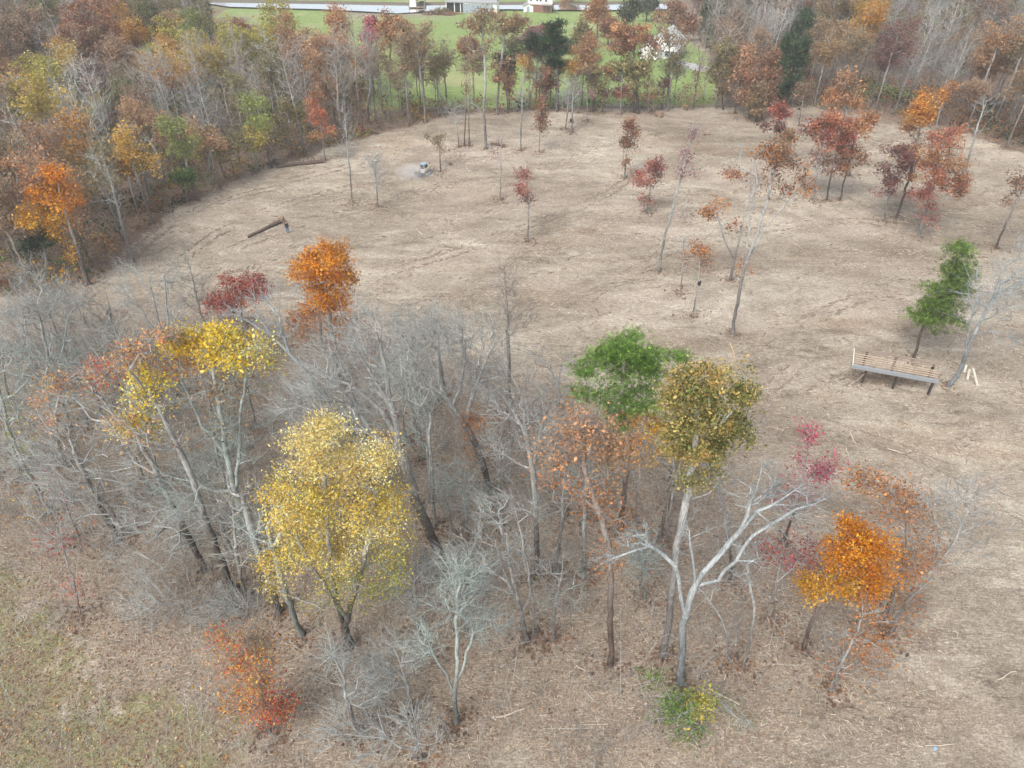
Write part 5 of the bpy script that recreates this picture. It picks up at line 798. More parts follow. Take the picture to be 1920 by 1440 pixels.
# slim bare trees that thicken the grove
LMG = [(640, 950, 'the big yellow tree'), (400, 650, 'the bright yellow crown'), (250, 780, 'the thin yellow tuft'), (110, 740, 'the peach edged tree'), (60, 580, 'the pale left edge tree'), (205, 570, 'the white sweeping tree'), (300, 550, 'the white twin limbed tree'), (600, 520, 'the bright orange tree'), (450, 550, 'the rounded red tree'), (730, 760, 'the great grey tree'), (860, 640, 'the wide pale crown'), (950, 560, 'the straight bare tree'), (1180, 710, 'the rounded pine'), (1090, 840, 'the pale orange oak'), (1000, 900, 'the dark forked trunk'), (950, 1050, 'the grey stemmed clump'), (860, 1180, 'the pale green forked tree'), (740, 1230, 'the bottom centre sprays'), (1390, 960, 'the dead white tree'), (470, 1250, 'the scarlet amber maple'), (1310, 800, 'the olive bronze oak')]
for k in range(400):
    if k == 0: ng_ = 0
    if ng_ >= 44: break
    bx_, by_ = fr.uniform(-40, 1340), fr.uniform(640, 1200)
    if 490 < bx_ < 600 or by_ < 640 + max(0, bx_ - 600) * .42 or (bx_ < 420 and by_ > 1030) or (bx_ < 60 and by_ > 960) or (500 < bx_ < 800 and by_ > 1080) or (1150 < bx_ and by_ > 1010): continue
    p = gnd(bx_, by_); x, y = p[0], p[1]
    if not far_enough(x, y, 2.6): continue
    cells.setdefault((int(x // 6), int(y // 6)), []).append((x, y)); ng_ += 1; z0 = float(gz(x, y)); s = fr.uniform(.42, .8); wood, _f = mesh_for('bare', fr)
    cxp, cyp = proj((x, y, z0 + 16 * s * .7)); lx, ly, ln = min(LMG, key=lambda q: (q[0] - cxp) ** 2 + (q[1] - cyp) ** 2); rel = (' just right of ' if cxp > lx else ' just left of ') if abs(cxp - lx) > abs(cyp - ly) else (' beyond ' if cyp < ly else ' below ')
    tn = fr.choice(('slim grey', 'slim pale grey', 'slim brown grey')); full = tn + ' bare tree' + rel + ln; LABS.setdefault(full, []).append(None)
    tt = thing('bare_tree', full, 'tree', (x, y, z0), fr.random() * 6.28, 'slim bare trees filling the grove'); LABS[full][-1] = (tt, math.hypot(x, y)); tt.scale = (s * fr.uniform(.9, 1.25),) * 2 + (s,); tt.rotation_euler = (fr.uniform(-.08, .08), fr.uniform(-.08, .08), fr.random() * 6.28)
    o = link('trunk', wood, None, tt); o.color = {'slim grey': (.9, .92, .9), 'slim pale grey': (1.15, 1.18, 1.15), 'slim brown grey': (.9, .8, .72)}[tn] + (1,)
ORD = ['nearest', 'second nearest', 'third nearest', 'fourth nearest', 'fifth nearest', 'sixth nearest', 'seventh nearest', 'eighth nearest', 'ninth nearest', 'tenth nearest', 'eleventh nearest', 'twelfth nearest', 'thirteenth nearest', 'fourteenth nearest', 'fifteenth nearest', 'sixteenth nearest', 'seventeenth nearest', 'eighteenth nearest']
for full, ls_ in LABS.items():
    if len(ls_) > 1:
        ls_.sort(key=lambda q: q[1])
        for k, (tt, _) in enumerate(ls_): tt['label'] = (('farthest' if k == len(ls_) - 1 else ORD[min(k, 17)]) + ' ' + full).replace('full crowned', 'leafy') if len(full.split()) > 13 else ('farthest' if k == len(ls_) - 1 else ORD[min(k, 17)]) + ' ' + full
# the far woods read as one mass: one object, tree models scattered by geometry nodes
tcol = bpy.data.collections.new('far tree models')
def precol(src, ck, nm, k):
    me_w, me_f = src; o = bpy.data.objects.new('wood_%s' % nm, me_w); c2 = []
    if not me_w.materials: me_w.materials.append(BARK)
    c2.append(o)
    if me_f:
        f = me_f.copy(); n = len(f.polygons); C = np.zeros(n * 4, np.float32); f.attributes['Col'].data.foreach_get('color', C); C = C.reshape(-1, 4); pal = np.array(FC[ck]); r = np.random.default_rng(k)
        C[:, :3] *= pal[r.integers(0, len(pal), n)] * .65 + GREYED * .35; f.attributes['Col'].data.foreach_set('color', C.ravel())
        if not f.materials: f.materials.append(LEAF)
        c2.append(bpy.data.objects.new('leaf_%s' % nm, f))
    c = bpy.data.collections.new('far_%02d' % k)
    for q in c2: c.objects.link(q)
    tcol.children.link(c)
k = 0
for kind, ck in (('bare', 'white'), ('bare', 'white'), ('bare', 'white'), ('bare', 'white'), ('bare', 'white'), ('sparse', 'tan'), ('sparse', 'mauve'), ('leafy', 'rust'), ('leafy', 'olive'), ('leafy', 'rustorange'), ('leafy', 'tan'), ('cedar', 'cedar')):
    precol(ARCH[kind][k % len(ARCH[kind])], ck, ck, k); k += 1
pts = [(x, y, float(gz(x, y))) for x, y, s_ in spots[NIND:]]
for _ in range(9000):
    y = fr.uniform(262, 560); x = fr.uniform(-.85 * y - 20, .85 * y + 20)
    if far_enough(x, y, 9.0) and pdist(MEADOW, np.array([x]), np.array([y]))[0] < -4 and pdist(FARSIDE, np.array([x]), np.array([y]))[0] < -4 and not (-130 < x < 75 and y < 470) and pdist(PONDW, np.array([x]), np.array([y]))[0] < -8:
        cells.setdefault((int(x // 6), int(y // 6)), []).append((x, y)); pts.append((x, y, float(gz(x, y))))
print('FILL', len(spots), 'far', len(pts), 'heroes', NTREE[0])
pm = bpy.data.meshes.new('far_woods'); pm.from_pydata(pts, [], []); fwo = link('far_woods', pm); fwo['kind'] = 'stuff'; fwo['label'] = 'mass of autumn trees receding behind the clearing'; fwo['category'] = 'woods'
ng = bpy.data.node_groups.new('scatter far trees', 'GeometryNodeTree'); ng.interface.new_socket('Geometry', in_out='INPUT', socket_type='NodeSocketGeometry'); ng.interface.new_socket('Geometry', in_out='OUTPUT', socket_type='NodeSocketGeometry')
gi, go_ = ng.nodes.new('NodeGroupInput'), ng.nodes.new('NodeGroupOutput'); ip = ng.nodes.new('GeometryNodeInstanceOnPoints'); ci = ng.nodes.new('GeometryNodeCollectionInfo')
ci.inputs['Collection'].default_value = tcol; ci.inputs['Separate Children'].default_value = True; ci.inputs['Reset Children'].default_value = True
rv = ng.nodes.new('FunctionNodeRandomValue'); rv.data_type = 'FLOAT_VECTOR'; rv.inputs[0].default_value = (0, 0, 0); rv.inputs[1].default_value = (0, 0, 6.28)
rs = ng.nodes.new('FunctionNodeRandomValue'); rs.data_type = 'FLOAT'; rs.inputs[2].default_value = .75; rs.inputs[3].default_value = 1.15
ip.inputs['Pick Instance'].default_value = True
ng.links.new(gi.outputs[0], ip.inputs['Points']); ng.links.new(ci.outputs[0], ip.inputs['Instance']); ng.links.new(rv.outputs[0], ip.inputs['Rotation']); ng.links.new(rs.outputs[1], ip.inputs['Scale']); ng.links.new(ip.outputs[0], go_.inputs[0])
md = fwo.modifiers.new('scatter', 'NODES'); md.node_group = ng
# ================================================================ brush, litter, chips (nobody could count them)
def scatter(n, poly, r, ymax=None, inset=0.0, xr=None, yr=None, soft=0.0):
    lo, hi = poly.min(0) - soft, poly.max(0) + soft
    if xr: lo = np.array([xr[0], yr[0]]); hi = np.array([xr[1], yr[1]])
    P = np.zeros((0, 2))
    while len(P) < n:
        q = lo + r.random((n * 3, 2)) * (hi - lo); k = pdist(poly, q[:, 0], q[:, 1]) + r.normal(size=len(q)) * soft > inset
        if ymax: k &= q[:, 1] < ymax
        k &= np.abs(q[:, 0]) < .8 * q[:, 1] + 26
        P = np.concatenate([P, q[k]])
    return P[:n]
def stuff(name, geo, mat, label, cat): o = link(name, geo.mesh(name, False), mat); o['kind'] = 'stuff'; o['label'] = label; o['category'] = cat; return o
rb = np.random.default_rng(77)
def brush(poly, n, h, col, r, clump=14, ymax=None, inset=0., spread_=.9, fans=True):
    g = Geo(); c = scatter(n // clump, poly, r, ymax, inset); P = np.repeat(c, clump, 0) + r.normal(size=(n // clump * clump, 2)) * spread_; m = len(P)
    B = np.stack([P[:, 0], P[:, 1], gz(P[:, 0], P[:, 1]) - .05], 1); D = r.normal(size=(m, 3)) * .42; D[:, 2] = 1; L = h * r.lognormal(0, .35, m); col = np.array(col)[r.integers(0, len(col), m)] * r.uniform(.75, 1.2, (m, 1))
    spikes(g, B, D, L, np.full(m, .014), col)
    if fans:
        for f in (.3, .5, .7): spikes(g, B + unit(D) * (L * f)[:, None], unit(D) + r.normal(size=(m, 3)) * .6, L * .45, np.full(m, .009), col)
    return g
GRY = [(.29, .29, .275), (.24, .225, .21), (.34, .345, .33), (.2, .175, .15)]; BRN = [(.27, .225, .18), (.33, .29, .235), (.22, .185, .145)]
stuff('undergrowth', brush(GROVE, 5600, 1.5, GRY, rb), BARK, 'thin grey brush and saplings on the grove floor', 'undergrowth')
stuff('thicket', brush(WOOD_L, 12000, 3.4, GRY + BRN, rb, ymax=190), BARK, 'brown grey thicket under the left wood', 'undergrowth')
stuff('thicket', brush(WOOD_R, 9000, 3.4, GRY + BRN, rb, ymax=230), BARK, 'brown grey thicket under the right wood', 'undergrowth')
stuff('undergrowth', brush(GROVE, 3400, 4.6, [(.3, .3, .285), (.25, .24, .225), (.36, .365, .35), (.24, .2, .17)], rb, clump=4, inset=3, spread_=.7), BARK, 'slender grey saplings between the trees of the grove', 'undergrowth')
LEFTG = wpoly([(-250, 700), (150, 620), (420, 660), (560, 800), (560, 1080), (420, 1180), (250, 1120), (60, 1000), (-250, 940)])
stuff('undergrowth', brush(LEFTG, 5000, 2.3, GRY + [(.3, .31, .28), (.26, .18, .13)], rb), BARK, 'dense grey brush under the left trees of the grove', 'undergrowth')
# leafy scrub along the wood edges
def scrub(poly, n, r, cks, ymax, inset, outset):
    g = Geo(); lo = scatter(n * 8, poly, r, ymax, 0); d = pdist(poly, lo[:, 0], lo[:, 1]); lo = lo[(d > inset) & (d < outset)][:n]
    for (x, y) in lo:
        ck = FC[cks[r.integers(0, len(cks))]]; m = int(r.integers(25, 60)); hgt_ = r.uniform(.6, 3.6); C = np.array([x, y, float(gz(x, y)) + hgt_ * .55]) + r.normal(size=(m, 3)) * np.array([.9, .9, hgt_ * .28])
        leaves(g, C, np.full(m, .2), np.array(ck)[r.integers(0, len(ck), m)] * r.lognormal(-.15, .2, (m, 1)), r)
    return g
stuff('scrub', scrub(WOOD_L, 1500, rb, ('olive', 'tan', 'brown', 'cedar', 'rust', 'olive', 'yellowgreen', 'green', 'tan', 'olive', 'gold'), 190, .5, 40), LEAF, 'low leafy scrub along the edge of the left wood', 'undergrowth')
stuff('scrub', scrub(WOOD_R, 900, rb, ('tan', 'brown', 'brown', 'rust', 'olive', 'cedar'), 225, .5, 22), LEAF, 'low leafy scrub along the edge of the right wood', 'undergrowth')
FIELD_ALL = np.array([(-90, 14), (90, 14), (120, 90), (95, 160), (-60, 160), (-100, 80)], float)
def flat_leaves(P, s, col, r, lift=.03):
    g = Geo(); C = np.stack([P[:, 0], P[:, 1], gz(P[:, 0], P[:, 1]) + lift + r.random(len(P)) * .05], 1); leaves(g, C, np.full(len(P), s), col, r, up=2.2); return g
def pcols(keys, n, r, extra=()):
    pal = np.array([c for k in keys for c in FC[k]] + list(extra)); return pal[r.integers(0, len(pal), n)] * r.lognormal(0, .2, (n, 1))
LITC = [(.30, .19, .13), (.24, .14, .095), (.38, .27, .19), (.46, .35, .26), (.2, .115, .08), (.34, .2, .13)]
P = scatter(30000, GROVE, rb, 75, soft=3); stuff('leaf_litter', flat_leaves(P, .075, pcols(('brown',), len(P), rb, LITC * 3), rb), LEAF, 'brown fallen leaves covering the grove floor', 'fallen leaves')
P = scatter(16000, GRASS, rb, 60, soft=3.5); stuff('leaf_litter', flat_leaves(P, .07, pcols(('rust', 'gold', 'brown'), len(P), rb, LITC * 6 + [(.55, .4, .25)] * 6), rb), LEAF, 'red and tan fallen leaves on the grass at lower left', 'fallen leaves')
def chips(P, r, lo, hi, wid, cols, lift=.02):
    g = Geo(); n = len(P); a = r.random(n) * 6.283; sl = r.normal(size=n) * .12; D = np.stack([np.cos(a), np.sin(a), sl], 1); L = r.uniform(lo, hi, n) * r.lognormal(0, .35, n)
    B = np.stack([P[:, 0], P[:, 1], gz(P[:, 0], P[:, 1]) + lift], 1) - D * L[:, None] * .5; E = B + D * L[:, None]; w = wid * r.uniform(.6, 1.4, n); c = np.array(cols)[r.integers(0, len(cols), n)] * r.uniform(.75, 1.2, (n, 1))
    tubes(g, B, E, D, D, w, w * .7, c, 3); return g
CH = [(.52, .44, .33), (.42, .35, .26), (.60, .53, .42), (.34, .27, .2), (.48, .41, .32)]
cx = rb.random((52000, 2)); P = np.stack([(cx[:, 0] * 2 - 1) * 1.0, 16 + 125 * cx[:, 1] ** 1.25], 1); P[:, 0] *= .75 * P[:, 1] + 10
k = (pdist(WOOD_L, P[:, 0], P[:, 1]) < -1) & (pdist(GRASS, P[:, 0], P[:, 1]) < 0) & ((P[:, 1] > 48) | (rb.random(len(P)) < .65)); P = P[k]
stuff('wood_chips', chips(P, rb, .10, .42, .017, CH), BARK, 'pale shredded wood strewn over the cleared ground', 'wood chips')
near_ = P[:, 1] < 48; P2 = P[(rb.random(len(P)) < .022) & (~near_ | (rb.random(len(P)) < .5))]; stuff('broken_sticks', chips(P2, rb, .5, 1.1, .024, CH + GRY, .03), BARK, 'broken pale sticks lying on the cleared ground', 'sticks')
P3 = P[rb.random(len(P)) < .02] ; stuff('dark_clods', chips(P3[P3[:, 1] > 40], rb, .3, .9, .07, [(.16, .11, .08), (.2, .145, .105)], .0), BARK, 'dark clods and root pieces in the turned soil', 'clods')

# windrows: dark turned soil and shredded wood lying in long curved swaths where the machine worked
sw_r = np.random.default_rng(41); PD = []; PC = []
for k in range(70):
    if k < 30: bx_, by_, hd = sw_r.uniform(-62, -5), sw_r.uniform(72, 128), sw_r.uniform(.15, .75)
    else: bx_, by_, hd = sw_r.uniform(-15, 75), sw_r.uniform(48, 140), sw_r.uniform(-.45, .3)
    cur = sw_r.normal() * .022; L = sw_r.uniform(8, 28); t_ = np.arange(0, L, .22); a_ = hd + cur * t_ * 2; X = bx_ + np.cumsum(np.cos(a_)) * .22; Y = by_ + np.cumsum(np.sin(a_)) * .22
    den = .5 + .5 * np.sin(t_ * sw_r.uniform(.3, .9) + sw_r.uniform(0, 6)); kk = sw_r.random(len(t_)) < den * .55
    PD.append(np.stack([X[kk] + sw_r.normal(size=kk.sum()) * .6, Y[kk] + sw_r.normal(size=kk.sum()) * .6, a_[kk]], 1))
    PC.append(np.stack([X + sw_r.normal(size=len(X)) * .5 + .9 * np.sin(a_), Y + sw_r.normal(size=len(X)) * .5 - .9 * np.cos(a_)], 1))
PD = np.concatenate(PD); PC = np.concatenate(PC)
def okf(q): return (pdist(WOOD_L, q[:, 0], q[:, 1]) < -1.5) & (pdist(WOOD_R, q[:, 0], q[:, 1]) < -1.5) & (q[:, 1] < 150)
PD = PD[okf(PD)]; PC = PC[okf(PC)]
g = Geo(); n = len(PD); a = PD[:, 2] + sw_r.normal(size=n) * .35; D = np.stack([np.cos(a), np.sin(a), np.zeros(n)], 1); L = sw_r.uniform(.25, .9, n); Bq = np.stack([PD[:, 0], PD[:, 1], gz(PD[:, 0], PD[:, 1])], 1); w = sw_r.uniform(.05, .13, n)
tubes(g, Bq - D * L[:, None] / 2, Bq + D * L[:, None] / 2, D, D, w, w * .6, np.array([(.22, .17, .13), (.26, .205, .155), (.18, .14, .105), (.3, .24, .18)])[sw_r.integers(0, 4, n)], 5)
stuff('turned_soil', g, BARK, 'dark ridges of turned soil in curved swaths across the clearing', 'turned soil')
stuff('wood_chips', chips(PC, sw_r, .12, .5, .02, [(.62, .55, .44), (.55, .47, .36), (.66, .6, .5)]), BARK, 'pale shredded wood in curved swaths across the clearing', 'wood chips')
# dark leaves added round the tree feet, standing for contact shade and darker soil
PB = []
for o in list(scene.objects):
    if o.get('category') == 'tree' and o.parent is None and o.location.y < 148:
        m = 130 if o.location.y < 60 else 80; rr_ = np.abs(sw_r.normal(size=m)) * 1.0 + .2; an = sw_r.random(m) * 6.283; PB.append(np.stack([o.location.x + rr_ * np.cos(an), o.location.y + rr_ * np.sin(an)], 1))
PB = np.concatenate(PB); stuff('contact_shade_leaves', flat_leaves(PB, .13, pcols(('brown',), len(PB), sw_r, [(.17, .11, .08), (.13, .09, .065), (.22, .14, .1), (.2, .13, .09)]), sw_r), LEAF, 'dark leaves added around the tree bases as contact shade and darker soil', 'fallen leaves')

# worn track ruts: earth scraped bare in paired lines
RT = [[(225, 500), (290, 440), (380, 385), (480, 350), (600, 325), (690, 300)], [(300, 520), (390, 445), (500, 395), (640, 352), (760, 335)], [(250, 470), (330, 412), (430, 372), (540, 345)], [(420, 470), (560, 420), (700, 385), (800, 370)], [(700, 520), (860, 470), (1000, 420), (1130, 370), (1200, 320)], [(1100, 560), (1250, 470), (1420, 430), (1600, 410), (1760, 430)], [(1480, 620), (1600, 560), (1740, 540), (1900, 560)], [(1420, 760), (1560, 800), (1740, 860), (1920, 960)], [(1500, 680), (1420, 740), (1500, 860), (1640, 960)]]
g = Geo(); PCC = []
for ln_ in RT:
    W_ = np.array([gnd(*q)[:2] for q in ln_]); t0 = np.linspace(0, len(W_) - 1, 60); W_ = np.stack([np.interp(t0, np.arange(len(W_)), W_[:, i]) for i in (0, 1)], 1)
    for _ in range(10): W_[1:-1] = (W_[:-2] + W_[1:-1] * 2 + W_[2:]) / 4
    sg = np.r_[0, np.cumsum(np.linalg.norm(np.diff(W_, axis=0), axis=1))]; n = int(sg[-1] * 9); t0 = sw_r.uniform(0, sg[-1], n); X = np.interp(t0, sg, W_[:, 0]); Y = np.interp(t0, sg, W_[:, 1]); e = 1.0; hx = np.interp(t0 + e, sg, W_[:, 0]) - np.interp(t0 - e, sg, W_[:, 0]); hy = np.interp(t0 + e, sg, W_[:, 1]) - np.interp(t0 - e, sg, W_[:, 1]); hh = np.hypot(hx, hy) + 1e-6; hx /= hh; hy /= hh
    kk = sw_r.random(n) < .25 + .75 * (np.sin(t0 * .35 + sw_r.uniform(0, 6)) > -.2); off = np.where(sw_r.random(n) < .5, .8, -.8) + sw_r.normal(size=n) * .17; X, Y, hx, hy, off = X[kk], Y[kk], hx[kk], hy[kk], off[kk]; n = len(X); X2, Y2 = X - hy * off, Y + hx * off
    D = unit(np.stack([hx + sw_r.normal(size=n) * .3, hy + sw_r.normal(size=n) * .3, np.zeros(n)], 1)); L = sw_r.uniform(.25, .8, n); Bq = np.stack([X2, Y2, gz(X2, Y2) - .01], 1); w = sw_r.uniform(.04, .1, n)
    tubes(g, Bq - D * L[:, None] / 2, Bq + D * L[:, None] / 2, D, D, w, w * .7, np.array([(.21, .165, .125), (.25, .20, .155), (.17, .135, .105)])[sw_r.integers(0, 3, n)], 5)
    m = n // 2; PCC.append(np.stack([X[:m] + sw_r.normal(size=m) * .25 - hy[:m] * 1.3, Y[:m] + sw_r.normal(size=m) * .25 + hx[:m] * 1.3], 1))
stuff('track_ruts', g, BARK, 'paired dark track ruts curving over the clearing', 'track ruts')
stuff('wood_chips', chips(np.concatenate(PCC), sw_r, .12, .45, .018, [(.58, .52, .42), (.5, .44, .34)]), BARK, 'pale chips pushed up beside the track ruts', 'wood chips')
# ================================================================ OBJECTS
def bx(bm, c, s, rot=None, taper=None):
    import mathutils
    ret = bmesh.ops.create_cube(bm, size=1); vs = ret['verts']
    for v in vs:
        t = 1 if taper is None or v.co.z < 0 else taper
        v.co = Vector((v.co.x * s[0] * t, v.co.y * s[1] * t, v.co.z * s[2]))
    if rot is not None: bmesh.ops.rotate(bm, verts=vs, cent=(0, 0, 0), matrix=mathutils.Euler(rot).to_matrix())
    bmesh.ops.translate(bm, verts=vs, vec=c); return vs
def cyl(bm, a, b, r1, r2=None, seg=10):
    a, b = Vector(a), Vector(b); d = b - a; r2 = r1 if r2 is None else r2
    ret = bmesh.ops.create_cone(bm, cap_ends=True, segments=seg, radius1=r1, radius2=r2, depth=d.length)
    q = d.to_track_quat('Z', 'Y').to_matrix(); bmesh.ops.rotate(bm, verts=ret['verts'], cent=(0, 0, 0), matrix=q); bmesh.ops.translate(bm, verts=ret['verts'], vec=(a + b) / 2); return ret['verts']
def beam(bm, a, b, w, h):
    a, b = Vector(a), Vector(b); d = b - a; ret = bmesh.ops.create_cube(bm, size=1)
    for v in ret['verts']: v.co = Vector((v.co.x * w, v.co.y * h, v.co.z * d.length))
    z = d.normalized(); x = z.cross(Vector((0, 0, 1))); x = x.normalized() if x.length > 1e-3 else Vector((1, 0, 0)); y = z.cross(x)
    import mathutils
    M = mathutils.Matrix((x, y, z)).transposed(); bmesh.ops.rotate(bm, verts=ret['verts'], cent=(0, 0, 0), matrix=M); bmesh.ops.translate(bm, verts=ret['verts'], vec=(a + b) / 2)
def done(name, bm, mat, parent=None, bevel=0.0, smooth=False):
    if bevel: bmesh.ops.bevel(bm, geom=[e for e in bm.edges], offset=bevel, segments=1, affect='EDGES')
    bmesh.ops.recalc_face_normals(bm, faces=bm.faces[:]); me = bpy.data.meshes.new(name); bm.to_mesh(me); bm.free()
    if smooth: me.polygons.foreach_set('use_smooth', [True] * len(me.polygons))
    return link(name, me, mat, parent)
B = bmesh.new
M_WOODG = simple('weathered timber', (.24, .19, .15), .9, .3, 6); M_BATT = simple('weathered battens', (.40, .31, .225), .9, .4, 4); M_POST = simple('dark creosoted post', (.045, .036, .032), .85, .3, 6)
M_FASC = simple('galvanised edge', (.36, .39, .42), .45, .2, 5, .5); M_WHITE = simple('white paint', (.8, .8, .78), .6, .05, 4); M_GREY = simple('grey shingles', (.26, .26, .27), .85, .15, 3)
M_GLASS = simple('window glass', (.05, .06, .07), .12, .1, 1); M_BRICK = simple('brick base', (.22, .11, .08), .9, .25, 14); M_BLUE = simple('blue grey steel cladding', (.36, .42, .50), .5, .15, 2, .3); M_DARK = simple('dark opening', (.02, .02, .022), .9, .1, 2)
M_LOG = simple('log bark', (.10, .072, .055), .95, .35, 5, bump=.6); M_CUT = simple('fresh cut wood', (.5, .36, .22), .9, .2, 8); M_SOILR = simple('root soil', (.2, .135, .09), .95, .35, 6, bump=.8)
# ---------------------------------------------------------------- slatted shelter
fp = [gnd(1617, 717), gnd(1675, 729), gnd(1741, 738)]
FL = atY(1598, 688, fp[0][1]); FR = atY(1757, 717, fp[2][1]); zt = float((FL[2] + FR[2]) / 2); FL = atZ(1598, 687, zt); FR = atZ(1757, 716, zt); BL = atZ(1601, 655, zt + .35); BR = atZ(1763, 686, zt + .35)
c0 = (FL + FR) / 2; c0[2] = 0
sh = thing('slatted_shelter', 'long low shelter with bare slatted roof on dark posts', 'shelter', (c0[0], c0[1], float(gz(c0[0], c0[1]))))
o0 = np.array([c0[0], c0[1], float(gz(c0[0], c0[1]))]); loc = lambda p: Vector(np.asarray(p) - o0)
lerp = lambda a, b, t_: np.asarray(a) * (1 - t_) + np.asarray(b) * t_
ex = unit((FR - FL)[None])[0]; up_ = np.array([0, 0, 1.])
rsh = random.Random(4)
for k in range(8):                                 # battens run the long way
    f = .05 + .9 * k / 7; a, b = lerp(FL, BL, f), lerp(FR, BR, f)
    f0 = rsh.uniform(0, .015); f1 = 1 - rsh.uniform(0, .015)
    bm = B(); 
    if k == 5: f1 = .62
    beam(bm, loc(lerp(a, b, f0) + up_ * (.17 + rsh.uniform(-.015, .015))), loc(lerp(a, b, f1) + up_ * (.17 + rsh.uniform(-.015, .015))), .15, .04); done('batten', bm, M_BATT if k < 6 else M_WOODG, sh)
for k in range(6):
    f = .02 + .96 * k / 5; bm = B(); beam(bm, loc(lerp(FL, FR, f) + up_ * .07), loc(lerp(BL, BR, f) + up_ * .07), .06, .14); done('rafter', bm, M_WOODG, sh)
bm = B(); beam(bm, loc(FL - ex * .1 + up_ * .02 + np.array([0, -.09, 0])), loc(FR + ex * .1 + up_ * .02 + np.array([0, -.09, 0])), .04, .34); beam(bm, loc(FL - ex * .1 + up_ * .20 + np.array([0, .02, 0])), loc(FR + ex * .1 + up_ * .20 + np.array([0, .02, 0])), .26, .02); done('fascia', bm, M_FASC, sh)
bm = B(); beam(bm, loc(FL + up_ * .21), loc(BL + up_ * .21), .05, .05); done('edge_trim', bm, M_WHITE, sh)
bm = B(); beam(bm, loc(BL + up_ * .24 - ex * .1), loc(BR + up_ * .24), .22, .05); done('back_board', bm, M_WOODG, sh)
for k, p in enumerate(fp):
    tp = FL + ex * np.dot(p - FL, ex); bt = np.array([tp[0], tp[1] + .12, float(gz(tp[0], tp[1])) - .15]); bm = B(); beam(bm, loc(bt), loc(np.array([tp[0], tp[1] + .12, zt - .02])), .2, .2); done('post', bm, M_POST, sh)
    q = lerp(BL, BR, (.16, .5, .93)[k]); bm = B(); beam(bm, loc(np.array([q[0], q[1] - .1, float(gz(q[0], q[1])) - .15])), loc(q + up_ * -.02), .2, .2); done('post', bm, M_POST, sh)
bm = B(); q = fp[0]; beam(bm, loc(np.array([q[0] + .1, q[1] + .1, zt - .55])), loc(np.array([q[0] - 1.3, q[1] - .5, float(gz(q[0], q[1])) + .1])), .07, .1); done('brace', bm, M_WOODG, sh)
for k, (a, b, lab) in enumerate((((1818, 692), (1814, 711), 'short white post leaning by the curved white tree'), ((1824, 690), (1833, 722), 'long white post leaning outward beside the short one'), ((1812, 685), (1808, 698), 'stubby cream post behind the short white post'))):
    p = gnd(*b); top = atY(a[0], a[1], p[1] + .6); pp = thing('leaning_post', lab, 'post', tuple(p)); bm = B(); v = Vector(top - p); cyl(bm, (0, 0, -.05), v, .13, .12, 9); done('shaft', bm, simple('pale peeled wood', (.52, .49, .41), .85, .18, 4), pp, smooth=False)
    bm = B(); n_ = v.normalized(); cyl(bm, v, v + n_ * .03, .10, .10, 9); done('cut_end', bm, M_CUT, pp)
# twig heap under the shelter
g = Geo(); cc = o0 + np.array([-.4, 1.5, 0]); m = 900; Pq = np.stack([cc[0] + rb.normal(size=m) * 2.6, cc[1] + rb.normal(size=m) * .7], 1); Bq = np.stack([Pq[:, 0], Pq[:, 1], gz(Pq[:, 0], Pq[:, 1])], 1); D_ = rb.normal(size=(m, 3)); D_[:, 2] = np.abs(D_[:, 2]) * .5
spikes(g, Bq, D_, rb.uniform(.5, 1.6, m), np.full(m, .02), np.array([(.17, .13, .1), (.22, .17, .13), (.13, .1, .08), (.3, .24, .18)])[rb.integers(0, 4, m)]); stuff('brush_heap', g, BARK, 'heap of dead twigs under the slatted shelter', 'brush heap')
# ---------------------------------------------------------------- logs and sticks on the ground
def log(name, label, a, b, r0, r1, rot_end=False, stub=0, cat='log', mat=M_LOG, wig=.25, seed=1):
    pa, pb = gnd(*a), gnd(*b); r = random.Random(seed); t_ = thing(name, label, cat, tuple(pa)); L = np.linalg.norm(pb - pa); n = max(4, int(L / 1.2)); g = Geo(); P = []
    for i in range(n + 1):
        f = i / n; q = lerp(pa, pb, f); rad = r0 * (1 - f) + r1 * f; q = np.array([q[0] + r.uniform(-1, 1) * wig * .4, q[1] + r.uniform(-1, 1) * wig * .4, float(gz(q[0], q[1])) + rad * .75 + .03]) - pa; P.append((q, rad * r.uniform(.9, 1.12)))
    A = np.array([p for p, _ in P]); Rr = np.array([q for _, q in P]); T_ = unit(np.gradient(A, axis=0)); c_ = np.ones((n, 3)); tubes(g, A[:-1], A[1:], T_[:-1], T_[1:], Rr[:-1], Rr[1:], c_, 9)
    for _ in range(stub):
        i = r.randrange(1, n); d = np.array([r.uniform(-1, 1), r.uniform(-1, 1), r.uniform(.1, .9)]); d = d / np.linalg.norm(d); l = r.uniform(.4, 1.1); tubes(g, A[i:i + 1], A[i:i + 1] + d * l, d[None], d[None], np.array([Rr[i] * .4]), np.array([Rr[i] * .2]), np.ones((1, 3)), 5)
    link('trunk', g.mesh('trunk'), mat, t_)
    for e, s_ in ((0, -1), (n, 1)):
        if rot_end and e == n: continue
        bm = B(); cyl(bm, tuple(A[e] - T_[e] * .01), tuple(A[e] + T_[e] * .02 * s_), Rr[e] * .97, Rr[e] * .94, 9); done('cut_end', bm, M_CUT, t_)
    if rot_end:
        bm = B(); bmesh.ops.create_icosphere(bm, subdivisions=2, radius=1)
        for v in bm.verts: k = r.uniform(.75, 1.25); v.co = Vector((v.co.x * .42 * k, v.co.y * .38 * k, v.co.z * .48 * k))
        for _ in range(16): d = Vector((r.uniform(-1, 1), r.uniform(-1, 1), r.uniform(-.4, 1))).normalized(); cyl(bm, d * .3, d * r.uniform(.55, .85), .08, .02, 5)
        bmesh.ops.translate(bm, verts=bm.verts[:], vec=Vector(A[n]) + Vector((0, 0, .12))); done('root_plate', bm, M_SOILR, t_)
    return t_
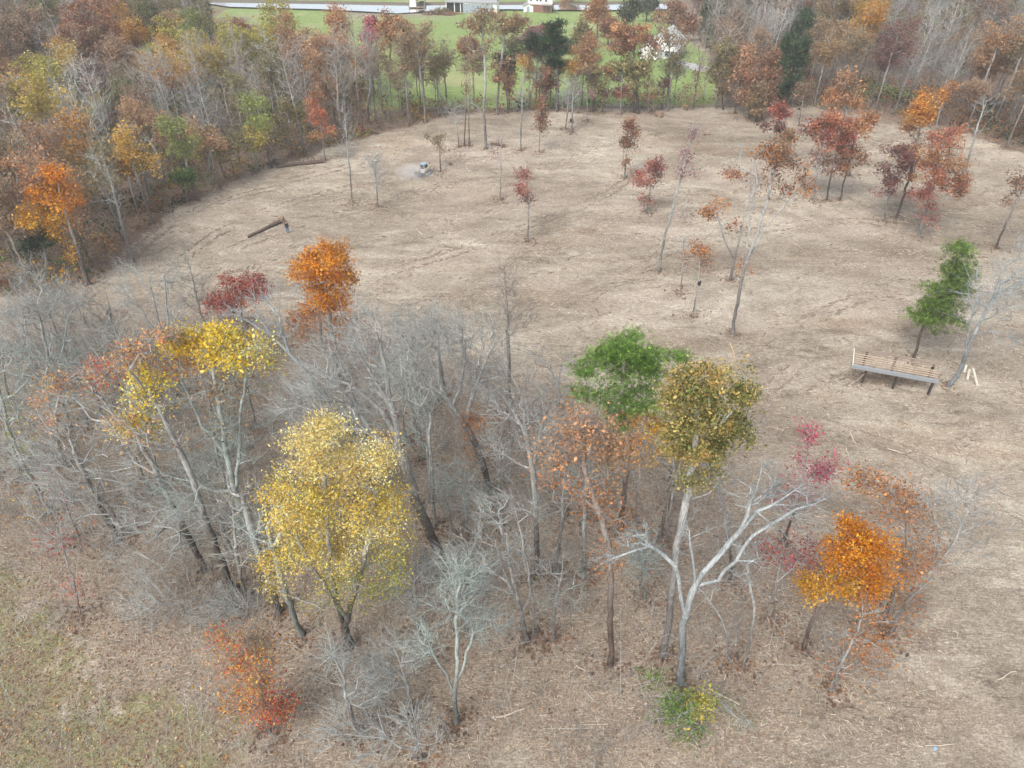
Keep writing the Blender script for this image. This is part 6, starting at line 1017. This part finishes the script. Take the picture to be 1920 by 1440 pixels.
log('fallen_tree', 'long felled trunk with a root plate beside the standing person', (462, 446), (527, 417), .17, .30, True, 3, seed=2)
log('fallen_tree', 'dark fallen trunk lying by the left wood edge', (519, 315), (607, 305), .24, .32, False, 9, seed=3)
log('fallen_log', 'short dark log between the far clearing trees', (922, 271), (950, 277), .25, .3, False, 2, seed=4)
M_PALE = simple('peeled stick', (.5, .44, .35), .85, .15, 6)
for k, (a, b, r_, lab, mt) in enumerate((((784, 436), (793, 441), .11, 'white peeled stick alone in the clearing', M_PALE), ((1370, 644), (1380, 677), .09, 'bent brownish branch on the ground below the rusty oaks', M_CUT), ((1592, 812), (1605, 833), .07, 'pale curved branch on bare ground below the shelter', M_PALE), ((1586, 842), (1592, 855), .05, 'short pale stick below the curved branch', M_PALE), ((1664, 842), (1694, 851), .06, 'thin straight pale stick right of the curved branch', M_PALE),
        ((1150, 1055), (1188, 1090), .03, 'thin bent white branch dropped beside the grove trunk', M_PALE), ((1080, 1245), (1095, 1255), .06, 'pale hooked stick left of the pale orange oak base', M_PALE), ((930, 1345), (985, 1330), .07, 'long pale lichen branch on the grove floor', M_PALE), ((1330, 1290), (1388, 1320), .09, 'white crooked branch beside the green shrub', M_PALE), ((1488, 455), (1508, 468), .05, 'straight stick in the middle of the right clearing', M_CUT), ((1870, 1275), (1905, 1258), .05, 'crossed pale splinter at the right edge', M_PALE),
        ((1210, 495), (1253, 447), .06, 'thin dead pole propped by the mauve leaning tree', M_WOODG), ((1858, 810), (1868, 775), .04, 'thin stick on open ground at right edge', M_WOODG), ((1735, 1398), (1790, 1394), .04, 'long splinter at the bottom right', M_PALE), ((697, 245 + 4), (712, 246 + 4), .25, 'small dark log end at the far left wood edge', M_LOG))):
    log('branch', lab, a, b, r_ * .75, r_ * .4, False, 1 if k % 2 else 0, 'branch', mt, .18, 20 + k)
bm = B(); p = gnd(843, 308); bmesh.ops.create_icosphere(bm, subdivisions=2, radius=.4)
for v in bm.verts: v.co *= rsh.uniform(.75, 1.25); v.co.z *= .7
st = done('stump', bm, M_SOILR); st.location = p + np.array([0, 0, .15]); tag(st, 'small reddish brown stump right of the olive sapling', 'stump')
bm = B(); p = gnd(1237, 218); bmesh.ops.create_icosphere(bm, subdivisions=2, radius=.8)
for v in bm.verts: v.co *= rsh.uniform(.7, 1.3); v.co.z *= .6
for _ in range(9): d = Vector((rsh.uniform(-1, 1), rsh.uniform(-1, 1), rsh.uniform(0, .6))).normalized(); cyl(bm, d * .5, d * rsh.uniform(1.2, 2.0), .1, .03, 5)
st = done('root_stump', bm, M_SOILR); st.location = p + np.array([0, 0, .25]); tag(st, 'uprooted stump with spread roots at the far edge of clearing', 'stump')
bm = B(); p = gnd(1325, 253); bmesh.ops.create_icosphere(bm, subdivisions=2, radius=.6)
for v in bm.verts: v.co *= rsh.uniform(.7, 1.3); v.co.z *= .5
st = done('stump', bm, M_SOILR); st.location = p + np.array([0, 0, .15]); tag(st, 'low dark stump in the open far right clearing', 'stump')
p = gnd(1753, 1403); bm = B(); bmesh.ops.create_grid(bm, x_segments=3, y_segments=3, size=.12)
for v in bm.verts: v.co.z = rsh.uniform(.02, .12)
st = done('litter_scrap', bm, simple('blue plastic', (.25, .38, .55), .4, .1, 3)); st.location = (p[0], p[1], float(gz(p[0], p[1]))); tag(st, 'small scrap of blue plastic at the bottom right', 'litter')
# black band feeder on the banded oak
p = gnd(1299, 592); q = atY(1311, 531, p[1]); fd = thing('black_feeder', 'black cylinder strapped round the pale trunk of the small oak', 'feeder', tuple(q)); bm = B(); cyl(bm, (0, -.02, -.22), (0.03, -.02, .2), .2, .2, 12); done('canister', bm, M_DARK, fd, .02)
bm = B(); cyl(bm, (0.03, -.02, .2), (.03, -.02, .26), .23, .17, 12); done('lid', bm, M_DARK, fd)
# deer stand between the bare pair
a_, b_ = gnd(1060, 242), gnd(1072, 248); ds = thing('deer_stand', 'small wooden deer stand fixed between two bare trunks', 'deer stand', tuple((a_ + b_) / 2))
mid = atY(1069, 229, (a_[1] + b_[1]) / 2) - (a_ + b_) / 2; bm = B(); bx(bm, tuple(mid), (1.5, .9, .08)); done('platform', bm, M_WOODG, ds)
bm = B(); bx(bm, (mid[0] + .25, mid[1], mid[2] + .35), (.6, .5, .6)); done('seat', bm, M_DARK, ds, .05)
for s_ in (-.22, .22): bm = B(); cyl(bm, (mid[0] + s_ - .5, mid[1] - .55, -.1), (mid[0] + s_ - .5, mid[1] - .4, mid[2]), .03); done('ladder_rail', bm, M_WOODG, ds)
# ---------------------------------------------------------------- the person by the felled trunk
def person():
    p = gnd(540, 436); t_ = thing('person', 'person in black top and blue jeans standing by the felled trunk', 'person', (p[0], p[1], float(gz(p[0], p[1]))), math.radians(25))
    V = [(0, 0, .95), (0, .01, 1.12), (0, .01, 1.30), (0, .015, 1.45), (0, .0, 1.56), (0, -.02, 1.64), (0, -.02, 1.74),
         (-.17, .01, 1.43), (-.235, .02, 1.16), (-.22, -.06, .93), (-.215, -.08, .84), (.17, .01, 1.43), (.235, .02, 1.16), (.22, -.06, .93), (.215, -.08, .84),
         (-.09, 0, .9), (-.105, -.01, .5), (-.115, .02, .1), (-.12, -.13, .045), (.09, 0, .9), (.105, -.02, .5), (.12, .02, .1), (.13, -.13, .045)]
    E = [(0, 1), (1, 2), (2, 3), (3, 4), (4, 5), (5, 6), (3, 7), (7, 8), (8, 9), (9, 10), (3, 11), (11, 12), (12, 13), (13, 14), (0, 15), (15, 16), (16, 17), (17, 18), (0, 19), (19, 20), (20, 21), (21, 22)]
    Rr = [.16, .145, .165, .13, .058, .095, .085, .075, .058, .045, .035, .075, .058, .045, .035, .105, .075, .052, .045, .105, .075, .052, .045]
    def skin(name, V, E, Rr, mat, root=0, par=None):
        me = bpy.data.meshes.new(name); me.from_pydata(V, E, []); o = bpy.data.objects.new(name, me); COLN.objects.link(o); sk_ = o.modifiers.new('skin', 'SKIN'); sk_.use_smooth_shade = True
        for i, v in enumerate(me.skin_vertices[0].data): v.radius = (Rr[i], Rr[i]); v.use_root = i == root
        o.modifiers.new('sub', 'SUBSURF').levels = 2; o.modifiers['sub'].render_levels = 2
        dg = bpy.context.evaluated_depsgraph_get(); m2 = bpy.data.meshes.new_from_object(o.evaluated_get(dg)); bpy.data.objects.remove(o); m2.name = name; return m2
    me = skin('body', V, E, Rr, None)
    jean, top, skn, hair, shoe = simple('blue jeans', (.05, .12, .22), .85), simple('black jacket', (.025, .022, .028), .8), simple('skin', (.5, .3, .22), .6), simple('dark hair', (.03, .02, .015), .8), simple('shoes', (.05, .04, .035), .7)
    o = link('body', me, None, t_)
    for m_ in (top, jean, skn, hair, shoe): me.materials.append(m_)
    for f in me.polygons:
        c = f.center
        arm = abs(c.x) > .185 and c.z > .8
        f.material_index = 4 if c.z < .09 else 2 if (c.z > 1.53 or (arm and c.z < .92)) else 1 if (c.z < .98 and not arm) else 0
    bm = B(); bmesh.ops.create_uvsphere(bm, u_segments=12, v_segments=8, radius=.108)
    for v in list(bm.verts):
        if v.co.z < -.02 and v.co.y < .03: v.co *= .82
    bmesh.ops.translate(bm, verts=bm.verts[:], vec=(0, .005, 1.735)); done('hair', bm, hair, t_, smooth=True)
    return t_
person()
# ---------------------------------------------------------------- compact tracked machine clearing brush
def machine():
    p = gnd(797, 325); t_ = thing('skid_steer', 'grey tracked skid steer mulching brush in a puff of dust', 'skid steer', (p[0], p[1], float(gz(p[0], p[1]))), math.radians(-35)); t_.scale = (.88,) * 3
    body = simple('pale grey machine paint', (.42, .46, .50), .5, .1, 2); yel = simple('tan arms', (.55, .42, .22), .6, .15, 3); rub = simple('track rubber', (.03, .03, .03), .9); roof = simple('white blue roof', (.28, .34, .39), .4, .06, 2)
    for s_ in (-1, 1):                              # front faces -Y
        bm = B(); pr = [(-1.0, .12), (-.75, .0), (.75, .0), (1.05, .22), (.95, .62), (-.7, .66), (-1.02, .4)]; vs = [bm.verts.new((s_ * .72 - .2, y, z)) for y, z in pr]; f = bm.faces.new(vs); ext = bmesh.ops.extrude_face_region(bm, geom=[f]); bmesh.ops.translate(bm, verts=[v for v in ext['geom'] if isinstance(v, bmesh.types.BMVert)], vec=(.4, 0, 0)); tr = done('track', bm, rub, t_)
        for y in (-.65, -.2, .25, .7):
            bm = B(); cyl(bm, (s_ * .72 - .22, y, .3), (s_ * .72 + .22, y, .3), .2, .2, 10); done('wheel', bm, body, tr)
        bm = B(); beam(bm, (s_ * .78, 1.0, 1.55), (s_ * .78, -.9, 1.1), .16, .22); beam(bm, (s_ * .78, -.88, 1.12), (s_ * .62, -1.45, .45), .16, .2); done('lift_arm', bm, yel, t_)
    bm = B(); bx(bm, (0, .1, .75), (1.0, 1.9, .7)); bx(bm, (0, .85, 1.25), (1.3, .55, .75)); done('chassis', bm, body, t_, .04)
    bm = B(); bx(bm, (0, -.15, 1.5), (1.0, 1.2, 1.0), taper=.92); cab = done('cab', bm, body, t_, .03)
    for c, s_ in (((0, -.755, 1.55), (.8, .04, .75)), ((-.49, -.15, 1.6), (.04, .8, .6)), ((.49, -.15, 1.6), (.04, .8, .6)), ((0, .44, 1.7), (.7, .04, .4))):
        bm = B(); bx(bm, c, s_); done('window', bm, M_GLASS, cab)
    bm = B(); bx(bm, (0, -.15, 2.06), (1.08, 1.3, .12)); done('roof', bm, roof, t_, .04)
    bm = B(); cyl(bm, (.45, .95, 1.6), (.45, .95, 2.05), .05); done('exhaust_pipe', bm, M_DARK, t_)
    bm = B(); bx(bm, (0, -1.75, .55), (1.9, .6, .5)); cyl(bm, (-.9, -1.85, .3), (.9, -1.85, .3), .24, .24, 12); done('mulcher_head', bm, M_POST, t_, .02)
machine()
p = gnd(786, 326); bm = B(); bmesh.ops.create_icosphere(bm, subdivisions=3, radius=1)
dm = bpy.data.materials.new('dust'); dm.use_nodes = True; dm.node_tree.nodes.clear(); on = dm.node_tree.nodes.new('ShaderNodeOutputMaterial'); pv = dm.node_tree.nodes.new('ShaderNodeVolumePrincipled'); tcn = dm.node_tree.nodes.new('ShaderNodeTexCoord'); vl = dm.node_tree.nodes.new('ShaderNodeVectorMath'); vl.operation = 'LENGTH'
dn = dm.node_tree.nodes.new('ShaderNodeTexNoise'); dn.inputs['Scale'].default_value = 1.6; dn.inputs['Detail'].default_value = 4; mr = dm.node_tree.nodes.new('ShaderNodeMapRange'); mr.inputs[1].default_value = .35; mr.inputs[2].default_value = 1; mr.inputs[3].default_value = 1; mr.inputs[4].default_value = 0
m1 = dm.node_tree.nodes.new('ShaderNodeMath'); m1.operation = 'MULTIPLY'; m2 = dm.node_tree.nodes.new('ShaderNodeMath'); m2.operation = 'MULTIPLY'; m2.inputs[1].default_value = 0.6
dl = dm.node_tree.links; dl.new(tcn.outputs['Object'], vl.inputs[0]); dl.new(vl.outputs['Value'], mr.inputs[0]); dl.new(tcn.outputs['Object'], dn.inputs['Vector']); dl.new(mr.outputs[0], m1.inputs[0]); dl.new(dn.outputs['Fac'], m1.inputs[1]); dl.new(m1.outputs[0], m2.inputs[0]); dl.new(m2.outputs[0], pv.inputs['Density']); pv.inputs['Color'].default_value = (1, .985, .96, 1); dl.new(pv.outputs[0], on.inputs['Volume'])
du = done('dust', bm, dm); du.location = (p[0] - .9, p[1] - .9, float(gz(p[0], p[1])) + .5); du.scale = (3.6, 3.0, 1.7); du['kind'] = 'stuff'; du['label'] = 'pale dust blowing from the skid steer'; du['category'] = 'dust'
# ---------------------------------------------------------------- buildings beyond the lawn
def gable(bm, w, d, z0, zr, over=.3, th=.12):
    x, y = w / 2 + over, d / 2 + over; zo = z0 - (zr - z0) * over / (w / 2)
    for s_ in (-1, 1):
        vs = [bm.verts.new(q) for q in ((s_ * x, -y, zo), (0, -y, zr), (0, y, zr), (s_ * x, y, zo), (s_ * x, -y, zo + th), (0, -y, zr + th), (0, y, zr + th), (s_ * x, y, zo + th))]
        for f in ((0, 1, 2, 3), (7, 6, 5, 4), (0, 4, 5, 1), (1, 5, 6, 2), (2, 6, 7, 3), (3, 7, 4, 0)): bm.faces.new([vs[i] for i in f])
def gwall(bm, w, d, z0, z1, zr):
    pr = [(-w / 2, z0), (w / 2, z0), (w / 2, z1), (0, zr), (-w / 2, z1)]
    if zr <= z1: pr = pr[:3] + pr[4:]
    a = [bm.verts.new((x, -d / 2, z)) for x, z in pr]; b = [bm.verts.new((x, d / 2, z)) for x, z in pr]; n = len(pr); bm.faces.new(a[::-1]); bm.faces.new(b)
    for i in range(n): bm.faces.new((a[i], a[(i + 1) % n], b[(i + 1) % n], b[i]))
def win(par, c, s_, ax='y'):
    bm = B(); fr_ = (s_[0] + .2, .1, s_[1] + .2) if ax == 'y' else (.1, s_[0] + .2, s_[1] + .2); bx(bm, c, fr_); w_ = done('window', bm, M_WHITE, par)
    e = .03; bm = B(); off = (0, -.06, 0) if ax == 'y' else (.06 if c[0] > 0 else -.06, 0, 0); bx(bm, (c[0] + off[0], c[1] + off[1], c[2]), (s_[0], e, s_[1]) if ax == 'y' else (e, s_[0], s_[1])); done('pane', bm, M_GLASS, w_)
def ground_at(px, py): p = gnd(px, py); return (p[0], p[1], float(gz(p[0], p[1])))
hs_ = thing('white_house', 'white two storey house with brick ground floor and grey roof', 'house', ground_at(1012, 23), math.radians(-10))
sc = 1.0
bm = B(); bx(bm, (0, 3.0, 1.25), (8.6, 6.0, 2.7)); done('brick_base', bm, M_BRICK, hs_)
bm = B(); gwall(bm, 5.2, 6.1, 2.6, 5.3, 7.0); bmesh.ops.translate(bm, verts=bm.verts[:], vec=(-1.8, 3.0, 0)); bx(bm, (2.6, 3.1, 3.95), (3.7, 5.9, 2.7)); wl = done('upper_wall', bm, M_WHITE, hs_)
bm = B(); gable(bm, 5.2, 6.1, 5.3, 7.0); bmesh.ops.translate(bm, verts=bm.verts[:], vec=(-1.8, 3.0, 0.02))
vs = [bm.verts.new(q) for q in ((-.2, -.2, 5.25), (4.8, -.2, 5.25), (4.8, 6.4, 5.25), (-.2, 6.4, 5.25), (-.6, 3.1, 7.0), (4.0, 3.1, 7.0))]
for f in ((0, 1, 5, 4), (1, 2, 5), (2, 3, 4, 5), (3, 0, 4), (0, 3, 2, 1)): bm.faces.new([vs[i] for i in f])
done('roof', bm, M_GREY, hs_)
for x in (-3.2, -1.0, .2, 2.2): win(hs_, (x, -.06, 4.2), (.7, 1.1))
win(hs_, (-1.8, -.06, 5.9), (.5, .5))
bm = B(); bx(bm, (-2.9, -.03, 1.1), (1.0, .08, 2.1)); done('door', bm, M_WHITE, hs_)
bm = B(); bx(bm, (2.6, -1.1, 2.7), (3.4, 2.0, .15)); dk = done('deck', bm, M_WOODG, hs_)
for x in (1.1, 2.6, 4.1): bm = B(); bx(bm, (x, -1.95, 1.35), (.16, .16, 2.7)); done('post', bm, M_WOODG, dk)
bm = B(); bx(bm, (2.6, -2.05, 3.5), (3.4, .06, .1)); bx(bm, (2.6, -2.05, 3.1), (3.4, .06, .08)); done('railing', bm, M_WOODG, dk)
bm = B()
for k in range(10): bx(bm, (4.6 + k * .28, -1.2, 2.6 - k * .27), (.3, 1.0, .07))
done('stairs', bm, M_WOODG, dk)
ax_ = thing('garden_shed', 'small white shed left of the white house', 'shed', ground_at(990, 21)); bm = B(); gwall(bm, 3.2, 3, 0, 2.0, 2.9); done('wall', bm, M_WHITE, ax_); bm = B(); gable(bm, 3.2, 3, 2.0, 2.9); done('roof', bm, M_GREY, ax_); bm = B(); bx(bm, (0, -1.53, .95), (1.0, .08, 1.8)); done('door', bm, M_BLUE, ax_)
bn = thing('barn', 'long barn with blue grey steel walls, grey roof and open bay', 'barn', ground_at(884, 24), math.radians(-6))
bm = B(); bx(bm, (3.2, 3.5, 1.7), (12, 7, 3.4)); done('wall', bm, M_WHITE, bn)
for k in range(11): bm = B(); bx(bm, (-2.6 + k * 1.0, -.05, 1.55), (.92, .1, 2.9)); done('cladding_panel', bm, M_BLUE, bn)
bm = B(); bx(bm, (-6.0, 3.9, 1.6), (6.4, 6.0, 3.2)); done('open_bay', bm, M_DARK, bn)
for x in (-9.2, -6.2, -4.0): bm = B(); bx(bm, (x, .5, 1.6), (.3, .3, 3.2)); done('post', bm, M_WHITE, bn)
bm = B(); bx(bm, (0, .3, 3.35), (19, .35, .3)); done('fascia', bm, M_WHITE, bn)
bm = B(); vs = [bm.verts.new(q) for q in ((-9.6, -.2, 3.52), (9.6, -.6, 3.52), (9.6, 7.6, 3.6), (-9.6, 7.6, 3.6), (-8.4, 3.9, 5.4), (8.0, 3.9, 5.4))]
for f in ((0, 1, 5, 4), (1, 2, 5), (2, 3, 4, 5), (3, 0, 4), (0, 3, 2, 1)): bm.faces.new([vs[i] for i in f])
done('roof', bm, M_GREY, bn)
bd = thing('boat_dock', 'roofed boat dock standing in the pond', 'boat dock', tuple(atZ(783, 13, PZ)))
bm = B(); gable(bm, 6, 5, 3.0, 4.0); done('roof', bm, M_WHITE, bd); bm = B(); bx(bm, (0, 0, .4), (6, 5, .2)); done('deck', bm, M_WOODG, bd)
for x in (-2.8, 0, 2.8):
    for y in (-2.3, 2.3): bm = B(); bx(bm, (x, y, 1.4), (.2, .2, 3.4)); done('post', bm, M_WOODG, bd)
bm = B(); bx(bm, (1.6, 0, 1.1), (1.8, 4, 1.0)); done('storage_box', bm, M_DARK, bd, .1)
bm = B(); bx(bm, (-1.5, 0, 1.6), (2.2, 4.2, 2.2)); done('white_side', bm, M_WHITE, bd)
h2 = thing('white_house', 'white gabled house behind the wide open tan tree', 'house', ground_at(1247, 103), math.radians(-24))
bm = B(); gwall(bm, 8, 9, 0, 3.0, 6.0); done('wall', bm, M_WHITE, h2); bm = B(); gable(bm, 8, 9, 3.0, 6.0, .4); done('roof', bm, simple('pale green grey roof', (.42, .46, .45), .7, .1, 2), h2)
bm = B(); gwall(bm, 4.5, 3, 0, 2.8, 4.6); bmesh.ops.translate(bm, verts=bm.verts[:], vec=(-2.5, -5.8, 0)); done('porch_wall', bm, M_WHITE, h2); bm = B(); gable(bm, 4.5, 3, 2.8, 4.6); bmesh.ops.translate(bm, verts=bm.verts[:], vec=(-2.5, -5.9, .02)); done('porch_roof', bm, M_GREY, h2)
for c in ((1.4, -4.56, 1.6), (2.9, -4.56, 1.6), (1.6, -4.56, 4.0)): win(h2, c, (.8, 1.1))
for y in (-2.5, 0, 2.5): win(h2, (4.05, y, 1.6), (1.0, 1.2), 'x')
h3 = thing('white_house', 'distant white house half hidden in the right wood', 'house', ground_at(1790, 30), math.radians(12)); bm = B(); gwall(bm, 9, 7, 0, 3.4, 5.4); done('wall', bm, M_WHITE, h3); bm = B(); gable(bm, 9, 7, 3.4, 5.4); done('roof', bm, M_GREY, h3)
for x in (-2.6, 0, 2.6): win(h3, (x, -3.55, 1.8), (1.0, 1.3))
s2 = thing('garden_shed', 'tan shed behind the far dark pine', 'shed', ground_at(1037, 99), math.radians(-5)); bm = B(); gwall(bm, 3.4, 3, 0, 2.1, 2.9); done('wall', bm, simple('tan boards', (.42, .28, .18), .85, .15, 3), s2); bm = B(); gable(bm, 3.4, 3, 2.1, 2.9); done('roof', bm, M_GREY, s2); bm = B(); bx(bm, (0, -1.53, 1.0), (1.1, .07, 1.9)); done('door', bm, M_WOODG, s2)
cr_ = thing('parked_car', 'small white car parked left of the tan shed', 'car', ground_at(1021, 101), math.radians(70)); bm = B(); bx(bm, (0, 0, .62), (1.7, 4.0, .6)); done('body', bm, M_WHITE, cr_, .12); bm = B(); bx(bm, (0, .2, 1.15), (1.5, 2.1, .55), taper=.8); done('cabin', bm, M_GLASS, cr_, .06); bm = B(); bx(bm, (0, .2, 1.44), (1.2, 1.5, .06)); done('roof', bm, M_WHITE, cr_)
for x in (-.8, .8):
    for y in (-1.25, 1.25): bm = B(); cyl(bm, (x - .1, y, .32), (x + .1, y, .32), .32, .32, 12); done('wheel', bm, M_DARK, cr_)
# ================================================================ air
HAZE = 0.00045
if HAZE > 0:
    bm = B(); bx(bm, (0, 1300, 20), (4200, 3800, 80)); hm = bpy.data.materials.new('haze'); hm.use_nodes = True; hm.node_tree.nodes.clear()
    on = hm.node_tree.nodes.new('ShaderNodeOutputMaterial'); pv = hm.node_tree.nodes.new('ShaderNodeVolumePrincipled'); pv.inputs['Density'].default_value = HAZE; pv.inputs['Color'].default_value = (.86, .9, .93, 1); pv.inputs['Anisotropy'].default_value = .2
    hm.node_tree.links.new(pv.outputs[0], on.inputs['Volume']); hz = done('haze', bm, hm); hz['kind'] = 'stuff'; hz['label'] = 'thin pale haze in the air'; hz['category'] = 'haze'
print('TRIS', sum(len(m.loops) - 2 * len(m.polygons) for m in bpy.data.meshes))
